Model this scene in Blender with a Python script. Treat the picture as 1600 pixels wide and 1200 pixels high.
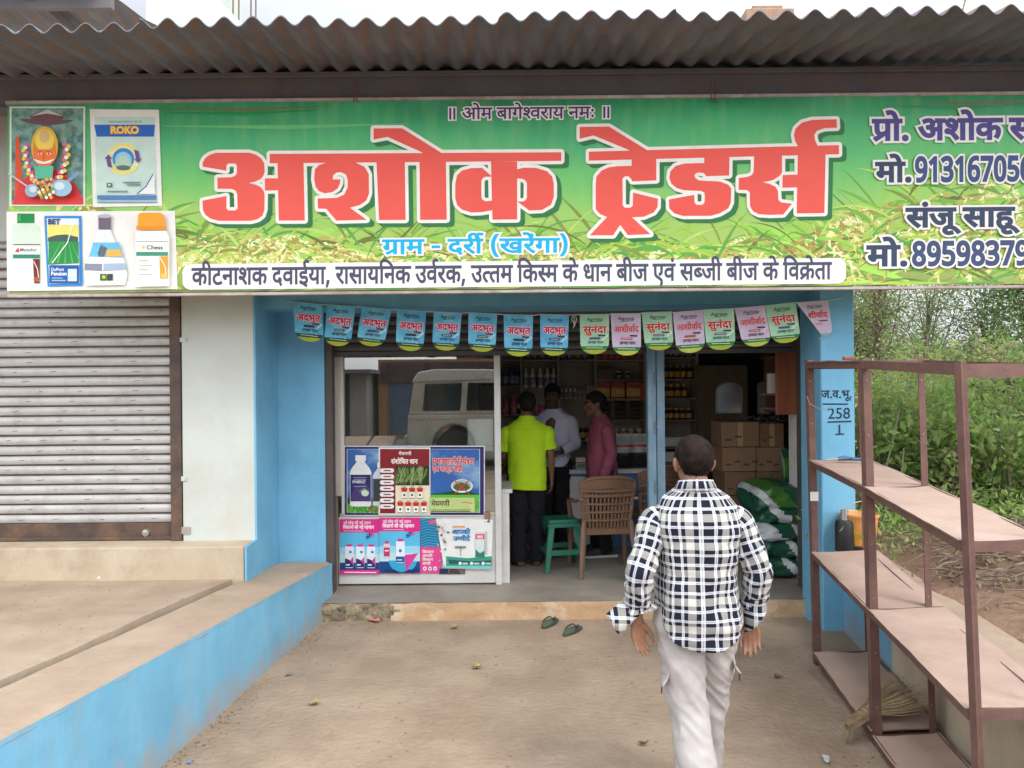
import bpy, bmesh, math, random
import numpy as np
from mathutils import Vector, Matrix, noise
from mathutils import geometry as mgeo

for _o in list(bpy.data.objects):
    bpy.data.objects.remove(_o)
SC = bpy.context.scene
COL = SC.collection
rad = math.radians
RND = random.Random(7)

# ------------------------------------------------------------------ camera
EYE, FPX, ROLL = 1.88, 1200.0, 0.0094
cam = bpy.data.objects.new('camera', bpy.data.cameras.new('camera'))
COL.objects.link(cam)
cam.data.sensor_width = 36.0
cam.data.lens = 36.0 * FPX / 1600.0
cam.data.clip_start = 0.05
cam.data.clip_end = 900
_r = Vector((1, 0, -ROLL)).normalized(); _u = Vector((ROLL, 0, 1)).normalized(); _b = _r.cross(_u)
cam.matrix_world = Matrix(((_r.x, _u.x, _b.x, 0), (_r.y, _u.y, _b.y, 0), (_r.z, _u.z, _b.z, EYE), (0, 0, 0, 1)))
SC.camera = cam

# ------------------------------------------------------------------ sky, sun, exposure
SUN_EL, SUN_AZ = rad(52), rad(128)          # azimuth measured from +x towards +y of the direction the light travels
world = bpy.data.worlds.new('World'); SC.world = world; world.use_nodes = True
_n = world.node_tree.nodes; _l = world.node_tree.links
_bg = _n['Background']
_sky = _n.new('ShaderNodeTexSky'); _sky.sky_type = 'NISHITA'; _sky.sun_disc = False
_sky.sun_elevation = SUN_EL; _sky.sun_rotation = rad(142); _sky.air_density = 1.0; _sky.dust_density = 6.0; _sky.altitude = 300
_tc = _n.new('ShaderNodeTexCoord'); _mp = _n.new('ShaderNodeMapping'); _mp.inputs['Scale'].default_value = (1, 1, 2.5)
_nz = _n.new('ShaderNodeTexNoise'); _nz.inputs['Scale'].default_value = 2.2; _nz.inputs['Detail'].default_value = 6
_cr = _n.new('ShaderNodeMapRange'); _cr.inputs[1].default_value = 0.3; _cr.inputs[2].default_value = 0.62
_cr.inputs[3].default_value = 0.55; _cr.inputs[4].default_value = 0.97
_mx = _n.new('ShaderNodeMix'); _mx.data_type = 'RGBA'
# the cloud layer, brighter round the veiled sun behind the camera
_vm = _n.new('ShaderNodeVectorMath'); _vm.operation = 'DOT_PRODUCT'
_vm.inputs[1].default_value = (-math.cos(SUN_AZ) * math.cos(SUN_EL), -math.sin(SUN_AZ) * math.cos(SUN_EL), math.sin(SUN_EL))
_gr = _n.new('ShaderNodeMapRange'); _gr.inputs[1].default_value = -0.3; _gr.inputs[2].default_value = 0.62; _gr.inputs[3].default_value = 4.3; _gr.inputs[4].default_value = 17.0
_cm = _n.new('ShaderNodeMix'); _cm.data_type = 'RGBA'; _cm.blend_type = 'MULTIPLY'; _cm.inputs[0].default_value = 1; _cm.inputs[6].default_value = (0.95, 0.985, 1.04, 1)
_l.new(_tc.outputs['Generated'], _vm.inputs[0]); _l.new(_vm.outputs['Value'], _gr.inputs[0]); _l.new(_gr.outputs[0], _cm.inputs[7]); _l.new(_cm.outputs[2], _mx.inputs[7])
_l.new(_tc.outputs['Generated'], _mp.inputs['Vector']); _l.new(_mp.outputs[0], _nz.inputs['Vector'])
_l.new(_nz.outputs['Fac'], _cr.inputs[0]); _l.new(_cr.outputs[0], _mx.inputs[0])
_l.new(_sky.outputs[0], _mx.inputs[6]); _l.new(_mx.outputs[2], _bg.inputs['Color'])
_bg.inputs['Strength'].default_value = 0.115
sun = bpy.data.objects.new('sun', bpy.data.lights.new('sun', 'SUN')); COL.objects.link(sun)
sun.data.energy = 0.95; sun.data.angle = rad(16); sun.data.color = (1.0, 0.96, 0.90)
_d = Vector((math.cos(SUN_AZ) * math.cos(SUN_EL), math.sin(SUN_AZ) * math.cos(SUN_EL), -math.sin(SUN_EL)))
sun.rotation_euler = _d.to_track_quat('-Z', 'Y').to_euler()
SC.view_settings.view_transform = 'Standard'
SC.view_settings.look = 'None'
SC.view_settings.gamma = 1.0
SC.view_settings.use_curve_mapping = False
SC.view_settings.exposure = 0.78
SC.cycles.max_bounces = 10; SC.cycles.diffuse_bounces = 6

# ------------------------------------------------------------------ helpers
def P(px, py, d):
    """the point at distance d in front of the shop street, seen at photo pixel px, py"""
    dx, dy = px - 800.0, py - 600.0
    u, v = dx - ROLL * dy, dy + ROLL * dx
    return Vector((u * d / FPX, d, EYE - v * d / FPX))

def tag(o, label=None, cat=None, group=None, kind=None):
    if label: o['label'] = label
    if cat: o['category'] = cat
    if group: o['group'] = group
    if kind: o['kind'] = kind
    return o

def empty(name, loc, label, cat, group=None, rz=0.0):
    o = bpy.data.objects.new(name, None); COL.objects.link(o)
    o.empty_display_size = 0.1
    o.location = loc; o.rotation_euler = (0, 0, rz)
    return tag(o, label, cat, group)

def copy_tree(o, parent=None):
    c = o.copy(); COL.objects.link(c)
    if parent: c.parent = parent
    for ch in list(o.children):
        copy_tree(ch, c)
    return c

# ---- materials
_mats = {}
def mat(name, col, col2=None, scale=6.0, rough=0.7, metal=0.0, bump=0.0, bscale=None, spec=0.5, stretch=(1, 1, 1), contrast=(0.35, 0.65),
        detail=6.0, dirt=None, dscale=1.5, damt=0.5, coat=0.0, coord='Object'):
    if name in _mats: return _mats[name]
    m = bpy.data.materials.new(name); m.use_nodes = True; _mats[name] = m
    nt = m.node_tree; N = nt.nodes; L = nt.links; b = N['Principled BSDF']
    b.inputs['Roughness'].default_value = rough; b.inputs['Metallic'].default_value = metal
    b.inputs['Specular IOR Level'].default_value = spec
    b.inputs['Coat Weight'].default_value = coat
    c4 = lambda c: (c[0], c[1], c[2], 1)
    if col2 is None: col2 = tuple(x * 0.86 for x in col)
    tc = N.new('ShaderNodeTexCoord'); mp = N.new('ShaderNodeMapping'); mp.inputs['Scale'].default_value = stretch
    L.new(tc.outputs[coord], mp.inputs['Vector'])
    nz = N.new('ShaderNodeTexNoise'); nz.inputs['Scale'].default_value = scale; nz.inputs['Detail'].default_value = detail
    nz.inputs['Roughness'].default_value = 0.62
    L.new(mp.outputs[0], nz.inputs['Vector'])
    cr = N.new('ShaderNodeMapRange'); cr.inputs[1].default_value = contrast[0]; cr.inputs[2].default_value = contrast[1]
    L.new(nz.outputs['Fac'], cr.inputs[0])
    mx = N.new('ShaderNodeMix'); mx.data_type = 'RGBA'; mx.inputs[6].default_value = c4(col); mx.inputs[7].default_value = c4(col2)
    L.new(cr.outputs[0], mx.inputs[0]); out = mx.outputs[2]
    if dirt is not None:
        n2 = N.new('ShaderNodeTexNoise'); n2.inputs['Scale'].default_value = dscale; n2.inputs['Detail'].default_value = 8; n2.inputs['Roughness'].default_value = 0.7
        L.new(tc.outputs[coord], n2.inputs['Vector'])
        c2 = N.new('ShaderNodeMapRange'); c2.inputs[1].default_value = 0.48; c2.inputs[2].default_value = 0.72; c2.inputs[4].default_value = damt
        L.new(n2.outputs['Fac'], c2.inputs[0])
        m2 = N.new('ShaderNodeMix'); m2.data_type = 'RGBA'; m2.inputs[7].default_value = c4(dirt)
        L.new(c2.outputs[0], m2.inputs[0]); L.new(out, m2.inputs[6]); out = m2.outputs[2]
    L.new(out, b.inputs['Base Color'])
    if bump > 0:
        n3 = N.new('ShaderNodeTexNoise'); n3.inputs['Scale'].default_value = bscale or scale * 4; n3.inputs['Detail'].default_value = 5
        L.new(mp.outputs[0], n3.inputs['Vector'])
        bp = N.new('ShaderNodeBump'); bp.inputs['Strength'].default_value = bump; bp.inputs['Distance'].default_value = 0.02
        L.new(n3.outputs['Fac'], bp.inputs['Height']); L.new(bp.outputs[0], b.inputs['Normal'])
    return m

def ink(col, rough=0.55):
    """printing ink / paper of one colour, slightly uneven"""
    key = 'print_ink_%02x%02x%02x' % tuple(int(max(0, min(1, c)) * 255) for c in col)
    return mat(key, col, tuple(c * 0.9 for c in col), scale=9, rough=rough, spec=0.3)

def srgb(r, g, b):
    f = lambda c: (c / 255 / 12.92) if c <= 10 else ((c / 255 + 0.055) / 1.055) ** 2.4
    return (f(r), f(g), f(b))

# ---- mesh builder
class MB:
    def __init__(s): s.v = []; s.f = []; s.m = []; s.uv = {}
    def add(s, vs, fs, mi=0):
        o = len(s.v); s.v += [tuple(v) for v in vs]
        for f in fs: s.f.append(tuple(i + o for i in f)); s.m.append(mi)
        return s
    def box(s, lo, hi, mi=0):
        x0, y0, z0 = lo; x1, y1, z1 = hi
        return s.add([(x0, y0, z0), (x1, y0, z0), (x1, y1, z0), (x0, y1, z0), (x0, y0, z1), (x1, y0, z1), (x1, y1, z1), (x0, y1, z1)],
                     [(0, 3, 2, 1), (4, 5, 6, 7), (0, 1, 5, 4), (1, 2, 6, 5), (2, 3, 7, 6), (3, 0, 4, 7)], mi)
    def hexa(s, a, mi=0):       # eight corners: bottom ring, top ring
        return s.add(a, [(0, 3, 2, 1), (4, 5, 6, 7), (0, 1, 5, 4), (1, 2, 6, 5), (2, 3, 7, 6), (3, 0, 4, 7)], mi)
    def prism(s, poly, axis, a, b, mi=0):
        """extrude a 2D polygon along axis 'x','y','z' from a to b"""
        def mk(p, t): return {'x': (t, p[0], p[1]), 'y': (p[0], t, p[1]), 'z': (p[0], p[1], t)}[axis]
        n = len(poly); vs = [mk(p, a) for p in poly] + [mk(p, b) for p in poly]
        fs = [tuple(range(n))[::-1], tuple(range(n, 2 * n))] + [(i, (i + 1) % n, n + (i + 1) % n, n + i) for i in range(n)]
        return s.add(vs, fs, mi)
    def bar(s, a, b, w, h=None, mi=0, up=(0, 0, 1)):
        a = Vector(a); b = Vector(b); h = h or w; d = (b - a).normalized(); u = Vector(up)
        if abs(d.dot(u)) > 0.98: u = Vector((0, 1, 0))
        r = d.cross(u).normalized() * w / 2; u2 = r.cross(d).normalized() * h / 2
        return s.hexa([a - r - u2, a + r - u2, b + r - u2, b - r - u2, a - r + u2, a + r + u2, b + r + u2, b - r + u2], mi)
    def tube(s, pts, r, n=8, mi=0, cap=True, flat=1.0):
        pts = [Vector(p) for p in pts]; k = len(pts)
        rs = r if isinstance(r, (list, tuple)) else [r] * k
        rings = []; prev = None
        for i, p in enumerate(pts):
            d = (pts[min(i + 1, k - 1)] - pts[max(i - 1, 0)])
            if d.length < 1e-9: d = Vector((0, 0, 1))
            d.normalize()
            if prev is None:
                u = Vector((0, 0, 1)) if abs(d.z) < 0.9 else Vector((0, 1, 0))
                u = (u - d * u.dot(d)).normalized()
            else:
                u = (prev - d * prev.dot(d)).normalized()
            prev = u; w = d.cross(u)
            rings.append([p + (u * math.cos(2 * math.pi * j / n) * flat + w * math.sin(2 * math.pi * j / n)) * rs[i] for j in range(n)])
        vs = [v for g in rings for v in g]
        fs = [(i * n + j, i * n + (j + 1) % n, (i + 1) * n + (j + 1) % n, (i + 1) * n + j) for i in range(k - 1) for j in range(n)]
        if cap: fs += [tuple(range(n))[::-1], tuple((k - 1) * n + j for j in range(n))]
        return s.add(vs, fs, mi)
    def lathe(s, prof, c=(0, 0, 0), n=16, mi=0, sx=1.0, sy=1.0, cap=True):
        k = len(prof); vs = []
        for r, z in prof:
            for j in range(n):
                a = 2 * math.pi * j / n
                vs.append((c[0] + r * math.cos(a) * sx, c[1] + r * math.sin(a) * sy, c[2] + z))
        fs = [(i * n + j, i * n + (j + 1) % n, (i + 1) * n + (j + 1) % n, (i + 1) * n + j) for i in range(k - 1) for j in range(n)]
        if cap: fs += [tuple(range(n))[::-1], tuple((k - 1) * n + j for j in range(n))]
        return s.add(vs, fs, mi)
    def sphere(s, c, r, n=12, k=8, mi=0):
        if not isinstance(r, (tuple, list)): r = (r, r, r)
        vs = [(c[0], c[1], c[2] - r[2])]
        for i in range(1, k):
            t = math.pi * i / k - math.pi / 2
            for j in range(n):
                a = 2 * math.pi * j / n
                vs.append((c[0] + r[0] * math.cos(t) * math.cos(a), c[1] + r[1] * math.cos(t) * math.sin(a), c[2] + r[2] * math.sin(t)))
        vs.append((c[0], c[1], c[2] + r[2])); e = len(vs) - 1
        fs = [(0, 1 + (j + 1) % n, 1 + j) for j in range(n)] + [(e, e - n + j, e - n + (j + 1) % n) for j in range(n)]
        fs += [(1 + i * n + j, 1 + i * n + (j + 1) % n, 1 + (i + 1) * n + (j + 1) % n, 1 + (i + 1) * n + j) for i in range(k - 2) for j in range(n)]
        return s.add(vs, fs, mi)
    def grid(s, fn, nu, nv, mi=0, wrap=False):
        """fn(u, v) with u, v in 0..1"""
        vs = [fn(i / (nu if wrap else nu - 1), j / (nv - 1)) for j in range(nv) for i in range(nu)]
        fs = []
        for j in range(nv - 1):
            for i in range(nu if wrap else nu - 1):
                i2 = (i + 1) % nu
                fs.append((j * nu + i, j * nu + i2, (j + 1) * nu + i2, (j + 1) * nu + i))
        return s.add(vs, fs, mi)
    def build(s, name, mats, parent=None, smooth=False, bevel=0.0, segs=1, loc=None, angle=40, uv=None):
        me = bpy.data.meshes.new(name); me.from_pydata(s.v, [], s.f)
        if not isinstance(mats, (list, tuple)): mats = [mats]
        for m in mats: me.materials.append(m)
        me.polygons.foreach_set('material_index', s.m)
        if uv is not None:
            lay = me.uv_layers.new(name='UVMap')
            idx = np.empty(len(me.loops), dtype=np.int32); me.loops.foreach_get('vertex_index', idx)
            lay.data.foreach_set('uv', np.asarray(uv, dtype=np.float32)[idx].ravel())
        if bevel > 0:
            bm = bmesh.new(); bm.from_mesh(me)
            bmesh.ops.remove_doubles(bm, verts=bm.verts, dist=1e-6)
            es = [e for e in bm.edges if len(e.link_faces) == 2 and e.calc_face_angle(0) > rad(30)]
            bmesh.ops.bevel(bm, geom=es, offset=bevel, segments=segs, affect='EDGES', profile=0.6, clamp_overlap=True)
            bm.to_mesh(me); bm.free()
        if smooth:
            me.polygons.foreach_set('use_smooth', [True] * len(me.polygons))
            me.set_sharp_from_angle(angle=rad(angle))
        me.validate(); me.update()
        o = bpy.data.objects.new(name, me); COL.objects.link(o)
        if parent: o.parent = parent
        if loc is not None: o.location = loc
        return o
# outlines of the letters used by the signs: advance, then closed outlines as x,y,x,y...
GLYPHS = [
(599, [[414,622,495,622,495,0,414,0], [194,622,275,622,275,0,194,0]]),
(1023, [[470,218,465,175,450,141,424,114,392,95,354,84,312,80,257,87,206,108,159,144,115,196,71,267,29,356,100,382,129,316,160,260,193,214,228,180,265,160,305,153,340,157,367,170,385,193,391,227,386,262,370,293,347,321,318,347,260,341,255,411,296,415,328,423,352,435,373,461,380,494,374,525,356,546,331,558,302,562,267,560,235,552,171,525,146,594,175,608,210,620,252,629,298,632,346,628,386,615,418,593,441,565,454,532,459,495,452,447,429,407,392,375,412,355,486,350,543,353,594,363,594,551,521,551,521,622,1038,622,1038,551,934,551,934,0,853,0,853,551,675,551,675,0,594,0,594,290,547,282,498,279,479,280,455,282,466,251], [854,615,833,686,812,740,791,778,767,804,740,818,708,823,669,818,638,809,614,882,656,892,705,896,755,890,798,870,836,836,870,784,900,711,929,615]]),
(598, [[509,551,509,0,428,0,428,250,207,250,207,213,203,185,192,166,177,155,159,151,140,154,119,164,80,196,50,237,42,258,39,278,42,295,52,308,71,318,100,321,126,321,126,551,0,551,0,622,612,622,612,551], [428,551,207,551,207,321,428,321]]),
(571, [[585,551,482,551,482,0,401,0,401,165,371,148,336,132,293,122,241,118,188,123,140,139,101,164,71,198,52,238,46,286,53,339,73,383,106,418,151,444,204,459,265,464,299,462,338,459,369,454,363,385,318,392,268,395,230,392,365,224,401,256,401,551,0,551,0,622,585,622], [127,287,131,255,142,229,160,210,198,190,242,184,276,187,308,195,168,370,145,348,132,321]]),
(259, [[170,551,170,0,89,0,89,551,0,551,0,622,273,622,273,551]]),
(563, [[208,551,208,234,205,211,196,193,180,182,160,178,134,183,106,199,81,222,60,250,46,280,41,308,44,329,54,345,73,356,102,359,127,359,127,551,0,551,0,622,578,622,578,551,474,551,474,0,393,0,393,551]]),
(0, [[-169,615,-190,686,-210,740,-232,778,-256,804,-283,818,-315,823,-354,818,-385,809,-409,882,-367,892,-318,896,-268,890,-224,870,-187,836,-154,784,-123,711,-94,615]]),
(407, [[122,189,90,193,64,206,46,227,40,255,44,280,58,299,78,310,104,314,142,306,164,295,191,276,236,299,273,335,291,366,301,402,305,443,302,478,292,508,276,532,254,551,228,562,199,566,172,563,153,552,142,537,138,516,140,500,148,484,162,467,186,454,221,444,270,440,253,370,196,378,149,394,112,418,87,447,71,480,66,517,70,549,82,577,102,600,129,618,163,628,204,632,250,627,292,610,329,584,358,546,378,499,384,440,375,374,350,312,324,276,292,246,254,221,341,134,380,88,414,43,350,-1,301,65,258,118,217,160,179,194]]),
(556, [[571,551,467,551,467,0,387,0,387,165,358,148,324,132,282,122,233,118,182,123,137,139,99,164,70,198,52,238,46,286,52,339,72,383,104,418,146,444,196,459,255,464,288,462,326,459,354,454,349,381,306,388,259,391,221,388,188,379,162,364,143,343,131,318,127,287,131,256,141,231,158,212,193,194,235,188,283,194,324,210,359,234,387,260,387,551,0,551,0,622,571,622]]),
(409, [[395,42,341,-12,230,87,181,136,138,181,102,222,75,256,57,284,46,305,40,340,44,358,55,376,75,389,104,393,127,390,148,382,165,368,181,349,215,372,238,399,252,431,256,468,251,514,239,551,0,551,0,622,424,622,424,551,320,551,332,510,336,458,330,407,314,365,288,330,254,300,213,276,167,254,216,201,272,146]]),
(580, [[595,622,595,551,491,551,491,0,410,0,410,179,379,162,343,146,301,136,253,132,197,139,148,159,108,192,75,237,52,291,38,353,92,369,130,390,147,407,157,430,160,457,157,484,148,509,123,551,0,551,0,622], [129,301,152,258,180,228,215,209,259,203,306,208,346,224,380,247,410,274,410,551,211,551,233,498,240,445,233,396,212,355,178,324]]),
(555, [[0,622,569,622,569,551,466,551,466,0,385,0,385,298,204,298,204,244,200,220,190,202,174,192,153,188,128,193,102,209,77,232,56,260,42,290,37,318,40,339,50,355,69,366,98,369,385,369,385,551,0,551]]),
(272, [[78,435,82,459,96,480,116,494,139,499,162,494,182,480,196,459,200,435,196,411,182,390,162,376,139,371,116,376,96,390,82,411], [78,118,82,142,96,163,116,177,139,182,162,177,182,163,196,142,200,118,196,94,182,73,162,59,139,54,116,59,96,73,82,94]]),
(563, [[172,-24,125,43,393,205,393,551,208,551,208,234,205,211,196,193,180,182,160,178,134,183,106,199,81,222,60,250,46,280,41,308,44,329,54,345,73,356,102,359,127,359,127,551,0,551,0,622,578,622,578,551,474,551,474,0,393,0,393,122]]),
(340, [[49,338,291,338,291,256,49,256]]),
(520, [[413,-58,373,11,356,44,342,73,316,70,287,68,202,78,162,92,124,112,92,140,68,176,51,219,46,272,50,313,62,348,79,377,102,401,139,426,183,443,234,453,290,456,295,456,295,551,0,551,0,622,534,622,534,551,376,551,376,385,327,385,275,383,234,378,201,369,173,355,153,338,138,317,129,292,126,262,130,229,144,200,166,174,197,155,237,144,287,140,299,140,312,141,306,176,311,206,327,226,349,236,373,240,411,234,438,216,455,190,461,162,457,134,446,112,430,97,410,86,438,36,457,9,480,-24]]),
(259, [[-185,615,-211,682,-220,748,-215,789,-201,824,-178,854,-146,878,-107,891,-61,896,-6,889,39,868,76,831,108,778,136,709,163,622,273,622,273,551,170,551,170,0,89,0,89,551,0,551,0,622,87,622,68,685,49,736,28,776,5,803,-23,820,-57,825,-92,819,-118,800,-134,771,-139,733,-136,701,-129,672,-105,615]]),
(0, [[-190,615,-226,688,-236,726,-240,762,-235,803,-220,836,-196,862,-163,881,-127,892,-85,896,-26,890,21,872,-1,806,-37,821,-78,827,-113,821,-139,804,-155,779,-160,747,-157,714,-146,682,-130,650,-108,615]]),
(354, [[213,-165,167,-93,131,-15,103,68,77,201,68,337,77,474,102,604,130,685,167,761,213,832,294,832,252,759,217,681,190,599,162,470,153,336,162,204,189,74,217,-11,252,-90,295,-165]]),
(818, [[729,551,729,0,648,0,648,45,611,28,572,16,488,7,417,13,348,31,282,60,216,104,150,164,85,239,62,271,49,296,42,318,40,338,44,358,55,376,75,389,104,393,127,390,148,382,165,368,181,350,199,372,210,398,217,458,214,508,201,551,0,551,0,622,833,622,833,551], [534,232,568,236,598,246,625,262,648,280,648,551,281,551,294,509,298,458,294,407,282,364,263,328,221,285,166,253,238,179,314,124,368,99,426,84,490,79,532,82,572,89,610,102,648,122,648,198,623,185,593,174,559,166,521,164,476,169,436,184,403,207,378,238,361,276,356,319,361,364,377,402,404,432,439,455,482,468,531,473,550,472,575,470,599,467,616,463,610,394,576,401,540,404,497,398,464,382,444,354,437,316,440,290,449,269,464,252,496,237]]),
(0, [[-185,772,-181,794,-168,813,-151,826,-130,830,-109,826,-91,813,-79,794,-75,772,-79,750,-91,731,-109,718,-130,714,-151,718,-168,731,-181,750]]),
(354, [[60,-165,102,-92,136,-14,164,69,191,198,200,330,191,463,164,594,137,678,102,757,59,832,141,832,187,760,223,682,251,598,277,465,286,329,277,193,251,63,223,-19,187,-95,141,-165]]),
(762, [[777,551,452,551,452,349,486,377,525,393,569,399,610,394,645,381,675,358,698,326,711,286,716,239,712,192,701,141,681,90,651,39,579,80,602,114,620,154,632,196,636,237,631,278,616,307,593,324,562,330,526,322,489,298,452,258,452,0,371,0,371,174,344,154,312,136,272,122,226,118,180,123,138,137,100,161,71,194,52,238,46,290,52,340,70,382,101,417,141,443,189,459,244,464,296,460,321,457,339,454,333,381,292,388,249,391,213,388,183,379,159,365,141,345,131,321,127,292,130,260,141,234,158,214,190,194,228,188,270,193,306,209,340,232,371,260,371,551,0,551,0,622,777,622]]),
(504, [[519,551,371,551,371,349,316,349,272,347,236,341,206,331,181,318,150,290,132,255,126,215,132,171,148,136,173,108,206,89,243,78,283,74,333,77,375,86,414,101,455,121,482,47,437,29,388,14,338,3,286,0,221,6,162,26,114,58,77,101,60,136,49,176,46,220,50,261,61,298,80,330,119,369,170,397,227,414,288,420,290,420,290,551,0,551,0,622,519,622]]),
(680, [[122,189,90,193,64,206,46,227,40,255,44,280,58,299,78,310,104,314,142,306,164,295,191,276,236,299,273,335,291,366,301,402,305,443,302,478,292,508,276,532,254,551,228,562,199,566,172,563,153,552,142,537,138,516,140,500,148,484,162,467,186,454,221,444,270,440,253,370,196,378,149,394,112,418,87,447,71,480,66,517,70,549,82,577,102,600,129,618,163,628,204,632,250,627,292,610,329,584,358,546,378,499,384,440,375,374,350,312,324,276,292,246,254,221,341,134,380,88,414,43,350,-1,301,65,258,118,217,160,179,194], [591,551,591,0,510,0,510,551,421,551,421,622,695,622,695,551]]),
(491, [[271,222,213,215,161,197,118,228,82,263,58,304,50,352,52,378,60,400,72,418,87,433,112,448,141,458,176,463,221,465,314,465,314,551,0,551,0,622,505,622,505,551,395,551,395,394,211,394,184,393,167,391,145,381,134,366,130,347,134,325,144,306,174,277,222,290,275,294,322,290,363,277,398,256,425,228,442,194,447,154,442,114,429,80,406,52,374,30,335,14,289,4,350,-19,415,-40,382,-110,273,-56,176,1,123,7,82,18,63,30,52,46,48,65,51,85,62,102,78,112,101,116,121,113,142,106,166,91,194,70,219,68,262,70,298,77,328,88,349,105,362,126,366,153,360,182,342,204,312,218], [293,615,258,688,247,726,243,762,248,803,263,836,288,862,320,881,356,892,398,896,457,890,504,872,482,806,446,821,405,827,370,821,344,804,328,779,323,747,326,714,336,682,353,650,375,615]]),
(268, [[46,-129,74,-3,86,60,95,116,192,116,199,105,183,50,162,-11,113,-129]]),
(676, [[587,551,587,0,506,0,506,266,448,254,416,252,380,251,337,253,292,258,248,267,212,277,167,253,212,200,264,146,380,42,326,-12,220,87,174,136,133,181,99,222,73,256,55,284,46,305,40,340,44,358,55,376,75,389,104,393,127,390,148,382,165,368,181,350,199,372,210,398,217,458,212,512,201,551,0,551,0,622,691,622,691,551], [369,322,440,326,506,339,506,551,281,551,293,511,297,486,298,458,296,419,288,385,277,356,262,333,315,325]]),
(259, [[89,551,0,551,0,622,80,622,60,669,55,695,53,724,59,773,79,814,111,849,154,875,206,891,266,896,356,888,440,862,516,820,585,763,648,695,704,615,620,615,542,706,459,772,373,811,283,824,240,821,203,811,174,794,152,772,138,746,134,714,136,686,144,662,165,622,273,622,273,551,170,551,170,0,89,0]]),
(548, [[0,622,563,622,563,551,453,551,477,510,485,464,476,409,450,364,406,328,440,293,470,254,492,207,499,152,493,106,476,68,450,38,415,17,374,4,328,0,272,8,220,30,169,71,120,130,74,210,29,313,100,338,129,265,162,200,196,148,234,108,276,82,320,74,357,79,388,92,402,108,411,131,414,160,408,199,392,236,365,269,329,301,264,294,259,364,304,368,341,376,368,390,388,409,400,433,404,463,400,491,389,516,372,536,351,551,0,551]]),
(349, [[0,622,363,622,363,551,0,551], [45,242,48,275,58,305,74,330,93,351,125,373,163,388,211,396,272,399,380,399,380,328,291,328,238,326,200,322,172,313,150,299,132,274,126,237,135,189,163,142,208,94,271,40,217,-12,132,68,96,109,68,151,51,195]]),
(570, [[481,551,481,0,400,0,400,328,291,328,238,326,200,322,172,313,150,299,132,274,126,237,135,189,163,142,208,94,271,40,217,-12,132,68,96,109,68,151,51,195,45,242,48,275,58,305,74,330,93,351,125,373,163,388,211,396,272,399,400,399,400,551,0,551,0,622,584,622,584,551]]),
(389, [[369,322,425,324,478,332,486,260,435,253,380,251,337,253,292,258,248,267,212,277,167,253,212,200,264,146,380,42,326,-12,220,87,174,136,133,181,99,222,73,256,55,284,46,305,40,340,44,358,55,376,75,389,104,393,127,390,148,382,165,368,181,350,199,372,210,398,217,458,212,512,201,551,0,551,0,622,403,622,403,551,281,551,293,511,297,486,298,458,296,419,288,385,277,356,262,333,315,325]]),
(615, [[630,551,526,551,526,0,445,0,445,150,413,132,378,116,336,106,283,103,235,108,193,121,158,144,132,173,116,209,111,251,120,303,132,327,148,348,105,370,72,402,55,427,45,458,42,493,47,531,60,564,83,592,113,614,147,628,187,632,236,625,276,604,295,583,307,559,311,531,301,486,271,443,210,482,226,504,230,526,220,554,206,565,184,568,158,562,136,546,121,521,116,489,120,460,132,438,149,421,172,409,223,397,254,403,288,405,312,404,333,402,326,332,312,333,298,333,253,328,220,312,198,288,191,254,198,218,220,193,252,178,292,173,341,178,382,194,416,218,445,245,445,551,383,551,383,622,630,622]]),
(742, [[653,551,653,0,572,0,572,370,435,370,400,371,378,373,410,340,436,303,452,262,458,218,453,176,438,141,414,114,384,95,348,84,310,80,258,88,209,110,162,151,117,212,88,264,59,327,31,401,102,426,133,344,165,276,198,222,232,184,268,161,306,153,335,157,358,170,374,193,379,227,371,270,348,310,314,346,273,377,302,441,572,441,572,551,0,551,0,622,757,622,757,551]]),
(553, [[568,551,474,551,474,380,472,334,466,299,456,271,441,246,411,219,372,201,323,192,307,266,344,276,370,292,380,305,388,322,392,345,393,380,393,551,160,551,160,353,161,311,163,278,168,252,176,230,188,212,206,196,230,179,260,160,370,98,424,63,460,30,479,-7,486,-53,482,-92,470,-128,454,-160,439,-184,367,-142,392,-100,400,-77,403,-55,401,-37,395,-22,383,-6,363,10,333,31,290,56,203,106,167,129,136,154,112,180,95,212,83,256,79,316,79,551,0,551,0,622,568,622]]),
(401, [[0,622,416,622,416,551,0,551], [439,193,399,164,354,140,302,124,241,118,188,123,140,139,101,164,71,198,52,238,46,286,53,339,73,383,106,418,151,444,204,459,265,464,299,462,338,459,369,454,363,385,318,392,268,395,230,392,365,225,384,240,401,256], [127,287,131,255,142,229,160,210,198,190,242,184,276,187,308,195,168,370,145,348,132,321]]),
(762, [[46,53,174,127,124,146,83,180,62,210,50,247,46,290,52,340,70,382,101,417,141,443,189,459,244,464,296,460,321,457,339,454,333,381,292,388,249,391,213,388,183,379,159,365,141,345,131,321,127,292,130,260,141,234,158,214,190,194,228,188,270,193,306,209,340,232,371,260,371,551,0,551,0,622,777,622,777,551,452,551,452,350,478,370,506,386,536,396,569,399,610,394,645,381,675,358,698,326,711,286,716,239,712,192,701,141,681,90,651,39,579,80,602,114,620,154,632,196,636,237,631,278,616,307,593,324,562,330,535,325,508,312,480,289,452,258,452,0,371,0,371,173,353,160,331,146,93,-12]]),
(568, [[45,53,214,153,166,168,128,194,106,223,91,258,82,301,79,358,79,551,0,551,0,622,583,622,583,551,479,551,479,0,398,0,398,193,92,-13], [398,551,160,551,160,369,161,332,163,304,167,282,172,266,190,240,220,223,262,217,300,222,337,236,370,256,398,280]]),
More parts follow.
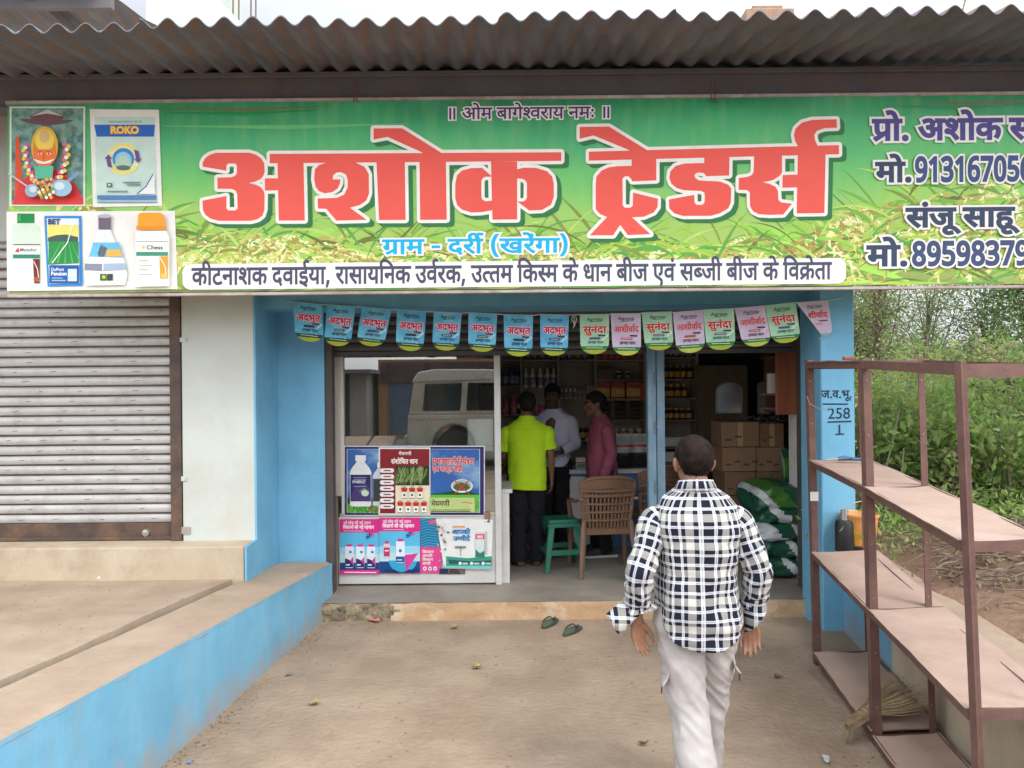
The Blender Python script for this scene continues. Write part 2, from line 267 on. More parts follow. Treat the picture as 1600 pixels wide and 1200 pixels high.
(259, [[170,551,170,0,89,0,89,551,0,551,0,622,273,622,273,551], [90,615,69,686,48,740,27,778,3,804,-24,818,-56,823,-95,818,-126,809,-150,882,-108,892,-59,896,-9,890,34,870,72,836,106,784,136,711,165,615]]),
(268, [[72,54,76,86,90,106,110,117,133,121,157,117,178,106,191,86,196,54,191,23,178,2,157,-10,133,-14,110,-10,90,2,76,23]]),
(764, [[470,218,465,175,450,141,424,114,392,95,354,84,312,80,257,87,206,108,159,144,115,196,71,267,29,356,100,382,129,316,160,260,193,214,228,180,265,160,305,153,340,157,367,170,385,193,391,227,386,262,370,293,347,321,318,347,260,341,255,411,296,415,328,423,352,435,373,461,380,494,374,525,356,546,331,558,302,562,267,560,235,552,171,525,146,594,175,608,210,620,252,629,298,632,346,628,386,615,418,593,441,565,454,532,459,495,452,447,429,407,392,375,412,355,486,350,543,353,594,363,594,551,521,551,521,622,779,622,779,551,675,551,675,0,594,0,594,290,547,282,498,279,479,280,455,282,466,251]]),
(531, [[321,69,354,82,380,98,397,120,403,148,396,182,374,208,351,219,319,227,280,229,238,226,202,216,174,200,154,179,142,154,138,124,141,94,150,64,167,33,196,0,224,-26,259,-56,302,-89,248,-142,192,-96,145,-51,108,-9,80,34,64,80,58,130,62,166,74,198,92,225,115,248,97,268,82,292,72,320,69,352,72,378,79,400,91,418,106,433,131,448,158,458,191,463,229,465,361,465,361,551,0,551,0,622,546,622,546,551,442,551,442,394,230,394,204,393,186,391,164,381,153,366,149,347,152,328,159,312,183,284,232,296,284,300,347,295,396,279,434,255,460,224,476,190,481,153,477,117,466,85,447,57,421,34,388,16,348,2]]),
(0, [[-63,-245,-116,-262,-173,-268,-219,-264,-259,-250,-290,-228,-314,-200,-328,-165,-333,-126,-328,-90,-313,-58,-287,-29,-253,-7,-211,7,-162,11,-92,4,-31,-17,22,-49,68,-90,109,-138,145,-189,83,-228,28,-155,-27,-101,-66,-77,-109,-62,-156,-57,-201,-62,-233,-76,-252,-99,-259,-128,-253,-160,-234,-181,-208,-192,-178,-196,-130,-190,-88,-175]]),
(703, [[174,632,209,629,240,622,267,607,291,586,307,563,320,533,329,492,332,437,332,321,533,321,533,551,402,551,402,622,717,622,717,551,614,551,614,0,533,0,533,250,332,250,332,213,328,185,318,166,302,155,283,151,264,154,243,164,204,196,175,237,167,258,164,278,167,295,178,308,196,318,224,321,253,321,253,426,252,468,248,498,242,520,232,538,216,555,195,565,169,568,145,565,128,555,118,540,114,521,120,496,138,478,169,466,218,460,210,389,163,396,124,408,90,426,66,450,51,481,46,520,50,556,63,584,84,606,126,625]]),
(0, [[-248,-12,-193,5,-136,11,-90,7,-51,-6,-20,-28,4,-56,17,-90,22,-129,17,-167,1,-201,-24,-229,-60,-251,-104,-264,-157,-268,-219,-263,-275,-248,-324,-222,-392,-168,-455,-100,-394,-57,-356,-101,-320,-136,-284,-163,-246,-182,-204,-192,-157,-196,-111,-191,-78,-178,-58,-154,-51,-122,-57,-93,-76,-73,-102,-61,-131,-57,-180,-62,-222,-79]]),
(1023, [[470,218,465,175,450,141,424,114,392,95,354,84,312,80,257,87,206,108,159,144,115,196,71,267,29,356,100,382,129,316,160,260,193,214,228,180,265,160,305,153,340,157,367,170,385,193,391,227,386,262,370,293,347,321,318,347,260,341,255,411,296,415,328,423,352,435,373,461,380,494,374,525,356,546,331,558,302,562,267,560,235,552,171,525,146,594,175,608,210,620,252,629,298,632,346,628,386,615,418,593,441,565,454,532,459,495,452,447,429,407,392,375,412,355,486,350,543,353,594,363,594,551,521,551,521,622,1038,622,1038,551,934,551,934,0,853,0,853,551,675,551,675,0,594,0,594,290,547,282,498,279,479,280,455,282,466,251]]),
(358, [[0,622,373,622,373,551,0,551], [204,298,204,244,200,220,190,202,174,192,153,188,128,193,102,209,77,232,56,260,42,290,37,318,40,339,50,355,69,366,98,369,385,369,385,298]]),
(678, [[0,551,0,622,693,622,693,551,589,551,589,0,508,0,508,355,494,356,470,353,445,344,420,327,397,300,375,262,356,208,279,232,293,275,311,313,263,342,238,350,209,353,174,347,148,330,131,304,126,271,131,234,148,198,174,163,210,126,255,86,309,40,255,-12,200,37,149,84,106,129,73,176,52,224,45,275,51,323,70,362,97,390,131,410,168,422,204,426,246,422,284,412,320,394,354,370,396,401,444,420,499,426,508,426,508,551]]),
(552, [[127,65,80,132,326,281,287,327,254,358,220,374,181,380,124,372,93,361,55,343,27,417,98,444,137,453,179,456,217,453,251,444,283,427,314,402,346,369,382,326,382,551,0,551,0,622,566,622,566,551,463,551,463,0,382,0,382,234]]),
(723, [[634,551,634,0,553,0,553,551,420,551,420,321,418,282,412,250,401,222,385,198,361,176,331,160,294,149,251,146,194,153,149,172,114,205,99,231,88,263,81,303,79,352,79,551,0,551,0,622,737,622,737,551], [249,217,280,221,304,231,321,249,330,267,336,288,338,315,339,353,339,551,160,551,160,353,161,318,164,291,170,270,178,251,190,237,206,226,225,219]]),
(577, [[358,222,300,215,248,197,205,228,169,263,145,304,137,352,140,378,147,400,159,418,174,433,199,448,228,458,264,463,308,465,401,465,401,551,0,551,0,622,592,622,592,551,482,551,482,394,298,394,272,393,254,391,232,381,221,366,217,347,220,325,231,306,261,277,309,290,362,294,409,290,450,277,485,256,512,228,529,194,534,154,529,112,512,75,485,44,447,19,397,5,337,0,274,5,215,20,162,44,89,94,25,158,86,207,144,148,202,106,266,82,337,74,388,79,424,94,446,118,453,152,447,183,428,204,399,218]]),
(0, [[-338,-134,-334,-112,-322,-93,-304,-80,-283,-76,-262,-80,-244,-93,-232,-112,-228,-134,-232,-157,-244,-176,-262,-188,-283,-192,-304,-188,-322,-176,-334,-157]]),
(591, [[605,551,502,551,502,0,421,0,421,166,388,148,352,132,310,122,259,118,211,123,169,136,134,158,107,188,91,224,86,266,88,294,96,320,109,344,128,366,92,389,65,420,48,457,42,497,44,526,52,551,0,551,0,622,605,622], [167,269,170,244,179,223,195,208,227,193,267,188,316,193,358,210,393,233,421,260,421,551,145,551,128,525,123,494,128,461,144,437,169,421,200,412,230,417,263,419,308,417,302,347,287,348,273,348,229,343,196,328,174,303]]),
(350, [[207,321,428,321,428,250,207,250,207,213,203,185,192,166,177,155,159,151,140,154,119,164,80,196,50,237,42,258,39,278,42,295,52,308,71,318,100,321,126,321,126,551,0,551,0,622,364,622,364,551,207,551]]),
(568, [[479,551,479,0,398,0,398,191,335,159,298,149,254,146,216,149,182,160,152,175,128,194,106,223,91,258,82,301,79,358,79,551,0,551,0,622,583,622,583,551], [398,551,160,551,160,369,161,332,163,304,167,282,172,266,190,240,208,227,233,220,263,217,302,222,338,236,370,256,398,280]]),
(634, [[649,551,545,551,545,0,465,0,465,165,436,148,403,133,364,122,317,118,269,123,227,137,190,161,163,193,146,231,141,275,144,303,154,330,168,353,185,371,38,369,38,441,331,441,367,440,382,440,389,440,382,370,350,370,298,364,256,346,237,327,225,303,221,274,224,248,234,226,250,210,281,193,317,188,363,193,402,210,436,233,465,260,465,551,0,551,0,622,649,622]]),
(376, [[409,286,446,217,363,168,314,151,254,146,216,149,182,160,152,175,128,194,106,223,91,258,82,301,79,358,79,551,0,551,0,622,391,622,391,551,205,551], [262,217,313,225,360,245,159,507,159,369,160,332,162,304,166,282,172,266,189,240,207,227,232,220]]),
(551, [[275,-10,221,-4,175,14,136,45,104,88,73,161,54,251,48,358,51,432,58,498,70,556,89,606,113,648,143,682,180,706,224,720,275,725,329,719,376,701,416,671,448,628,479,556,498,465,504,358,502,285,494,219,482,160,463,110,439,68,408,34,371,10,327,-5], [275,66,320,74,356,98,382,138,400,194,410,268,414,358,410,447,400,520,382,576,356,617,320,641,275,649,230,641,195,617,169,576,152,520,141,447,138,358,141,269,152,196,169,139,195,98,230,74]]),
(551, [[261,0,261,446,262,538,264,585,265,622,238,594,224,582,206,567,134,508,87,568,274,714,347,714,347,0]]),
(551, [[47,76,218,262,263,312,302,357,332,399,355,440,369,483,374,530,370,565,360,594,342,618,319,635,291,646,259,649,215,644,176,630,139,608,104,582,54,640,96,672,144,700,199,718,260,724,318,718,368,701,409,673,440,635,458,588,464,533,458,480,442,429,416,380,382,332,340,283,293,231,156,85,156,81,492,81,492,0,47,0]]),
(551, [[229,-10,177,-8,128,-2,83,10,40,29,40,112,84,92,132,78,180,68,227,65,282,69,325,82,358,102,382,131,395,165,400,206,394,246,378,278,350,302,313,319,267,329,214,332,149,332,149,406,214,406,263,410,304,423,336,444,359,471,373,504,378,541,374,573,363,599,344,620,320,636,290,646,256,649,207,645,164,632,125,614,88,590,43,651,84,679,134,702,192,719,256,724,320,718,373,702,415,674,445,638,463,595,469,547,464,502,450,464,426,432,395,406,358,388,315,376,315,373,368,362,411,344,446,318,471,286,486,247,491,203,484,144,463,93,427,50,377,16,311,-3]]),
(551, [[341,160,11,160,11,238,335,718,427,718,427,241,531,241,531,160,427,160,427,0,341,0], [341,241,341,415,342,492,346,568,347,601,347,626,343,626,334,605,323,581,299,538,98,241]]),
(551, [[238,-10,189,-8,142,0,100,12,64,29,64,113,88,99,116,88,180,72,240,66,288,70,328,82,360,103,385,132,399,171,404,219,399,262,385,298,361,326,328,347,286,359,236,363,208,362,176,358,146,354,123,350,79,378,106,714,443,714,443,633,183,633,164,428,183,432,208,435,266,438,328,432,382,414,429,385,464,344,481,311,492,272,495,229,488,160,466,101,429,54,378,18,315,-3]]),
(551, [[288,-10,226,-2,170,24,137,51,109,85,86,128,69,179,58,238,55,305,62,427,73,485,90,540,114,591,145,636,185,672,234,700,295,718,367,724,410,722,451,715,451,639,412,648,370,651,310,645,262,628,224,601,194,566,173,523,159,474,150,420,146,364,152,364,176,396,208,423,250,441,302,447,359,441,408,422,450,390,480,348,499,294,505,230,498,161,479,103,446,54,403,19,350,-3], [287,65,324,69,356,83,382,105,403,137,415,178,419,230,415,272,405,308,387,338,362,359,330,373,290,377,249,372,213,358,184,336,162,308,148,278,144,247,148,204,160,162,180,124,208,92,244,72]]),
(551, [[412,633,44,633,44,714,503,714,503,643,232,0,137,0]]),
(551, [[276,-10,210,-4,155,13,110,42,78,80,58,127,52,182,57,228,70,267,92,300,137,342,190,374,146,408,108,448,90,478,79,514,75,554,82,606,103,649,136,682,177,706,225,720,276,725,329,720,376,706,418,682,450,649,470,606,477,553,473,512,461,477,440,447,399,409,349,378,422,332,453,303,478,270,494,231,500,186,493,130,472,82,438,43,393,14,339,-4], [277,414,320,438,357,466,375,489,386,517,390,550,387,581,376,606,360,626,323,645,275,651,228,645,192,626,176,606,165,581,162,550,166,516,176,488,194,466,231,439], [274,64,316,68,351,79,378,97,397,121,409,151,413,185,404,230,376,268,330,304,263,340,209,309,170,273,147,231,139,181,143,149,153,120,172,96,197,78,232,68]]),
(551, [[190,-10,147,-8,106,-1,106,75,144,66,187,63,247,69,296,86,334,113,363,148,384,191,398,240,407,294,411,350,405,350,382,318,350,291,308,273,255,267,198,273,149,292,108,324,77,367,58,420,52,484,59,553,78,612,110,660,154,696,207,717,269,724,332,716,388,690,420,663,448,629,471,586,488,535,499,476,502,409,494,288,484,229,467,174,443,123,412,78,372,42,322,14,262,-4], [267,337,308,342,344,356,373,379,395,406,408,436,413,467,409,510,397,552,377,590,350,622,314,642,270,649,234,645,202,631,175,609,154,577,142,536,138,484,142,442,152,406,170,376,196,355,228,341]])]
LINES = {
 'om': [0, -1, 1, 2, -1, 3, 4, 5, 6, 7, 8, 9, 4, 10, -1, 11, 2, 12, -1, 0],
 'gram': [13, 4, 2, -1, 14, -1, 15, 9, 16, 17, -1, 18, 19, 9, 6, 20, 5, 4, 21],
 'line': [22, 16, 23, 11, 4, 24, 22, -1, 15, 8, 4, 25, 10, 4, 26, -1, 9, 4, 27, 4, 10, 28, 11, 22, -1, 29, 8, 17, 9, 22, 26, -1, 29, 30, 31, 2, -1, 28, 22, 32, 2, -1, 22, 6, -1, 33, 4, 11, -1, 3, 16, 34, -1, 35, 8, 20, -1, 27, 36, 34, 16, -1, 3, 16, 34, -1, 22, 6, -1, 28, 8, 37, 6, 31, 4],
 'pro': [38, 39, 40, -1, 41, 24, 39, 22, -1, 27, 4, 42, 43],
 'mo': [2, 39, 40],
 'sanju': [27, 20, 34, 43, -1, 27, 4, 42, 43],
 'adbhut': [41, 15, 44, 45, 31],
 'sunanda': [27, 45, 11, 20, 15, 4],
 'ashirvad': [46, 24, 16, 8, 4, 17, 15],
 'unnat': [29, 47, 11, 31, -1, 33, 4, 11],
 'wall': [34, 40, 8, 40, 44, 43, 40],
 'sansho': [27, 20, 24, 39, 28, 33, 31, -1, 33, 4, 11],
 'niyan': [38, 44, 4, 8, 24, 4, 48, 16, -1, 28, 11, 10, 20, 49, 50],
 'jodi': [35, 22, -1, 41, 15, 44, 45, 31, -1, 34, 39, 51, 52, 16],
 'megh': [2, 6, 53, 2, 50, 16],
 'ummid': [29, 54, 2, 16, 15, 6, 20],
 'aapki': [46, 55, 22, 16],
 'nayi': [11, 25, -1, 27, 39, 56, -1, 22, 16, -1, 11, 25, -1, 29, 51, 52, 4, 11],
 'pehchan': [28, 22, 27, 4, 11, 39, 20, -1, 22, 16, -1, 11, 25, -1, 55, 42, 56, 4, 11],
 'khad': [19, 4, 15],
 'shop': [28, 8, 57, 50, 45, -1, 28, 22, 9, 4, 11, 4],
}
DIGIT_GLYPH = dict(zip("0123456789()-.", [58, 59, 60, 61, 62, 63, 64, 65, 66, 67, 18, 21, 14, 40]))
# ------------------------------------------------------------------ lettering
GLYPHS = [(a, [list(zip(c[0::2], c[1::2])) for c in cs]) for a, cs in GLYPHS]

def grow(c, d):
    """push a closed outline outwards (ink lies right of the outline)"""
    q = []
    for p in c:
        if not q or abs(p[0] - q[-1][0]) + abs(p[1] - q[-1][1]) > 1.5: q.append(p)
    n = len(q); out = []
    for i in range(n):
        a, b, e = q[i - 1], q[i], q[(i + 1) % n]
        x1, y1, x2, y2 = b[0] - a[0], b[1] - a[1], e[0] - b[0], e[1] - b[1]
        l1 = math.hypot(x1, y1) or 1; l2 = math.hypot(x2, y2) or 1
        n1 = (-y1 / l1, x1 / l1); n2 = (-y2 / l2, x2 / l2)
        mx_, my_ = n1[0] + n2[0], n1[1] + n2[1]; k = 1 + n1[0] * n2[0] + n1[1] * n2[1]
        if k < 0.35: k = 0.35
        out.append((b[0] + mx_ / k * d, b[1] + my_ / k * d))
    return out

def union_tris(cs):
    """triangulate the non-zero-winding union of closed outlines"""
    vs = []; es = []; A_ = []; B_ = []
    for c in cs:
        o = len(vs); n = len(c)
        vs += [Vector(p) for p in c]
        es += [(o + i, o + (i + 1) % n) for i in range(n)]
        A_ += c; B_ += c[1:] + c[:1]
    ov, oe, of, _, _, _ = mgeo.delaunay_2d_cdt(vs, es, [], 0, 1e-4)
    V = np.array([(v.x, v.y) for v in ov]); T = np.array([f for f in of if len(f) == 3])
    C = V[T].mean(axis=1); A_ = np.array(A_); B_ = np.array(B_)
    w = np.zeros(len(C), dtype=int)
    for k in range(0, len(C), 1500):
        c = C[k:k + 1500]; y = c[:, 1][:, None]; x = c[:, 0][:, None]
        up = (A_[:, 1] <= y) & (B_[:, 1] > y); dn = (B_[:, 1] <= y) & (A_[:, 1] > y)
        side = (B_[:, 0] - A_[:, 0]) * (y - A_[:, 1]) - (x - A_[:, 0]) * (B_[:, 1] - A_[:, 1])
        w[k:k + 1500] = (up & (side > 0)).sum(1) - (dn & (side < 0)).sum(1)
    T = T[w != 0]
    a, b, c = V[T[:, 0]], V[T[:, 1]], V[T[:, 2]]
    ar = (b[:, 0] - a[:, 0]) * (c[:, 1] - a[:, 1]) - (b[:, 1] - a[:, 1]) * (c[:, 0] - a[:, 0])
    T[ar < 0] = T[ar < 0][:, ::-1]
    used, inv = np.unique(T, return_inverse=True)
    return V[used], inv.reshape(T.shape)

def lay_out(seq, digits=None):
    """glyph numbers (-1 = space) to outlines in font units; digits: extra characters appended"""
    x = 0.0; out = []
    s = list(seq) + ([DIGIT_GLYPH[c] for c in digits] if digits else [])
    for g in s:
        if g < 0: x += 260; continue
        adv, cs = GLYPHS[g]
        out += [[(p[0] + x, p[1]) for p in c] for c in cs]
        x += adv
    return out, x

_tcache = {}
def text_tris(seq, d=0.0, digits=None):
    key = (tuple(seq), d, digits)
    if key not in _tcache:
        cs, w = lay_out(seq, digits)
        _tcache[key] = union_tris([grow(c, d) for c in cs] if d else cs) + (w,)
    return _tcache[key]

_lcache = {}
def latin_tris(s, d=0.0):
    """Latin words in Blender's own font: triangles, width; one unit = 1 em"""
    key = (s, d)
    if key not in _lcache:
        cu = bpy.data.curves.new('letters', 'FONT'); cu.body = s; cu.offset = d; cu.resolution_u = 3; cu.fill_mode = 'FRONT'
        ob = bpy.data.objects.new('letters', cu); me = bpy.data.meshes.new_from_object(ob)
        V = np.array([(v.co.x, v.co.y) for v in me.vertices]).reshape(-1, 2)
        me.calc_loop_triangles(); T = np.array([t.vertices for t in me.loop_triangles]).reshape(-1, 3)
        bpy.data.objects.remove(ob); bpy.data.curves.remove(cu); bpy.data.meshes.remove(me)
        if len(T):
            a, b, c = V[T[:, 0]], V[T[:, 1]], V[T[:, 2]]
            ar = (b[:, 0] - a[:, 0]) * (c[:, 1] - a[:, 1]) - (b[:, 1] - a[:, 1]) * (c[:, 0] - a[:, 0])
            T[ar < 0] = T[ar < 0][:, ::-1]
        _lcache[key] = (V, T)
    return _lcache[key]

class Print:
    """flat printing on a sheet: shapes in sheet coordinates (u right, v up), each a layer proud of the last"""
    def __init__(s, fn, step=0.0004):
        s.fn = fn; s.step = step; s.mb = MB(); s.mats = []; s.z = 0
    def mi(s, col):
        m = col if isinstance(col, bpy.types.Material) else ink(col)
        if m not in s.mats: s.mats.append(m)
        return s.mats.index(m)
    def tris(s, V, T, col, lift=True):
        if lift: s.z += 1
        s.mb.add([s.fn(float(x), float(y), s.z * s.step) for x, y in V], [tuple(int(i) for i in t) for t in T], s.mi(col))
        return s
    def poly(s, pts, col, lift=True):
        T = mgeo.tessellate_polygon([[Vector((p[0], p[1], 0)) for p in pts]])
        V = np.array(pts, dtype=float); T = np.array(T)
        a, b, c = V[T[:, 0]], V[T[:, 1]], V[T[:, 2]]
        ar = (b[:, 0] - a[:, 0]) * (c[:, 1] - a[:, 1]) - (b[:, 1] - a[:, 1]) * (c[:, 0] - a[:, 0])
        T[ar < 0] = T[ar < 0][:, ::-1]
        return s.tris(V, T, col, lift)
    def rect(s, x0, y0, x1, y1, col, lift=True, nu=1):
        if nu == 1: return s.tris([(x0, y0), (x1, y0), (x1, y1), (x0, y1)], [(0, 1, 2), (0, 2, 3)], col, lift)
        V = [(x0 + (x1 - x0) * i / nu, y) for y in (y0, y1) for i in range(nu + 1)]
        T = [(i, i + 1, nu + 2 + i) for i in range(nu)] + [(i, nu + 2 + i, nu + 1 + i) for i in range(nu)]
        return s.tris(V, T, col, lift)
    def rrect(s, x0, y0, x1, y1, r, col, lift=True):
        q = []
        for cx, cy, a0 in ((x1 - r, y1 - r, 0), (x0 + r, y1 - r, 90), (x0 + r, y0 + r, 180), (x1 - r, y0 + r, 270)):
            q += [(cx + r * math.cos(rad(a0 + 15 * k)), cy + r * math.sin(rad(a0 + 15 * k))) for k in range(7)]
        return s.poly(q, col, lift)
    def disc(s, cx, cy, rx, ry, col, n=20, lift=True, a0=0, a1=360, rin=0.0):
        if rin > 0:
            V = []; T = []
            for k in range(n + 1):
                a = rad(a0 + (a1 - a0) * k / n)
                V += [(cx + rx * rin * math.cos(a), cy + ry * rin * math.sin(a)), (cx + rx * math.cos(a), cy + ry * math.sin(a))]
            for k in range(n): T += [(2 * k, 2 * k + 1, 2 * k + 3), (2 * k, 2 * k + 3, 2 * k + 2)]
            return s.tris(V, T, col, lift)
        return s.poly([(cx + rx * math.cos(rad(a0 + (a1 - a0) * k / n)), cy + ry * math.sin(rad(a0 + (a1 - a0) * k / n))) for k in range(n)], col, lift)
    def line(s, pts, w, col, lift=True):
        V = []; T = []; n = len(pts)
        ws = w if isinstance(w, (list, tuple)) else [w] * n
        for i, p in enumerate(pts):
            a = pts[max(i - 1, 0)]; b = pts[min(i + 1, n - 1)]
            dx, dy = b[0] - a[0], b[1] - a[1]; l = math.hypot(dx, dy) or 1
            V += [(p[0] + dy / l * ws[i] / 2, p[1] - dx / l * ws[i] / 2), (p[0] - dy / l * ws[i] / 2, p[1] + dx / l * ws[i] / 2)]
        for i in range(n - 1): T += [(2 * i, 2 * i + 2, 2 * i + 3), (2 * i, 2 * i + 3, 2 * i + 1)]
        return s.tris(V, T, col, lift)
    def hindi(s, seq, x0, x1, base, h, col, bold=14, outline=None, ocol=(0.85, 0.85, 0.85), digits=None, shear=0.0):
        """fit a line between x0 and x1; h = letter height from base line to head line"""
        V, T, w = text_tris(seq, bold, digits); k = h / 622.0
        lo, hi = V[:, 0].min(), V[:, 0].max()
        fx = lambda A: np.stack([x0 + (A[:, 0] - lo) / (hi - lo) * (x1 - x0) + shear * A[:, 1] * k, base + A[:, 1] * k], 1)
        if outline:
            VO, TO, _ = text_tris(seq, bold + outline, digits)
            s.tris(fx(VO), TO, ocol)
        return s.tris(fx(V), T, col)
    def latin(s, txt, x0, x1, base, h, col, bold=0.0, outline=None, ocol=(0.85, 0.85, 0.85)):
        V, T = latin_tris(txt, bold)
        if not len(V): return s
        lo, hi = V[:, 0].min(), V[:, 0].max(); k = h / 0.72
        fx = lambda A: np.stack([x0 + (A[:, 0] - lo) / (hi - lo) * (x1 - x0), base + A[:, 1] * k], 1)
        if outline:
            VO, TO = latin_tris(txt, bold + outline); s.tris(fx(VO), TO, ocol)
        return s.tris(fx(V), T, col)
    def build(s, name, parent=None): return s.mb.build(name, s.mats, parent)
# ------------------------------------------------------------------ materials of the place
M = {}
def stain_ridges(m):
    """rusty water marks that run along the troughs of the corrugated sheets"""
    N = m.node_tree.nodes; L = m.node_tree.links; b = N['Principled BSDF']; src = b.inputs['Base Color'].links[0].from_socket
    tc = N.new('ShaderNodeTexCoord'); dp = N.new('ShaderNodeVectorMath'); dp.operation = 'DOT_PRODUCT'; dp.inputs[1].default_value = (39.27, 4.516, 0)
    nz = N.new('ShaderNodeTexNoise'); nz.inputs['Scale'].default_value = 3; nz.inputs['Detail'].default_value = 6
    L.new(tc.outputs['Object'], dp.inputs[0]); L.new(tc.outputs['Object'], nz.inputs[0])
    ad = N.new('ShaderNodeMath'); ad.operation = 'ADD'; ad.inputs[1].default_value = 0.4 - 19.78 + 1.1; L.new(dp.outputs['Value'], ad.inputs[0])
    sn = N.new('ShaderNodeMath'); sn.operation = 'COSINE'; L.new(ad.outputs[0], sn.inputs[0])
    mu = N.new('ShaderNodeMath'); mu.operation = 'MULTIPLY'; L.new(sn.outputs[0], mu.inputs[0]); L.new(nz.outputs['Fac'], mu.inputs[1])
    mr = N.new('ShaderNodeMapRange'); mr.inputs[1].default_value = 0.28; mr.inputs[2].default_value = 0.6; mr.inputs[4].default_value = 0.8; L.new(mu.outputs[0], mr.inputs[0])
    mx = N.new('ShaderNodeMix'); mx.data_type = 'RGBA'; mx.inputs[7].default_value = (0.24, 0.16, 0.125, 1); L.new(mr.outputs[0], mx.inputs[0]); L.new(src, mx.inputs[6]); L.new(mx.outputs[2], b.inputs['Base Color'])
M['ground'] = mat('dusty_ground', (0.350, 0.268, 0.197), (0.285, 0.213, 0.154), contrast=(0.42, 0.6), scale=1.6, rough=0.95, bump=0.6, bscale=26, spec=0.1,
                  dirt=(0.215, 0.16, 0.125), dscale=2.6, damt=0.5, detail=12)
M['dust_top'] = mat('dusty_cement', (0.405, 0.318, 0.242), (0.33, 0.252, 0.188), scale=2.2, rough=0.95, bump=0.25, bscale=30, spec=0.1, dirt=(0.24, 0.165, 0.11), dscale=3, damt=0.45, detail=10)
M['blue'] = mat('sky_blue_wall_paint', (0.19, 0.45, 0.63), (0.16, 0.40, 0.58), scale=2.5, rough=0.75, bump=0.12, bscale=60, spec=0.25,
                dirt=(0.13, 0.33, 0.48), dscale=3.0, damt=0.75, stretch=(1.5, 1.5, 0.4))
def weathered_blue():
    """the low wall: the same paint, streaked, with mud splashed along its foot"""
    m = M['blue'].copy(); m.name = 'weathered_blue_paint'
    N = m.node_tree.nodes; L = m.node_tree.links; b = N['Principled BSDF']
    src = b.inputs['Base Color'].links[0].from_socket
    tc = N.new('ShaderNodeTexCoord'); sp = N.new('ShaderNodeSeparateXYZ'); L.new(tc.outputs['Object'], sp.inputs[0])
    nz = N.new('ShaderNodeTexNoise'); nz.inputs['Scale'].default_value = 5; nz.inputs['Detail'].default_value = 7
    mp = N.new('ShaderNodeMapping'); mp.inputs['Scale'].default_value = (1.6, 1.6, 0.7); L.new(tc.outputs['Object'], mp.inputs[0]); L.new(mp.outputs[0], nz.inputs[0])
    ma = N.new('ShaderNodeMath'); ma.operation = 'MULTIPLY_ADD'; ma.inputs[1].default_value = -0.55; L.new(nz.outputs['Fac'], ma.inputs[0]); L.new(sp.outputs['Z'], ma.inputs[2])
    mr = N.new('ShaderNodeMapRange'); mr.inputs[1].default_value = -0.26; mr.inputs[2].default_value = -0.08; mr.inputs[3].default_value = 0.62; mr.inputs[4].default_value = 0.0
    L.new(ma.outputs[0], mr.inputs[0])
    mx = N.new('ShaderNodeMix'); mx.data_type = 'RGBA'; mx.inputs[7].default_value = (0.36, 0.30, 0.25, 1)
    L.new(mr.outputs[0], mx.inputs[0]); L.new(src, mx.inputs[6])
    n2 = N.new('ShaderNodeTexNoise'); n2.inputs['Scale'].default_value = 3.5; n2.inputs['Detail'].default_value = 9
    mp2 = N.new('ShaderNodeMapping'); mp2.inputs['Scale'].default_value = (3, 3, 0.35); L.new(tc.outputs['Object'], mp2.inputs[0]); L.new(mp2.outputs[0], n2.inputs[0])
    r2 = N.new('ShaderNodeMapRange'); r2.inputs[1].default_value = 0.52; r2.inputs[2].default_value = 0.75; r2.inputs[4].default_value = 0.55; L.new(n2.outputs['Fac'], r2.inputs[0])
    m2 = N.new('ShaderNodeMix'); m2.data_type = 'RGBA'; m2.inputs[7].default_value = (0.24, 0.36, 0.41, 1)
    L.new(r2.outputs[0], m2.inputs[0]); L.new(mx.outputs[2], m2.inputs[6]); L.new(m2.outputs[2], b.inputs['Base Color'])
    return m
M['blue_low'] = weathered_blue()
M['white_wall'] = mat('off_white_limewash', (0.53, 0.57, 0.535), (0.48, 0.52, 0.49), scale=2, rough=0.85, bump=0.06, bscale=50, dirt=(0.45, 0.40, 0.33), dscale=1.3, damt=0.6)
M['cement'] = mat('bare_cement_plaster', (0.50, 0.42, 0.31), (0.42, 0.34, 0.24), scale=3, rough=0.9, bump=0.2, bscale=40, dirt=(0.27, 0.20, 0.14), dscale=2.5, damt=0.6, stretch=(1, 1, 0.5))
M['retain'] = mat('pale_retaining_plaster', (0.56, 0.47, 0.34), (0.44, 0.37, 0.27), scale=4, rough=0.9, bump=0.15, bscale=40, dirt=(0.26, 0.25, 0.22), dscale=4, damt=0.6, stretch=(1, 1, 0.6))
M['step'] = mat('worn_orange_step', (0.50, 0.33, 0.19), (0.44, 0.28, 0.155), scale=3, rough=0.85, bump=0.3, bscale=25, dirt=(0.62, 0.53, 0.40), dscale=5.5, damt=0.9)
M['step_old'] = mat('crumbled_step_cement', (0.36, 0.29, 0.19), (0.09, 0.08, 0.06), scale=16, rough=0.95, bump=0.8, bscale=35, dirt=(0.5, 0.36, 0.21), dscale=9, damt=0.9)
M['floor'] = mat('shop_cement_floor', (0.31, 0.27, 0.23), (0.19, 0.17, 0.145), scale=2.2, rough=0.62, spec=0.4, bump=0.1, bscale=30, dirt=(0.27, 0.215, 0.165), dscale=2.0, damt=0.8, detail=10)
M['asbestos'] = mat('weathered_asbestos_cement', (0.195, 0.202, 0.24), (0.135, 0.14, 0.165), scale=2.6, rough=0.95, bump=0.12, bscale=60, spec=0.1,
                    dirt=(0.24, 0.19, 0.17), dscale=2.4, damt=0.5, stretch=(1, 0.6, 1))
stain_ridges(M['asbestos'])
M['beam'] = mat('dark_steel_beam', (0.14, 0.128, 0.142), (0.108, 0.098, 0.108), scale=3, rough=0.8, dirt=(0.17, 0.12, 0.09), dscale=4, damt=0.6)
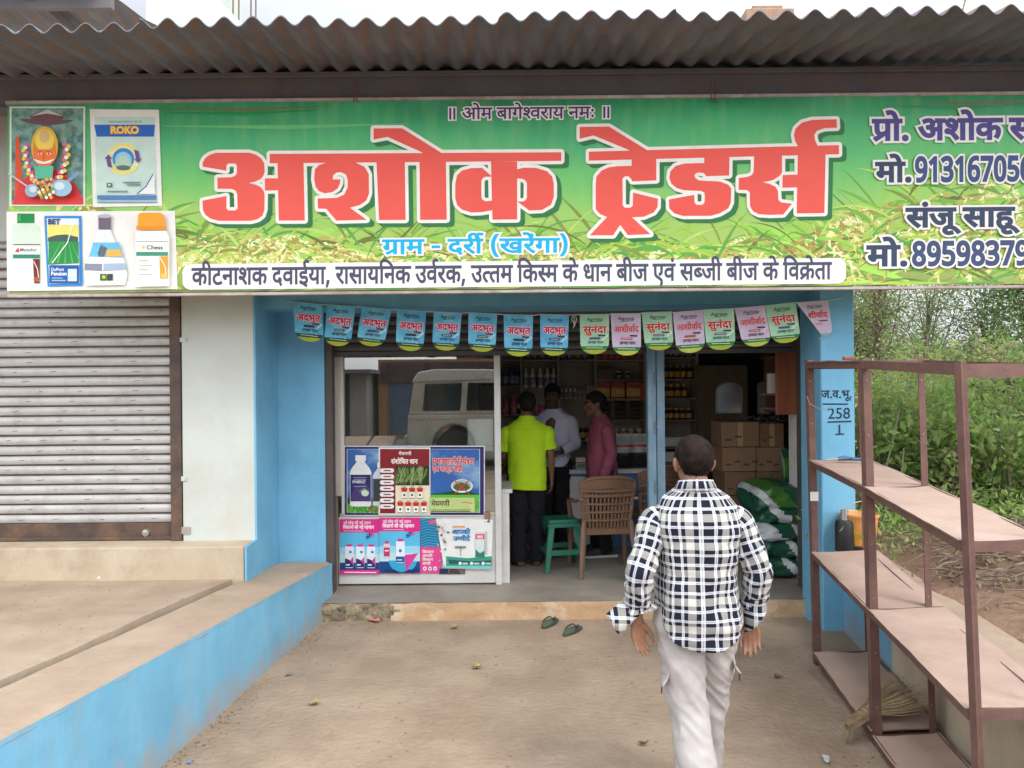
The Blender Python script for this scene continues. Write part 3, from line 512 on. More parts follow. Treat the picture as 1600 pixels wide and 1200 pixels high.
M['rust'] = mat('maroon_painted_angle_iron', (0.155, 0.08, 0.068), (0.12, 0.06, 0.05), scale=14, rough=0.72, bump=0.1, dirt=(0.21, 0.115, 0.075), dscale=6, damt=0.65)
M['brown_steel'] = mat('brown_shutter_steel', (0.085, 0.055, 0.042), (0.05, 0.035, 0.03), scale=4, rough=0.6, dirt=(0.24, 0.12, 0.06), dscale=3, damt=0.7, stretch=(1, 1, 2))
M['slat'] = mat('dull_galvanised_slat', (0.52, 0.515, 0.50), (0.43, 0.425, 0.415), scale=5, rough=0.55, metal=0.35, bump=0.06, bscale=90, dirt=(0.25, 0.21, 0.18), dscale=7, damt=0.5, stretch=(0.5, 1, 3))
M['slat_dark'] = mat('dark_shutter_marks', (0.10, 0.075, 0.06), (0.06, 0.045, 0.038), scale=9, rough=0.8)
M['dark_slat'] = mat('dark_grey_shutter', (0.10, 0.095, 0.095), (0.075, 0.07, 0.07), scale=4, rough=0.6, metal=0.3)
M['inner'] = mat('shop_inside_plaster', (0.76, 0.74, 0.70), (0.66, 0.64, 0.60), scale=2, rough=0.9, dirt=(0.26, 0.22, 0.18), dscale=1.5, damt=0.5)
M['teal'] = mat('faded_blue_timber', (0.165, 0.27, 0.36), (0.12, 0.205, 0.28), scale=5, rough=0.7, bump=0.2, bscale=20, stretch=(4, 4, 0.5), dirt=(0.30, 0.33, 0.34), dscale=6, damt=0.6)

# ------------------------------------------------------------------ ground
def ground_fn(u, v):
    x = -60 + 120 * u; y = -45 + 105 * v
    return (x, y, 0.0)
g = MB()
# finer sheet under the forecourt so the earth undulates a little
def fore(u, v):
    x = -6 + 12 * u; y = -3 + 9.4 * v
    e = min(1, min(u, 1 - u, v, 1 - v) * 8)
    h = 0.012 * noise.noise((x * 1.3, y * 1.3, 0)) + 0.005 * noise.noise((x * 5, y * 5, 3))
    return (x, y, 0.006 + h * e)
g.grid(fore, 120, 100)
fo = g.build('forecourt', M['ground'], smooth=True); tag(fo, kind='structure')
go = MB().grid(ground_fn, 3, 3).build('ground', M['ground']); tag(go, kind='structure'); go.location.z = -0.03

# platform of the neighbouring shutter, sloping gently towards the road
pl = MB()
def plat(u, v):
    y = -2.0 + 7.65 * v
    xr = -2.02 - 0.098 * (6.0 - y) + 0.012 * noise.noise((y * 3, 0, 1))
    x = -9 + (xr + 9) * u
    z = 0.478 + (5.6 - y) * 0.0515 + 0.012 * noise.noise((x * 1.2, y * 1.2, 5))
    return (x, y, z)
pl.grid(plat, 60, 60)
po = pl.build('platform', M['dust_top'], smooth=True); tag(po, kind='structure')
# step of packed earth between the platform and the low wall
pe = MB()
def plat_edge(u, v):
    y = -2.0 + 7.65 * u; x, yy, z = plat(1.0, u)
    return (x + 0.02 * v * (1 + noise.noise((y * 6, 2, 0))), yy, z - 0.12 * v)
pe.grid(plat_edge, 60, 3)
tag(pe.build('platform_edge', M['dust_top'], smooth=True), kind='structure')

# ------------------------------------------------------------------ low wall on the left
lw = empty('low_wall', (-1.7, 4.5, 0), 'low sky blue wall with a dusty cement top running from the shop towards the road', 'wall')
lw.location = (0, 0, 0)
def lwx(y): return -1.534 - 0.098 * (6.016 - y)
def lwz(y): return 0.44 + (6.016 - y) * 0.0543
b = MB()
def lface(u, v):
    y = -2.0 + 8.35 * u
    return (lwx(y) + 0.006 * noise.noise((y * 2, v * 2, 0)), y, (lwz(y) - 0.004) * v)
b.grid(lface, 90, 12)
b.build('wall', M['blue_low'], lw, smooth=True)
b = MB()
def ltop(u, v):
    y = -2.0 + 8.35 * u
    e = 0.005 * noise.noise((y * 7, 0, 0)) + 0.006 * noise.noise((y * 25, 0, 0))
    x = lwx(y) - 0.42 + (0.421 + e) * v
    return (x, y, lwz(y) + 0.006 * noise.noise((y * 4, x * 9, 0)) - (0.02 if v > 0.999 else 0))
b.grid(ltop, 140, 10)
b.build('coping', M['dust_top'], lw, smooth=True)

# ------------------------------------------------------------------ the shop building
XL, XR = -1.955, 2.31
YF, YB = 5.82, 6.38
bld = empty('shop_building', (0, 6.4, 0), 'small sky blue shop with an open front under the long green signboard', 'building')
bld.location = (0, 0, 0)
LEDGE = 0.715
# ledge of the neighbouring shutter
b = MB()
b.box((-9, 5.60, 0.3), (XL - 0.012, YF + 0.05, LEDGE))
lo_ = b.build('ledge', M['cement'], bld, bevel=0.012, segs=2)
# white wall right of the grey shutter
b = MB(); b.box((-2.50, YF, LEDGE - 0.02), (XL - 0.004, YF + 0.5, 4.2)); b.box((-9, YF + 0.001, 3.0), (-2.50, YF + 0.5, 4.2))
b.build('side_wall', M['white_wall'], bld)
# blue flank of the white wall and of the ledge, then the recessed blue face
b = MB()
b.prism([(5.592, 0.25), (5.592, LEDGE - 0.004), (5.81, LEDGE + 0.004), (YF + 0.002, LEDGE + 0.01), (YF + 0.002, 4.2), (YB, 4.2), (YB, 0.25)], 'x', XL - 0.004, XL + 0.012)
b.box((XL + 0.012, YB, 0.1), (-1.56, YB + 0.25, 4.2))
b.build('blue_wall', M['blue'], bld)
# lintel
b = MB(); b.box((XL + 0.012, 5.96, 2.485), (2.311, 6.16, 4.2)); b.box((XL + 0.012, 6.16, 2.487), (2.481, 6.5, 4.2)); b.build('lintel', M['blue'], bld)
# pillar on the right
b = MB(); b.box((2.312, 5.75, 0.0), (2.565, 6.16, 4.2)); b.box((2.482, 6.16, 0.0), (2.565, 6.56, 4.2)); b.build('pillar', M['blue'], bld, bevel=0.008)
# plinth and floor
b = MB()
def stepface(u, v):
    x = -1.53 + 3.98 * u
    return (x, 6.10 + 0.010 * noise.noise((x * 4, v * 2, 0)) + 0.005 * noise.noise((x * 17, v * 5, 0)), -0.02 + 0.168 * v + (0.006 * noise.noise((x * 5, 7, 0)) if v > 0.9 else 0))
b.grid(stepface, 160, 8)
b.m = [1 if (b.v[f[0]][0] < -0.98 + 0.12 * noise.noise((b.v[f[0]][0] * 5, b.v[f[0]][2] * 20, 0))) else 0 for f in b.f]
b.build('step', [M['step'], M['step_old']], bld, smooth=True)
b = MB()
def floorf(u, v):
    y = 6.10 + 4.0 * v; x = -2.2 + (4.9 + 0.42 * max(0, y - 6.9)) * u
    e = 0.010 * noise.noise((x * 4, 2, 0)) if v == 0 else 0
    return (x, y + e, 0.150 + 0.003 * noise.noise((x * 2, y * 2, 0)))
b.grid(floorf, 60, 40)
b.build('floor', M['floor'], bld, smooth=True)
# inside walls and ceiling
b = MB()
b.box((-2.3, 9.9, 0.1), (4.1, 10.05, 3.0)); b.box((-2.3, 6.63, 0.1), (-2.18, 9.9, 3.0)); b.hexa([(2.60, 6.95, 0.1), (2.70, 6.95, 0.1), (4.0, 9.9, 0.1), (3.9, 9.9, 0.1), (2.60, 6.95, 3.0), (2.70, 6.95, 3.0), (4.0, 9.9, 3.0), (3.9, 9.9, 3.0)]); b.box((2.50, 6.56, 0.1), (2.60, 6.95, 3.0))
b.hexa([(-2.18, 6.5, 2.95), (2.6, 6.5, 2.95), (4.0, 9.9, 2.95), (-2.18, 9.9, 2.95), (-2.18, 6.5, 3.08), (2.6, 6.5, 3.08), (4.0, 9.9, 3.08), (-2.18, 9.9, 3.08)])
b.build('inside_wall', M['inner'], bld)
# walls behind the sign so nothing shows through, roof slab
b = MB(); b.box((-9, 6.4, 4.2), (2.56, 10.1, 4.3)); b.build('roof_slab', M['cement'], bld)

# raised shutter of the open shop: dark slats showing under the lintel, guides at both sides
rs = MB()
z = 2.165
while z < 2.49:
    rs.prism([(6.52, z), (6.50, z + 0.008), (6.49, z + 0.035), (6.50, z + 0.062), (6.52, z + 0.07)], 'x', -1.555, 2.40)
    z += 0.072
rs.box((-1.555, 6.50, 2.125), (2.40, 6.54, 2.163))
rs.build('raised_shutter', M['dark_slat'], bld)
GUIDE = (mat('dark_guide_rail', (0.05, 0.05, 0.055), (0.10, 0.075, 0.06), scale=4, rough=0.7))
for x0, x1 in ((-1.558, -1.50), (2.405, 2.478)):
    MB().box((x0, 6.40, 0.14), (x1, 6.50, 2.485)).build('shutter_guide', GUIDE, bld)

# the neighbour's closed shutter
sh = empty('roller_shutter', (0, 0, 0), 'closed grey slatted roller shutter with a brown bottom rail left of the white wall', 'roller shutter')
sl = MB(); pitch = 0.0752; z0 = 0.845; k = 0
SX0, SX1 = -6.0, -2.57
YS = YF + 0.06
while z0 + k * pitch < 3.0:
    z = z0 + k * pitch
    prof = [(YS + 0.012, z), (YS - 0.004, z + 0.006), (YS - 0.010, z + 0.02), (YS - 0.011, z + 0.045), (YS - 0.004, z + 0.060), (YS + 0.008, z + 0.066)]
    n = 30; vs = []
    for i in range(n + 1):
        x = SX0 + (SX1 - SX0) * i / n
        w = 0.0025 * noise.noise((x * 1.7, z * 9, 0))
        vs += [(x, p[0], p[1] + w) for p in prof]
    fs = [(i * 6 + j, (i + 1) * 6 + j, (i + 1) * 6 + j + 1, i * 6 + j + 1) for i in range(n) for j in range(5)]
    sl.add(vs, fs, 0)
    sl.add([(SX0, YS + 0.006, z + 0.064), (SX1, YS + 0.006, z + 0.064), (SX1, YS + 0.006, z + 0.0772), (SX0, YS + 0.006, z + 0.0772)], [(0, 1, 2, 3)], 1)  # dark brown strip along each slat joint
    # small dark dashes drawn on the slats
    x = SX0 + 0.1 + 0.35 * RND.random()
    while x < SX1 - 0.1:
        zz = z + 0.026 + 0.008 * RND.random(); t = 0.004 * (RND.random() + 0.4); L_ = 0.025 + 0.03 * RND.random()
        sl.add([(x, YS - 0.0125, zz), (x + L_, YS - 0.0125, zz + t), (x + L_, YS - 0.0125, zz + t + 0.0035), (x, YS - 0.0125, zz + 0.003)], [(0, 1, 2, 3)], 1)
        x += 0.22 + 0.25 * RND.random()
    k += 1
sl.build('slat_curtain', [M['slat'], M['slat_dark']], sh, smooth=True)
b = MB(); b.box((SX0, YS - 0.02, LEDGE + 0.012), (SX1, YS + 0.02, 0.845)); b.box((SX0, YS - 0.045, LEDGE + 0.004), (SX1, YS - 0.02, LEDGE + 0.03))
b.build('bottom_rail', M['brown_steel'], sh, bevel=0.004)
b = MB(); b.box((SX1 - 0.02, YF - 0.012, LEDGE + 0.002), (SX1 + 0.062, YF + 0.07, 3.0))
b.build('guide_rail', M['brown_steel'], sh, bevel=0.004)
b = MB(); b.lathe([(0.004, -0.055), (0.033, -0.05), (0.034, -0.02), (0.026, 0.0), (0.0, 0.004)], n=16)
lk = b.build('lock', mat('bright_steel_knob', (0.55, 0.53, 0.5), rough=0.3, metal=0.9), sh, smooth=True, loc=P(227, 833, YS - 0.04)); lk.rotation_euler = (rad(90), 0, 0)
# latch tabs on the white wall
for (px, py) in ((283, 531), (284, 748), (284, 829)):
    p = P(px, py, YF - 0.004); big = 1.0 if py < 800 else 1.5
    b = MB(); b.box((p.x - 0.03, YF - 0.010, p.z - 0.018 * big), (p.x + 0.045 * big, YF - 0.001, p.z + 0.018 * big)); b.box((p.x + 0.03, YF - 0.016, p.z - 0.006), (p.x + 0.04, YF - 0.010, p.z + 0.006))
    b.build('latch', M['white_wall'] if py < 800 else mat('bare_steel_latch', (0.42, 0.38, 0.34), rough=0.5, metal=0.4), sh, bevel=0.002)
# painted house number on the pillar
nb = Print(lambda u, v, z: (P(1283, 622, 5.749).x + u, 5.7485 - z, P(1283, 622, 5.749).z + v), 0.0003)
DARK = (0.015, 0.03, 0.06)
nb.hindi(LINES['wall'], 0.0, 0.228, 0.0, 0.055, DARK, bold=22)
nb.line([(0.01, -0.045), (0.20, -0.047)], 0.011, DARK)
nb.latin('258', 0.05, 0.215, -0.155, 0.085, DARK, bold=0.005)
nb.line([(0.045, -0.180), (0.225, -0.176)], 0.011, DARK)
nb.line([(0.135, -0.20), (0.135, -0.27)], 0.012, DARK); nb.line([(0.105, -0.272), (0.168, -0.270)], 0.010, DARK)
nb.build('painted_number', bld)

# ------------------------------------------------------------------ awning: corrugated sheets on a steel beam
aw = empty('corrugated_awning', (0, 0, 0), 'long grey-brown corrugated awning overhanging the green signboard', 'awning')
AX0, AX1, YA0, YA1 = -7.2, 7.2, 4.38, 6.9
def awn(x, t, up=0.0):
    y = YA0 + (YA1 - YA0) * t
    sheet = math.floor((x + 7.2) / 1.02)
    xx = x + 0.115 * (y - YA0)
    amp = 0.0265 + 0.003 * noise.noise((sheet * 3.3, 0, 0))
    z = 3.955 + 0.0105 * x + 0.125 * (y - YA0) + amp * math.cos(2 * math.pi * xx / 0.160 + 0.4) + up
    z += 0.010 * noise.noise((sheet * 1.7, 2, 0)) + 0.006 * (sheet % 2)
    yy = y - (0.05 * noise.noise((sheet * 2.1, 9, 0)) if t == 0 else 0)
    return (x, yy, z)
b = MB(); n = 1350
xs = [AX0 + (AX1 - AX0) * i / n for i in range(n + 1)]; ts = [0, 0.15, 0.35, 0.6, 1.0]
lowv = [awn(x, t) for t in ts for x in xs]; W = n + 1
fs = [(j * W + i, (j + 1) * W + i, (j + 1) * W + i + 1, j * W + i + 1) for j in range(len(ts) - 1) for i in range(n)]
b.add(lowv, fs)
hiv = [awn(x, t, 0.007) for t in ts for x in xs]
b.add(hiv, [f[::-1] for f in fs])
b.add([lowv[i] for i in range(W)] + [hiv[i] for i in range(W)], [(i, i + 1, W + i + 1, W + i) for i in range(n)])
b.build('corrugated_sheet', M['asbestos'], aw, smooth=True, angle=60)
b = MB(); b.box((-7.2, 5.30, 3.80), (7.2, 5.42, 4.03)); b.box((-7.2, 5.262, 4.00), (7.2, 5.30, 4.035)); b.box((-7.2, 5.275, 3.795), (7.2, 5.30, 3.82))
b.build('beam', M['beam'], aw, bevel=0.004)
for x in (-5.2, -2.6, 0.1, 2.7, 5.2): MB().bar((x, 5.3, 3.9), (x, 6.5, 3.95), 0.06).build('bracket', M['beam'], aw)

# ------------------------------------------------------------------ retaining wall on the right
def rwx(y): return 2.225 + 0.13 * (y - 3.88)
rw = empty('retaining_wall', (0, 0, 0), 'low plastered retaining wall behind the brown rack, blue near the pillar and bare further out', 'wall')
b = MB()
def rface(u, v):
    y = 0.5 + 5.25 * u
    return (rwx(y) + 0.006 * noise.noise((y * 2, v * 2, 4)), y, 0.64 * v)
b.grid(rface, 60, 8)
b.m = [0 if b.v[f[0]][1] < 4.7 else 1 for f in b.f]
b.build('wall', [M['retain'], M['blue_low']], rw, smooth=True)
b = MB()
b.hexa([(rwx(0.5) - 0.01, 0.5, 0.60), (rwx(0.5) + 0.2, 0.5, 0.60), (rwx(5.75) + 0.2, 5.75, 0.60), (rwx(5.75) - 0.01, 5.75, 0.60),
        (rwx(0.5) - 0.01, 0.5, 0.645), (rwx(0.5) + 0.2, 0.5, 0.645), (rwx(5.75) + 0.2, 5.75, 0.645), (rwx(5.75) - 0.01, 5.75, 0.645)])
b.build('coping', M['dust_top'], rw, bevel=0.01)
# earth bank behind it
def bank(u, v):
    y = 0.5 + 44 * v * v; x = rwx(min(y, 5.75)) + 0.15 + 0.43 * max(0, y - 5.95) + 40 * u * u
    z = 0.60 + 0.05 * min(y, 8) * u + 0.07 * noise.noise((x * 0.9, y * 0.9, 0)) + 0.03 * noise.noise((x * 3.1, y * 3.1, 0))
    if y > 5.8: z += 0.0
    z += 0.22 * math.exp(-((x - 3.5) ** 2 / 0.6 + (y - 5.0) ** 2 / 1.2))
    return (x, y, z)
b = MB(); b.grid(bank, 110, 110)
tag(b.build('earth_bank', mat('red_brown_earth', (0.27, 0.17, 0.12), (0.19, 0.12, 0.085), scale=6, rough=0.95, bump=0.6, bscale=30, spec=0.1, dirt=(0.27, 0.2, 0.13), dscale=9, damt=0.7), smooth=True), kind='structure')
# ------------------------------------------------------------------ the long green signboard
sign = empty('signboard', (0, 0, 0), 'wide green signboard with big red title letters hung across the shop under the awning', 'signboard')
YSG = 5.235
def sgy(x, zz):
    # the cloth ripples only along its laced top edge
    k = max(0.0, min(1.0, (zz - 3.76) / 0.12)) * max(0.0, min(1.0, (x + 2.25) / 0.4))
    return k * (0.022 * noise.noise((x * 0.9, zz * 2.0, 2)) + 0.010 * noise.noise((x * 3.0, zz * 3.2, 8)))
def sfn(u, v, z):
    p = P(u, -v, YSG)
    return (p.x, YSG + sgy(p.x, p.z) - z, p.z)
SB = P(800, 451, YSG).z; ST = P(800, 156, YSG).z
SXL, SXR = P(13, 300, YSG).x, 4.35

def sign_material():
    m = bpy.data.materials.new('printed_green_banner'); m.use_nodes = True
    N = m.node_tree.nodes; L = m.node_tree.links; b = N['Principled BSDF']
    b.inputs['Roughness'].default_value = 0.42; b.inputs['Specular IOR Level'].default_value = 0.4
    tc = N.new('ShaderNodeTexCoord'); sp = N.new('ShaderNodeSeparateXYZ'); L.new(tc.outputs['Object'], sp.inputs[0])
    nz = N.new('ShaderNodeTexNoise'); nz.inputs['Scale'].default_value = 1.3; nz.inputs['Detail'].default_value = 4
    mp = N.new('ShaderNodeMapping'); mp.inputs['Scale'].default_value = (0.7, 1, 1.6); L.new(tc.outputs['Object'], mp.inputs[0]); L.new(mp.outputs[0], nz.inputs[0])
    ad = N.new('ShaderNodeMath'); ad.operation = 'MULTIPLY_ADD'; ad.inputs[1].default_value = 0.65
    L.new(nz.outputs['Fac'], ad.inputs[0]); L.new(sp.outputs['Z'], ad.inputs[2])
    mr = N.new('ShaderNodeMapRange'); mr.inputs[1].default_value = SB + 0.30; mr.inputs[2].default_value = ST + 0.38
    L.new(ad.outputs[0], mr.inputs[0])
    cr = N.new('ShaderNodeValToRGB'); e = cr.color_ramp.elements
    e[0].position = 0.0; e[0].color = (0.20, 0.27, 0.06, 1); e[1].position = 1.0; e[1].color = (0.015, 0.24, 0.10, 1)
    for pos, c in ((0.2, (0.36, 0.50, 0.10, 1)), (0.42, (0.29, 0.56, 0.11, 1)), (0.62, (0.12, 0.49, 0.12, 1)), (0.82, (0.045, 0.40, 0.145, 1))):
        k = e.new(pos); k.color = c
    L.new(mr.outputs[0], cr.inputs[0])
    # blurred blades in the print
    n2 = N.new('ShaderNodeTexNoise'); n2.inputs['Scale'].default_value = 3; n2.inputs['Detail'].default_value = 3
    m2 = N.new('ShaderNodeMapping'); m2.inputs['Scale'].default_value = (5, 1, 0.9); m2.inputs['Rotation'].default_value = (0, rad(52), 0)
    L.new(tc.outputs['Object'], m2.inputs[0]); L.new(m2.outputs[0], n2.inputs[0])
    r2 = N.new('ShaderNodeMapRange'); r2.inputs[1].default_value = 0.45; r2.inputs[2].default_value = 0.75; r2.inputs[4].default_value = 0.16; L.new(n2.outputs['Fac'], r2.inputs[0])
    mx = N.new('ShaderNodeMix'); mx.data_type = 'RGBA'; mx.inputs[7].default_value = (0.36, 0.58, 0.20, 1)
    L.new(r2.outputs[0], mx.inputs[0]); L.new(cr.outputs[0], mx.inputs[6]); L.new(mx.outputs[2], b.inputs['Base Color'])
    return m
b = MB()
def sheet(u, v):
    x = SXL + (SXR - SXL) * u; z = SB + (ST - SB) * v
    return (x, YSG + sgy(x, z), z)
b.grid(sheet, 160, 40)
b.build('printed_sheet', sign_material(), sign, smooth=True)
b = MB()
b.box((SXL - 0.02, YSG + 0.006, ST + 0.004), (SXR, YSG + 0.035, ST + 0.030)); b.box((SXL - 0.02, YSG + 0.004, SB - 0.028), (SXR, YSG + 0.03, SB - 0.006))
b.build('frame', mat('pale_frame_pipe', (0.52, 0.45, 0.42), (0.36, 0.28, 0.24), scale=5, rough=0.6, dirt=(0.2, 0.1, 0.07), dscale=6, damt=0.7), sign, bevel=0.004)

# rice plants printed on the lower part
rp = Print(sfn, 1.0); R = random.Random(11)
GREENS = [srgb(150, 205, 80), srgb(120, 180, 70), srgb(95, 165, 70), srgb(185, 215, 110), srgb(165, 200, 75), srgb(130, 150, 70), srgb(110, 120, 60)]
GRAINS = [srgb(226, 226, 150), srgb(205, 205, 115), srgb(190, 180, 95), srgb(235, 235, 180), srgb(170, 150, 80)]
def rp_z(): rp.z = R.uniform(0.0006, 0.0035)
def leaf_strip(x, y, ang, ln, w, bend, col):
    pts = []; ws = []; a = ang
    px, py = x, y
    for k in range(9):
        pts.append((px, py)); t = k / 8; ws.append(w * (0.35 + 1.3 * t * (1 - t) * 2) * (1 - t ** 4) + 0.2)
        a += bend / 8; px += math.cos(a) * ln / 8; py += math.sin(a) * ln / 8
    pts = [(max(17.0, p[0]), max(-448.5 + 0.0094 * (p[0] - 800), p[1])) for p in pts]
    rp_z(); rp.line(pts, ws, col, lift=False)
def density(x): return 395 - 70 * math.exp(-((x - 20) / 260) ** 2) - 95 * math.exp(-((x - 1500) / 170) ** 2)
for k in range(1150):
    x = R.uniform(14, 1720); top = density(x)
    y = R.uniform(top - 15, 452)
    if x < 280 and y < 452 and x > 8 and R.random() < 0.6: continue
    s = 1 if R.random() < 0.5 else -1
    ang = rad(R.uniform(5, 75)) if s > 0 else rad(180 - R.uniform(5, 75))
    leaf_strip(x, -y, ang, R.uniform(30, 125), R.uniform(1.6, 6.0), -s * R.uniform(0.2, 1.5), R.choice(GREENS))
for (x0, y0, x1, y1, w) in ((330, 430, 560, 345, 16), (1130, 345, 1330, 400, 18), (1310, 410, 1420, 440, 14), (150, 440, 330, 395, 9)):
    rp_z(); rp.line([(x0, -y0), ((x0 + x1) / 2, -(y0 + y1) / 2 + 4), (x1, -y1)], [2, w, 3], srgb(160, 215, 90), lift=False)
for k in range(270):
    x = R.uniform(20, 1700); y = R.uniform(density(x) - 5, 425)
    s = 1 if R.random() < 0.5 else -1; a = rad(90 - s * R.uniform(20, 60)); col = R.choice(GRAINS)
    px, py = x, -y
    for j in range(R.randint(9, 20)):
        a -= s * 0.16; px += math.cos(a) * 5.4; py += math.sin(a) * 5.4
        for q in (-1, 1):
            ga = a + q * 0.5 + R.uniform(-0.2, 0.2); cx, cy = px + math.cos(ga) * 3.6, py + math.sin(ga) * 3.6
            if cy < -446 + 0.0094 * (cx - 800) or cx < 20: continue
            c, s_ = math.cos(ga), math.sin(ga); L_, W_ = R.uniform(4.6, 6.6), R.uniform(1.7, 2.5)
            rp_z(); rp.tris([(cx - c * L_, cy - s_ * L_), (cx + s_ * W_, cy - c * W_), (cx + c * L_, cy + s_ * L_), (cx - s_ * W_, cy + c * W_)], [(0, 1, 2), (0, 2, 3)],
                            col if R.random() < 0.75 else R.choice(GRAINS), lift=False)
for (x0, x1, y, h, c) in ((1400, 1600, 166, 7, srgb(60, 150, 100)), (1440, 1640, 160, 5, srgb(130, 120, 95)), (250, 520, 170, 5, srgb(110, 125, 80)), (255, 500, 176, 6, srgb(40, 150, 85)), (255, 640, 197, 7, srgb(105, 190, 120))):
    rp_z(); rp.line([(x0, -y), ((x0 + x1) / 2, -y - 2), (x1, -y + 4)], [1, h, 0.5], c, lift=False)
rp.build('printed_plants', sign)

# ---- the title, letter by letter
def cA(*q): return [(300 + x * 0.1875, -(190 + y * 0.1875)) for x, y in q]
def cB(*q): return [(590 + x * 0.1875, -(190 + y * 0.1875)) for x, y in q]
def cC(*q): return [(890 + x * 0.18335, -(170 + y * 0.18335)) for x, y in q]
def cD(*q): return [(1110 + x * 0.18335, -(170 + y * 0.18335)) for x, y in q]
TITLE = [
    cA((92, 378), (92, 345), (112, 308), (150, 280), (205, 263), (480, 262), (535, 278), (580, 310), (605, 350), (608, 420), (598, 455), (575, 482), (530, 502), (478, 514),
       (535, 528), (578, 550), (600, 580), (608, 610), (607, 735), (590, 785), (550, 815), (495, 829), (230, 829), (160, 812), (115, 780), (94, 738), (92, 661), (290, 622),
       (291, 725), (305, 742), (365, 742), (383, 725), (380, 610), (368, 578), (335, 563), (216, 562), (215, 469), (330, 466), (362, 455), (378, 430), (377, 365), (362, 352), (305, 352), (291, 368), (290, 412)),
    cA((715, 340), (932, 340), (942, 826), (726, 827)),
    cA((609, 475), (725, 475), (725, 575), (611, 577)),
    [(421.9, -241), (876.9, -238.4), (876.9, -251.9), (421.9, -255.6)],
    cA((1135, 340), (1060, 365), (1026, 400), (1020, 480), (1032, 545), (1062, 583), (1110, 600), (1170, 590), (1215, 560), (1235, 520), (1238, 484), (1175, 484), (1178, 450), (1205, 428), (1245, 424),
       (1285, 445), (1300, 490), (1298, 550), (1270, 610), (1210, 638), (1050, 643), (1052, 727), (1122, 729), (1205, 827), (1458, 820), (1318, 720), (1400, 698), (1455, 660), (1477, 600), (1475, 440), (1440, 380), (1355, 338)),
    cB((-8, 335), (228, 335), (235, 821), (14, 822)),
    cB((350, 335), (570, 335), (577, 819), (356, 821)),
    [(584.1, -201.3), (628.4, -200.9), (689.4, -239), (689, -243), (660, -243), (660.3, -239), (605.9, -214.4), (584.1, -218.5)],
    cB((950, 456), (870, 388), (780, 390), (705, 410), (662, 450), (648, 520), (648, 640), (662, 695), (705, 737), (785, 760), (870, 756), (960, 740), (960, 660), (900, 666), (872, 652), (865, 630), (865, 495), (880, 470), (905, 462), (960, 462)),
    cB((945, 335), (1163, 335), (1163, 817), (957, 819)),
    cB((1155, 402), (1220, 386), (1320, 388), (1410, 415), (1455, 460), (1468, 520), (1468, 630), (1445, 695), (1370, 738), (1265, 743), (1163, 668), (1210, 668), (1236, 655), (1244, 630), (1244, 515), (1228, 488), (1200, 478), (1155, 478)),
    cC((85, 158), (335, 155), (660, 355), (655, 372), (505, 372), (505, 355), (205, 230), (85, 258)),
    [(919.9, -237.5), (1310.2, -227.2), (1310.2, -241.5), (919.9, -251.6)],
    cC((527, 425), (737, 425), (737, 613), (532, 621), (524, 600), (500, 578), (468, 578), (450, 598), (451, 825), (468, 845), (520, 845), (537, 825), (540, 716), (750, 768), (748, 840), (715, 885), (630, 922),
       (430, 932), (320, 925), (255, 897), (222, 858), (222, 640), (228, 580), (270, 530), (330, 502), (400, 492), (527, 488)),
    cC((320, 922), (170, 1080), (370, 1080), (430, 990), (495, 1078), (688, 1070), (525, 922)),
    cC((1145, 415), (1145, 465), (980, 468), (900, 490), (857, 535), (848, 590), (865, 640), (910, 678), (975, 697), (1115, 702), (1145, 715), (1150, 740), (1148, 800), (1130, 820), (1080, 820), (1062, 800), (1060, 735),
       (845, 775), (848, 850), (890, 893), (965, 915)) +
    cD((0, 914), (80, 892), (150, 850), (172, 800), (175, 680), (150, 650), (80, 622), (0, 617)) + cC((1180, 618), (1100, 612), (1068, 592), (1062, 562), (1090, 546), (1140, 550), (1165, 578)) + cD((0, 576), (157, 571), (160, 405)),
    cD((370, 395), (366, 540), (350, 568), (315, 582), (240, 592), (238, 692), (310, 695), (333, 715), (335, 830), (360, 875), (410, 900), (500, 906), (618, 903), (692, 811), (600, 800), (577, 780), (572, 700), (550, 665), (500, 642), (447, 628), (530, 610), (590, 572), (607, 545), (607, 395)),
    cD((613, 567), (750, 563), (750, 672), (610, 675)),
    cD((742, 395), (978, 392), (968, 890), (732, 894)),
    cD((745, 325), (718, 275), (708, 225), (722, 172), (775, 122), (860, 98), (1072, 92), (1075, 165), (970, 168), (905, 190), (882, 225), (888, 270), (912, 325)),
]
def area(c): return sum(c[i - 1][0] * c[i][1] - c[i][0] * c[i - 1][1] for i in range(len(c))) / 2
TITLE = [c if area(c) > 0 else c[::-1] for c in TITLE]
def stroke(polys, w):
    out = list(polys)
    for c in polys:
        for i in range(len(c)):
            a, b_ = c[i - 1], c[i]; dx, dy = b_[0] - a[0], b_[1] - a[1]; l = math.hypot(dx, dy)
            if l < 0.05: continue
            ox, oy = -dy / l * w, dx / l * w
            out.append([(a[0] - ox, a[1] - oy), (b_[0] - ox, b_[1] - oy), (b_[0] + ox, b_[1] + oy), (a[0] + ox, a[1] + oy)])
            out.append([(b_[0] + w * math.cos(k * math.pi / 5 + 0.3), b_[1] + w * math.sin(k * math.pi / 5 + 0.3)) for k in range(10)])
    return [c if area(c) > 0 else c[::-1] for c in out]
tp = Print(sfn, 0.0006); tp.z = 8
VO, TO = union_tris(stroke(TITLE, 5.1))
SHD = srgb(50, 120, 70)
for k in range(1, 8): tp.tris(VO + np.array([7.0 * k / 7, -5.6 * k / 7]), TO, SHD, lift=(k == 1)); tp.z -= 0.12
tp.z = 10; tp.tris(VO, TO, srgb(238, 236, 228))
VT, TT = union_tris(TITLE)
RED = mat('red_title_ink', (0.80, 0.105, 0.078), (0.76, 0.09, 0.068), scale=1.5, rough=0.5, spec=0.3)
tp.tris(VT, TT, RED)
tp.build('title_lettering', sign)

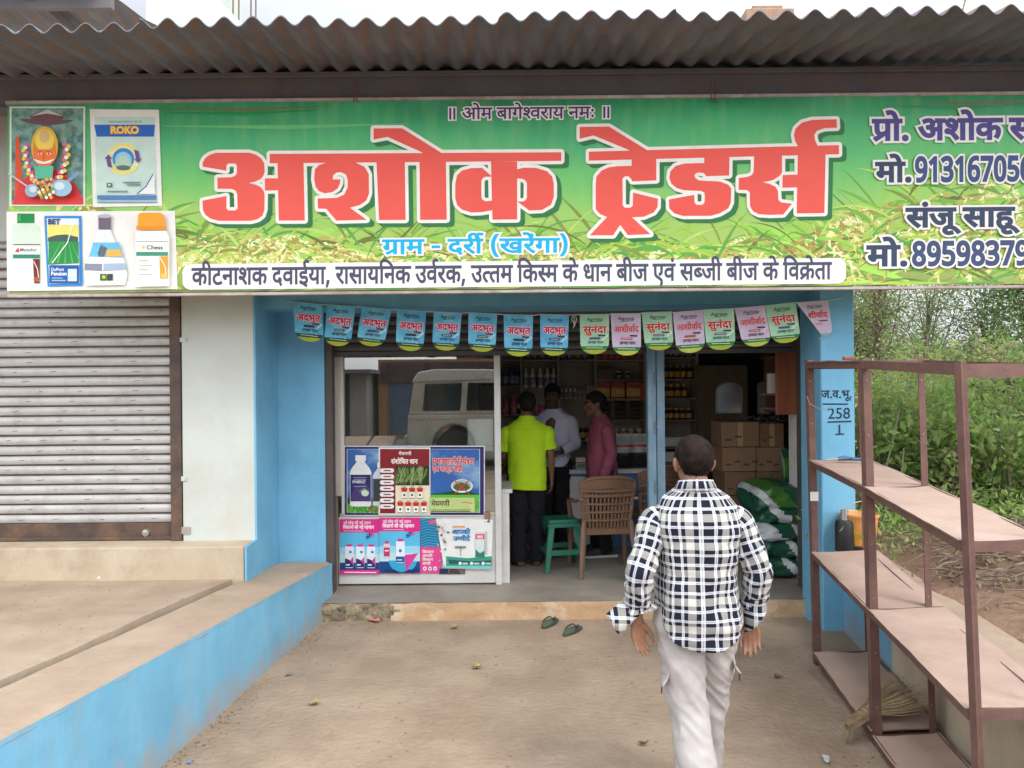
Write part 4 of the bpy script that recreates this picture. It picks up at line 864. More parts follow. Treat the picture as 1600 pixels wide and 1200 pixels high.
# ---- the smaller lines
WH = srgb(236, 234, 228); NAVY = srgb(66, 58, 110); SLATE = srgb(52, 66, 92)
def roll_y(x, y0): return y0          # base lines follow the photo, already level in the world
sp_ = Print(sfn, 0.0006); sp_.z = 9
class Lev:
    """line printed level on the sheet: pixel frame turned back by the camera roll about x0, y0"""
    def __init__(s, pr, x0, y0): s.pr = pr; s.x0 = x0; s.y0 = y0
    def __enter__(s):
        s.old = s.pr.fn
        s.pr.fn = lambda u, v, z: s.old(u, v + ROLL * (u - s.x0), z)
        return s.pr
    def __exit__(s, *a): s.pr.fn = s.old
with Lev(sp_, 700, 0) as q:
    q.hindi(LINES['om'], 702, 952, -187, 17.5, srgb(88, 52, 110), bold=16, outline=70, ocol=WH)
with Lev(sp_, 596, 0) as q:
    q.hindi(LINES['gram'], 597, 887, -397, 21.5, srgb(0, 175, 225), bold=26, outline=75, ocol=WH)
with Lev(sp_, 290, 0) as q:
    q.rrect(286, -453, 1321, -413, 13, srgb(235, 233, 228))
    q.hindi(LINES['line'], 300, 1299, -445.5, 25.5, srgb(72, 74, 98), bold=24)
with Lev(sp_, 1360, 0) as q:
    q.hindi(LINES['pro'], 1361, 1664, -219.5, 31, srgb(82, 74, 140), bold=38, outline=70, ocol=WH)
    q.hindi(LINES['mo'], 1366, 1423, -284.5, 29, SLATE, bold=38, outline=70, ocol=WH)
    q.hindi([], 1428, 1612, -284.5, 32, srgb(60, 78, 125), bold=42, outline=62, ocol=WH, digits='913167056')
    q.hindi(LINES['sanju'], 1413, 1592, -355.5, 28, SLATE, bold=38, outline=70, ocol=WH)
    q.hindi(LINES['mo'], 1352, 1416, -415.5, 30, SLATE, bold=38, outline=70, ocol=WH)
    q.hindi([], 1423, 1606, -415.5, 31, srgb(60, 74, 110), bold=42, outline=62, ocol=WH, digits='89598379')
sp_.build('small_lettering', sign)

# ---- printed pictures at the left end
dp = Print(sfn, 0.0006); dp.z = 9
dp.rect(16, -322.5, 134, -167, srgb(230, 232, 220))
SIL = mat('embossed_silver_print', srgb(120, 165, 158), srgb(62, 105, 98), scale=14, rough=0.5, contrast=(0.4, 0.6), dirt=srgb(150, 150, 90), dscale=5, damt=0.5)
dp.rect(19, -320, 131, -169.5, SIL)
for k in range(9): dp.disc(75, -186 + 0, 42 - k * 0.0, 10, srgb(105, 88, 96), n=18, a0=180, a1=360) if k == 0 else None
dp.disc(75, -184, 26, 9, srgb(118, 78, 84)); dp.poly([(50, -182), (75, -172), (100, -182), (75, -178)], srgb(205, 205, 190))
dp.poly([(26, -214), (31, -214), (40, -318), (24, -318)], srgb(225, 85, 45))
dp.poly([(21, -320), (30, -292), (52, -268), (75, -262), (98, -268), (120, -290), (131, -312), (131, -320)], srgb(222, 62, 62))
for k in range(46):
    a = math.pi * (0.95 + 1.1 * k / 45); rx, ry = 31 + (k % 3) * 3, 52 + (k % 3) * 3
    dp.disc(75 + rx * math.cos(a), -236 + ry * math.sin(a) * 0.98, 3.3, 3.3, [srgb(240, 90, 140), srgb(240, 235, 220), srgb(235, 205, 70)][k % 3], n=9)
dp.disc(75, -232, 21, 32, srgb(226, 178, 60)); dp.disc(75, -236, 18, 26, srgb(205, 150, 50)); dp.disc(75, -222, 15, 17, srgb(238, 208, 90)); dp.disc(75, -216, 8, 10, srgb(215, 180, 120))
dp.poly([(57, -236), (93, -236), (92, -252), (84, -262), (66, -262), (58, -252)], srgb(240, 120, 55))
for s in (-1, 1): dp.disc(75 + s * 7, -243, 3.2, 1.6, srgb(250, 235, 220)); dp.disc(75 + s * 7, -243, 1.3, 1.4, srgb(60, 30, 25)); dp.line([(75 + s * 3, -239.5), (75 + s * 11, -240.5)], 1.3, srgb(200, 70, 40))
dp.line([(75, -242), (73.5, -250), (76.5, -250)], 1.2, srgb(205, 80, 40))
dp.poly([(58, -251), (75, -256), (92, -251), (84, -258), (75, -259), (66, -258)], srgb(245, 240, 230))
dp.poly([(60, -262), (90, -262), (88, -282), (62, -282)], srgb(95, 190, 155))
for k in range(16): dp.disc(58 + k * 2.3, -286 - 3 * math.sin(k * 0.42), 2.6, 2.6, [srgb(235, 80, 130), srgb(240, 220, 90), srgb(110, 180, 70)][k % 3], n=8)
dp.line([(21, -274), (50, -294)], 2.2, srgb(190, 200, 205)); dp.disc(58, -301, 11, 10, srgb(150, 180, 200)); dp.disc(60, -299, 6, 5, srgb(205, 222, 232))
dp.line([(131, -272), (112, -288)], 5, srgb(125, 160, 195)); dp.disc(104, -297, 16, 13, srgb(155, 195, 215)); dp.disc(101, -294, 8, 6, srgb(210, 230, 238))
for k in range(14): dp.disc(68 + 2.1 * k * 0.9, -300 - (k % 4) * 4, 2.8, 2.8, [srgb(90, 170, 80), srgb(240, 240, 225), srgb(225, 190, 70)][k % 3], n=8)
dp.build('devotional_picture', sign)

pp_ = Print(sfn, 0.0006); pp_.z = 9
pp_.poly([(141, -171), (249, -172), (254, -322), (146, -324)], srgb(238, 236, 230))
pp_.poly([(149, -183), (243, -183), (247, -318), (152, -319)], srgb(200, 225, 215))
pp_.latin('THIOPHANATE METHYL 70% WP', 170, 222, -192.5, 3.4, srgb(70, 80, 85))
pp_.poly([(148, -195.5), (243, -195.5), (241, -214), (152, -214)], srgb(42, 105, 190))
pp_.latin('ROKO', 174, 218, -209, 11, srgb(250, 215, 90), bold=0.05, outline=0.04, ocol=srgb(215, 90, 60))
pp_.disc(194, -249, 26, 25, srgb(235, 235, 190), n=26)
pp_.disc(194, -249, 25, 24, srgb(240, 225, 110), n=16, a0=20, a1=150, rin=0.82); pp_.disc(194, -249, 25, 24, srgb(240, 225, 110), n=16, a0=215, a1=330, rin=0.82)
pp_.disc(194, -249, 17, 17, srgb(60, 140, 205)); pp_.disc(194, -251, 13, 13, srgb(150, 205, 225)); pp_.poly([(180, -258), (190, -244), (198, -244), (208, -258), (200, -264), (188, -264)], srgb(180, 210, 190))
pp_.disc(194, -263, 11, 4, srgb(90, 120, 110))
for s in (-1, 1):
    cx, cy = 194 + s * 23, -249
    pp_.poly([(cx - s * 6, cy + s * 14), (cx + s * 1, cy + s * 12), (cx + s * 3, cy), (cx + s * 6, cy), (cx, cy - s * 7), (cx - s * 6, cy), (cx - s * 3, cy)], srgb(110, 80, 150))
pp_.poly([(216, -304), (228, -292), (243, -272), (244, -304)], srgb(238, 238, 236)); pp_.line([(216, -304), (230, -292), (241, -273)], 1.8, srgb(70, 110, 170))
pp_.rect(154, -312, 246, -306, srgb(85, 130, 190)); pp_.rect(154, -317, 246, -314, srgb(150, 185, 210))
pp_.rect(169, -293, 177, -287, srgb(70, 110, 90)); pp_.rect(171, -291.5, 175, -288.5, srgb(200, 225, 215))
for (x0, x1, y) in ((194, 222, -286), (200, 222, -290), (170, 202, -300)): pp_.rect(x0, y - 0.8, x1, y + 0.8, srgb(110, 130, 135))
pp_.build('pouch_picture', sign)

bp_ = Print(sfn, 0.0006); bp_.z = 9
bp_.poly([(11, -331), (274, -329.5), (278, -452), (12, -455)], srgb(238, 237, 230))
# bottle with a green cap
bp_.poly([(20, -352), (27, -347), (55, -347), (63, -354), (66, -370), (67, -440), (62, -450), (24, -450), (20, -444)], srgb(214, 232, 214))
bp_.rect(28, -349, 55, -334, srgb(18, 140, 65)); bp_.rect(30, -346, 33, -336, srgb(70, 180, 105))
bp_.rect(22, -444, 64, -383, srgb(236, 240, 232)); bp_.rect(22, -383.5, 64, -382, srgb(90, 80, 75)); bp_.latin('Matador', 33, 59, -393, 5.2, srgb(110, 112, 115), bold=0.01)
bp_.poly([(25, -393), (30, -387), (32, -393), (29, -395)], srgb(225, 80, 70)); bp_.rect(22, -404, 64, -398, srgb(40, 140, 110)); bp_.poly([(53, -405), (64, -405), (64, -443), (55, -443)], srgb(120, 45, 40)); bp_.line([(54, -408), (60, -420), (63, -440)], 1.5, srgb(225, 215, 205))
bp_.disc(59, -437, 5, 4, srgb(170, 90, 70), n=12)
# blue packet
bp_.poly([(71, -338), (129, -338), (131, -447), (76, -448)], srgb(52, 140, 215)); bp_.poly([(75, -342), (125, -342), (126, -443), (79, -444)], srgb(240, 243, 240))
bp_.rect(76, -373, 125, -352, srgb(238, 225, 120)); bp_.rect(76, -352, 125, -343, srgb(225, 235, 240)); bp_.poly([(77, -378), (77, -372), (90, -368), (105, -367), (124, -371), (124, -378)], srgb(70, 95, 90)); bp_.poly([(78, -414), (78, -378), (125, -378), (125, -412)], srgb(45, 145, 75))
for k in range(5): bp_.line([(98 + k * 4, -379), (80 + k * 12, -412)], [0.6, 2.2], srgb(95, 190, 95))
bp_.line([(116, -352), (108, -380), (84, -412)], 1.6, srgb(245, 245, 240)); bp_.latin('BET', 78, 97, -351, 8, srgb(50, 70, 120), bold=0.04)
bp_.rect(80, -443, 126, -415, srgb(35, 90, 165)); bp_.latin('DuPont', 83, 103, -424, 5, srgb(235, 240, 245), bold=0.02); bp_.latin('Pension', 83, 107, -431, 6, srgb(240, 244, 248), bold=0.03); bp_.rect(109, -440, 123, -421, srgb(205, 225, 240)); bp_.rect(84, -440, 106, -438, srgb(150, 190, 225)); bp_.rect(84, -436, 101, -434.5, srgb(150, 190, 225))
# white flask shaped bottle
bp_.poly([(156, -360), (176, -360), (180, -372), (197, -412), (202, -430), (198, -446), (138, -447), (134, -430), (140, -412), (151, -375)], srgb(228, 236, 232))
bp_.rect(157, -360, 176, -340, srgb(112, 100, 118)); bp_.disc(166.5, -339, 11, 3, srgb(180, 185, 190), n=14)
bp_.poly([(149, -380), (189, -380), (201, -422), (136, -423)], srgb(110, 190, 225)); bp_.poly([(143, -402), (196, -404), (201, -422), (136, -423)], srgb(235, 240, 240)); bp_.poly([(136, -413), (163, -413), (163, -424), (136, -423)], srgb(140, 140, 160)); bp_.poly([(165, -413), (199, -412), (201, -422), (165, -424)], srgb(165, 185, 205))
bp_.poly([(170, -391), (191, -391), (195, -402), (170, -402)], srgb(235, 180, 85)); bp_.poly([(157, -402), (162, -386), (170, -390), (166, -402)], srgb(95, 110, 110)); bp_.line([(157, -398), (162, -384), (171, -390)], 1.4, srgb(50, 75, 130)); bp_.rect(160, -439, 170, -429, srgb(60, 110, 45)); bp_.rect(171, -439, 180, -429, srgb(60, 70, 60)); bp_.disc(166, -434, 3, 3, srgb(190, 200, 70), n=10)
# bottle with an orange cap
bp_.poly([(217, -362), (263, -362), (268, -372), (268, -448), (214, -449), (215, -372)], srgb(230, 236, 228)); bp_.poly([(220, -336), (226, -334), (254, -334), (259, -337), (263, -361), (218, -361)], srgb(240, 160, 45)); bp_.rect(217, -361, 263, -355, srgb(228, 140, 35))
bp_.rect(217, -446, 266, -378, srgb(240, 242, 236)); bp_.rect(217, -379.5, 266, -378.5, srgb(120, 120, 115)); bp_.latin('Chess', 233, 258, -391, 6.5, srgb(70, 72, 75), bold=0.02); bp_.poly([(225, -388), (228, -384), (231, -388), (228, -391)], srgb(235, 205, 90)); bp_.rect(217, -401, 266, -395, srgb(60, 150, 120)); bp_.poly([(253, -402), (266, -402), (266, -437), (254, -436)], srgb(228, 160, 50)); bp_.line([(254, -404), (262, -418), (264, -436)], 1.5, srgb(240, 230, 210)); bp_.disc(260, -432, 5, 4, srgb(240, 190, 100), n=12)
for k in range(4): bp_.rect(221, -409 - k * 7, 236 + (k % 2) * 6, -408.2 - k * 7, srgb(150, 155, 150))
bp_.build('bottle_picture', sign)

# wire ties of the sign
for px in (553, 558, 1114, 1119):
    a = P(px, 152, YSG - 0.01); b = MB()
    w = 0.02 * RND.uniform(-1, 1)
    b.tube([(a.x, 5.25, a.z + 0.12), (a.x + w, 5.228, a.z + 0.06), (a.x + w * 0.4, 5.222, a.z - 0.02), (a.x - w, 5.226, a.z - 0.035)], 0.004, 5)
    b.build('tie_wire', M['rust'], sign)
# ------------------------------------------------------------------ iron rack on the right
BOARD = mat('dusty_hardboard', (0.46, 0.335, 0.275), (0.38, 0.275, 0.225), scale=3, rough=0.9, bump=0.1, bscale=30, spec=0.15, dirt=(0.34, 0.245, 0.18), dscale=5, damt=0.7)
BOARD_EDGE = mat('torn_board_edge', (0.22, 0.16, 0.12), (0.13, 0.09, 0.07), scale=18, rough=0.95)
rack = empty('storage_rack', (0, 0, 0), 'brown angle iron rack with dusty bare boards standing along the low wall on the right', 'rack')
RY = [5.07, 3.95, 2.85]
RX0 = [1.985, 1.845, 1.708]; LEAN = [-0.018, -0.0225, -0.035]; RW = 0.335
RZ = {'top': [2.0, 1.975, 1.93], 'second': [1.354, 1.327, 1.275], 'third': [0.747, 0.697, 0.648], 'low': [0.085, 0.052, 0.03]}
def rpt(i, side, z): return Vector((RX0[i] + LEAN[i] * z + side * (RW + (0.045 if i == 0 else 0)), RY[i] + side * 0.025, z))
def lang(b, p, q, w, sx, sy, t=0.006):
    """an angle iron upright from p to q: one flange each way"""
    p = Vector(p); q = Vector(q)
    for (ax, ay) in ((sx * w, sy * t), (sx * t, sy * w)):
        c = [(0, 0), (ax, 0), (ax, ay), (0, ay)]
        if ax * ay < 0: c = c[::-1]
        b.hexa([p + Vector((x, y, 0)) for x, y in c] + [q + Vector((x, y, 0)) for x, y in c])
for i in range(3):
    for s in (0, 1):
        b = MB(); w = 0.044 if not s else 0.034
        lang(b, rpt(i, s, -0.02), rpt(i, s, RZ['top'][i] + 0.02), w, -1 if s else 1, 1 if i < 2 else -1)
        # bolt holes along the flange
        post = b.build('post', M['rust'], rack, bevel=0.001)
        for k in range(7):
            q = rpt(i, s, 0.2 + 0.28 * k) + Vector((-0.02 if s else 0.02, -0.0012, 0))
            bo = MB().lathe([(0.0035, 0), (0.0035, 0.002), (0, 0.0025)], n=8).build('bolt', mat('bright_bolt_head', (0.4, 0.36, 0.32), rough=0.5, metal=0.6), post, loc=q)
            bo.rotation_euler = (rad(90), 0, 0)
for nm_, zs in RZ.items():
    for i in range(2):
        for s in (0, 1):
            a = rpt(i, s, zs[i]); c = rpt(i + 1, s, zs[i + 1])
            a = a + Vector((0, -0.004, -0.012)); c = c + Vector((0, 0.004, -0.012))
            b = MB(); b.bar(a, c, 0.006, 0.042); b.bar(a + Vector((0.016 * (1 - 2 * s), 0, -0.018)), c + Vector((0.016 * (1 - 2 * s), 0, -0.018)), 0.032, 0.005)
            b.build('rail', M['rust'], rack)
    for i in range(3):
        a = rpt(i, 0, zs[i] - 0.016); c = rpt(i, 1, zs[i] - 0.016)
        MB().bar(a, c, 0.006, 0.04 if nm_ != 'top' else 0.05).build('cross_rail', M['rust'], rack)
def board(i, zs, sag, warp, seed, x_in=0.0, t0=0.0, t1=1.0, grow_=0.012, lift=0.0):
    A, Bq, C, D = rpt(i, 0, zs[i]), rpt(i, 1, zs[i]), rpt(i + 1, 1, zs[i + 1]), rpt(i + 1, 0, zs[i + 1])
    b = MB()
    def f(u, v, dz=0.0):
        vv = t0 + (t1 - t0) * v
        p = (A * (1 - u) + Bq * u) * (1 - vv) + (D * (1 - u) + C * u) * vv
        p.z += lift + 0.010 - sag * 4 * u * (1 - u) + warp * noise.noise((u * 2 + seed, vv * 3, seed)) + dz
        p.x += (u - 0.5) * 2 * (grow_ if u < .5 else x_in + grow_) + 0.004 * noise.noise((vv * 9, seed, u))
        return p
    n, m = 12, 26
    up = [f(i_ / n, j / m) for j in range(m + 1) for i_ in range(n + 1)]
    dn = [f(i_ / n, j / m, -0.007) for j in range(m + 1) for i_ in range(n + 1)]
    W = n + 1
    b.add(up, [(j * W + k, j * W + k + 1, (j + 1) * W + k + 1, (j + 1) * W + k) for j in range(m) for k in range(n)][::1], 0)
    b.add(dn, [(j * W + k, (j + 1) * W + k, (j + 1) * W + k + 1, j * W + k + 1) for j in range(m) for k in range(n)], 0)
    o = len(up)
    rim = [(j * W, (j + 1) * W) for j in range(m)] + [(j * W + n, (j + 1) * W + n) for j in range(m)] + [(k, k + 1) for k in range(n)] + [(m * W + k, m * W + k + 1) for k in range(n)]
    for p, q in rim: b.f.append((p, q, q + o, p + o)); b.m.append(1)
    return b.build('shelf_board', [BOARD, BOARD_EDGE], rack, smooth=True)
for k, (nm_, zs) in enumerate(RZ.items()):
    for i in range(2):
        if nm_ == 'top' and i == 1: continue
        if nm_ == 'low':
            board(i, zs, 0.006, 0.014, k + i * 3 + 1, t0=0.01, t1=0.80 if i == 0 else 0.97)
            if i == 0:
                board(i, zs, -0.004, 0.016, 40, t0=0.74, t1=0.99, lift=0.012)
        else: board(i, zs, 0.008 if nm_ != 'third' else 0.004, 0.006, k + i * 3, t0=0.005, t1=0.995, x_in=0.05 if nm_ == 'third' else 0.0)
# price tag on the far upright
q = rpt(0, 0, 1.12); MB().box((q.x - 0.004, q.y - 0.004, q.z - 0.03), (q.x + 0.05, q.y - 0.0012, q.z + 0.03)).build('sticker', ink((0.75, 0.75, 0.72)), rack)
# wire loop round the far upright
b = MB(); q = rpt(0, 0, 1.78)
b.tube([(q.x - 0.01, q.y - 0.01, q.z), (q.x + 0.0, q.y - 0.03, q.z - 0.05), (q.x + 0.07, q.y - 0.02, q.z - 0.085), (q.x + 0.16, q.y, q.z - 0.08)], 0.003, 5)
b.build('wire', mat('thin_grey_wire', (0.35, 0.33, 0.31), rough=0.6), rack, smooth=True)
# loose board hanging off the top
b = MB(); q = rpt(0, 0, 2.0)
b.add([(q.x + 0.17, q.y - 0.30, 1.985), (q.x + 0.29, q.y - 0.32, 1.985), (q.x + 0.25, q.y - 0.31, 1.87), (q.x + 0.17, q.y - 0.295, 1.985), (q.x + 0.29, q.y - 0.315, 1.985), (q.x + 0.25, q.y - 0.305, 1.87)], [(0, 2, 1), (3, 4, 5), (0, 1, 4, 3), (1, 2, 5, 4), (2, 0, 3, 5)])
b.build('torn_board', BOARD, rack)

# small things on the rack
q = rpt(0, 0.4, RZ['second'][0] + 0.012) + Vector((0.0, -0.14, 0))
t = empty('tool', q, 'small blue handled tool lying on the second board of the rack', 'tool')
b = MB(); b.tube([(-0.02, 0, 0.012), (0.03, 0.01, 0.016), (0.08, 0.0, 0.012)], [0.012, 0.017, 0.010], 10); b.tube([(0.06, -0.02, 0.012), (0.13, -0.03, 0.012)], 0.011, 8)
b.build('handle', mat('dull_blue_plastic', (0.05, 0.12, 0.20), rough=0.5), t, smooth=True)
b = MB(); b.tube([(-0.11, -0.005, 0.008), (-0.02, 0, 0.012)], [0.004, 0.008], 8); b.build('blade', mat('worn_tool_steel', (0.3, 0.29, 0.28), rough=0.4, metal=0.8), t, smooth=True)
q = rpt(0, 0.5, 2.014) + Vector((0.02, -0.16, 0))
b = MB(); b.box((-0.035, -0.02, 0), (0.035, 0.02, 0.022)); tag(b.build('brick_piece', mat('red_brick', (0.32, 0.10, 0.07), (0.22, 0.07, 0.05), scale=20, rough=0.9, bump=0.3), bevel=0.005, loc=q), 'small red brick piece on the top board of the rack', 'brick')

# straw broom lying on the lowest board
br = empty('broom', (0, 0, 0), 'dry grass hand broom lying on the lowest board of the rack', 'broom')
A = P(1331, 1128, 3.98); A.z = 0.10; Bc = P(1362, 1098, 4.08); Bc.z = 0.135; C = P(1418, 1066, 4.16); C.z = 0.19
STRAW = mat('dry_broom_straw', (0.47, 0.36, 0.22), (0.30, 0.22, 0.13), scale=30, rough=0.9, stretch=(1, 1, 1))
b = MB(); R = random.Random(5); ax = (C - A).normalized(); sd = ax.cross(Vector((0, 0, 1))).normalized()
for k in range(230):
    s = R.gauss(0, 1); h = R.gauss(0, 1); s = max(-1.8, min(1.8, s)); h = max(-1.2, min(1.8, h))
    p0 = A + sd * s * 0.012 + Vector((0, 0, 0.012 * h)) - ax * R.uniform(0, 0.04)
    p1 = Bc + sd * s * 0.022 + Vector((0, 0, 0.014 * h))
    p2 = C + sd * s * 0.075 + Vector((0, 0, 0.030 * h)) + ax * R.uniform(-0.08, 0.05)
    p2.z = max(p2.z, 0.085 + R.uniform(0, .02)); p1.z = max(p1.z, 0.09)
    mid = (p1 + p2) / 2 + sd * 0.01 * s
    b.tube([p0, p1, mid, p2], [0.0018, 0.0020, 0.0018, 0.0009], 3, cap=False)
b.build('bristles', STRAW, br)
b = MB()
for k in range(3):
    c = A.lerp(Bc, 0.45 + k * 0.2); b.tube([c - ax * 0.006, c + ax * 0.006], 0.030, 12)
b.build('binding', mat('twine', (0.38, 0.27, 0.15), rough=0.9), br, smooth=True)
b = MB()
for k in range(26):
    p0 = A + sd * R.gauss(0, 0.014); d = (-ax + sd * R.uniform(-0.7, 0.7) + Vector((0, 0, R.uniform(-0.9, -0.1)))).normalized()
    b.tube([p0, p0 + d * 0.04, p0 + d * 0.075 + Vector((0, 0, -0.03))], [0.002, 0.0015, 0.001], 3, cap=False)
b.build('stub', STRAW, br)

# bucket and flask behind the rack
bk = empty('bucket', P(1343, 868, 5.62), 'orange plastic bucket with a yellow printed band and wire handle behind the rack', 'bucket')
bk.location.z = 0.69
OR = mat('orange_bucket_plastic', (0.72, 0.33, 0.10), (0.62, 0.27, 0.08), scale=5, rough=0.45, dirt=(0.4, 0.25, 0.14), dscale=7, damt=0.5)
b = MB(); b.lathe([(0.105, 0), (0.130, 0.205), (0.139, 0.205), (0.139, 0.222), (0.131, 0.224), (0.124, 0.215), (0.100, 0.012), (0.0, 0.012)], n=30); b.build('body', OR, bk, smooth=True)
b = MB(); b.lathe([(0.1085, 0.02), (0.1205, 0.12)], n=30, cap=False); b.build('printed_band', mat('yellow_bucket_print', (0.75, 0.45, 0.03), (0.60, 0.20, 0.05), scale=14, rough=0.5), bk, smooth=True)
b = MB(); b.tube([(0.139 * math.cos(a), -0.02 - 0.05 * math.sin(a), 0.19 + 0.13 * math.sin(a)) for a in [math.pi * k / 14 for k in range(15)]], 0.004, 6); b.build('handle', mat('pale_wire_handle', (0.6, 0.55, 0.48), rough=0.5), bk, smooth=True)
fl = empty('flask', P(1320, 862, 5.58), 'black and steel flask standing beside the orange bucket', 'flask'); fl.location.z = 0.645
b = MB(); b.lathe([(0.062, 0), (0.066, 0.01), (0.066, 0.20), (0.058, 0.225), (0.0, 0.23)], n=22); b.build('body', mat('black_flask_body', (0.025, 0.027, 0.03), rough=0.45), fl, smooth=True)
b = MB(); b.lathe([(0.030, 0.22), (0.026, 0.30), (0.021, 0.302), (0.0, 0.302)], n=18); b.build('cup', mat('brushed_steel_cup', (0.5, 0.49, 0.48), rough=0.35, metal=0.8), fl, smooth=True)

# ------------------------------------------------------------------ pennants on a string
GRP = 'pennants strung across the shop front'
def depth_at(px): return 5.935 - 0.205 * (px - 448) / (1315 - 448)
PEN = [('b', 458, 472, 504, 476, 484.6, 534), ('b', 511, 476.5, 555.6, 479.6, 527.7, 541), ('b', 565.6, 480, 611.6, 484.5, 578.6, 541), ('b', 620.5, 484, 666, 487, 640.5, 548.6),
       ('b', 678, 487.4, 721.8, 489.7, 696, 548), ('b', 732, 489, 777, 491, 753, 550), ('b', 787, 491.7, 833, 493, 810, 557), ('b', 844, 491.7, 889, 492.5, 865.5, 556),
       ('g', 905.6, 492, 951.8, 491.4, 929, 553.5), ('v', 954, 490.5, 1001, 490, 979.4, 555.6), ('g', 1002.5, 489, 1049.6, 487.5, 1030, 547.5), ('v', 1051, 488.4, 1098.5, 485, 1079, 551.4),
       ('g', 1098.5, 484.5, 1146.5, 482.4, 1126, 547), ('v', 1147.4, 482.4, 1194.5, 478, 1183, 541.5), ('g', 1195.4, 478, 1243, 473, 1228, 536), ('v', 1244, 473.4, 1294, 469.5, 1277, 530)]
ORD = ['first', 'second', 'third', 'fourth', 'fifth', 'sixth', 'seventh', 'eighth']
LAB = ['blue pennant tilted at the left end of the string'] + ['blue pennant, %s from the left end of the string' % o for o in ORD[1:7]] + ['blue pennant beside the pale green and lilac ones'] + \
      ['green pennant beside the last blue one', 'lilac pennant beside the first green one left of the timber post', 'green pennant hanging in front of the blue timber post', 'lilac pennant just right of the blue timber post',
       'green pennant midway between the timber post and the pillar', 'lilac pennant tilted, second lilac one from the pillar', 'green pennant nearest to the pillar, tilted', 'lilac pennant folded to a point at the pillar']
PB = mat('blue_printed_plastic', srgb(70, 165, 210), srgb(120, 200, 228), scale=7, rough=0.45, contrast=(0.4, 0.7))
PG = mat('pale_green_printed_plastic', srgb(170, 208, 178), srgb(140, 195, 160), scale=7, rough=0.45)
PV = mat('lilac_printed_plastic', srgb(190, 172, 200), srgb(205, 190, 212), scale=7, rough=0.45)
UPAT = {'b': (PB, 'adbhut', srgb(205, 25, 85)), 'g': (PG, 'sunanda', srgb(200, 30, 35)), 'v': (PV, 'ashirvad', srgb(215, 60, 55))}
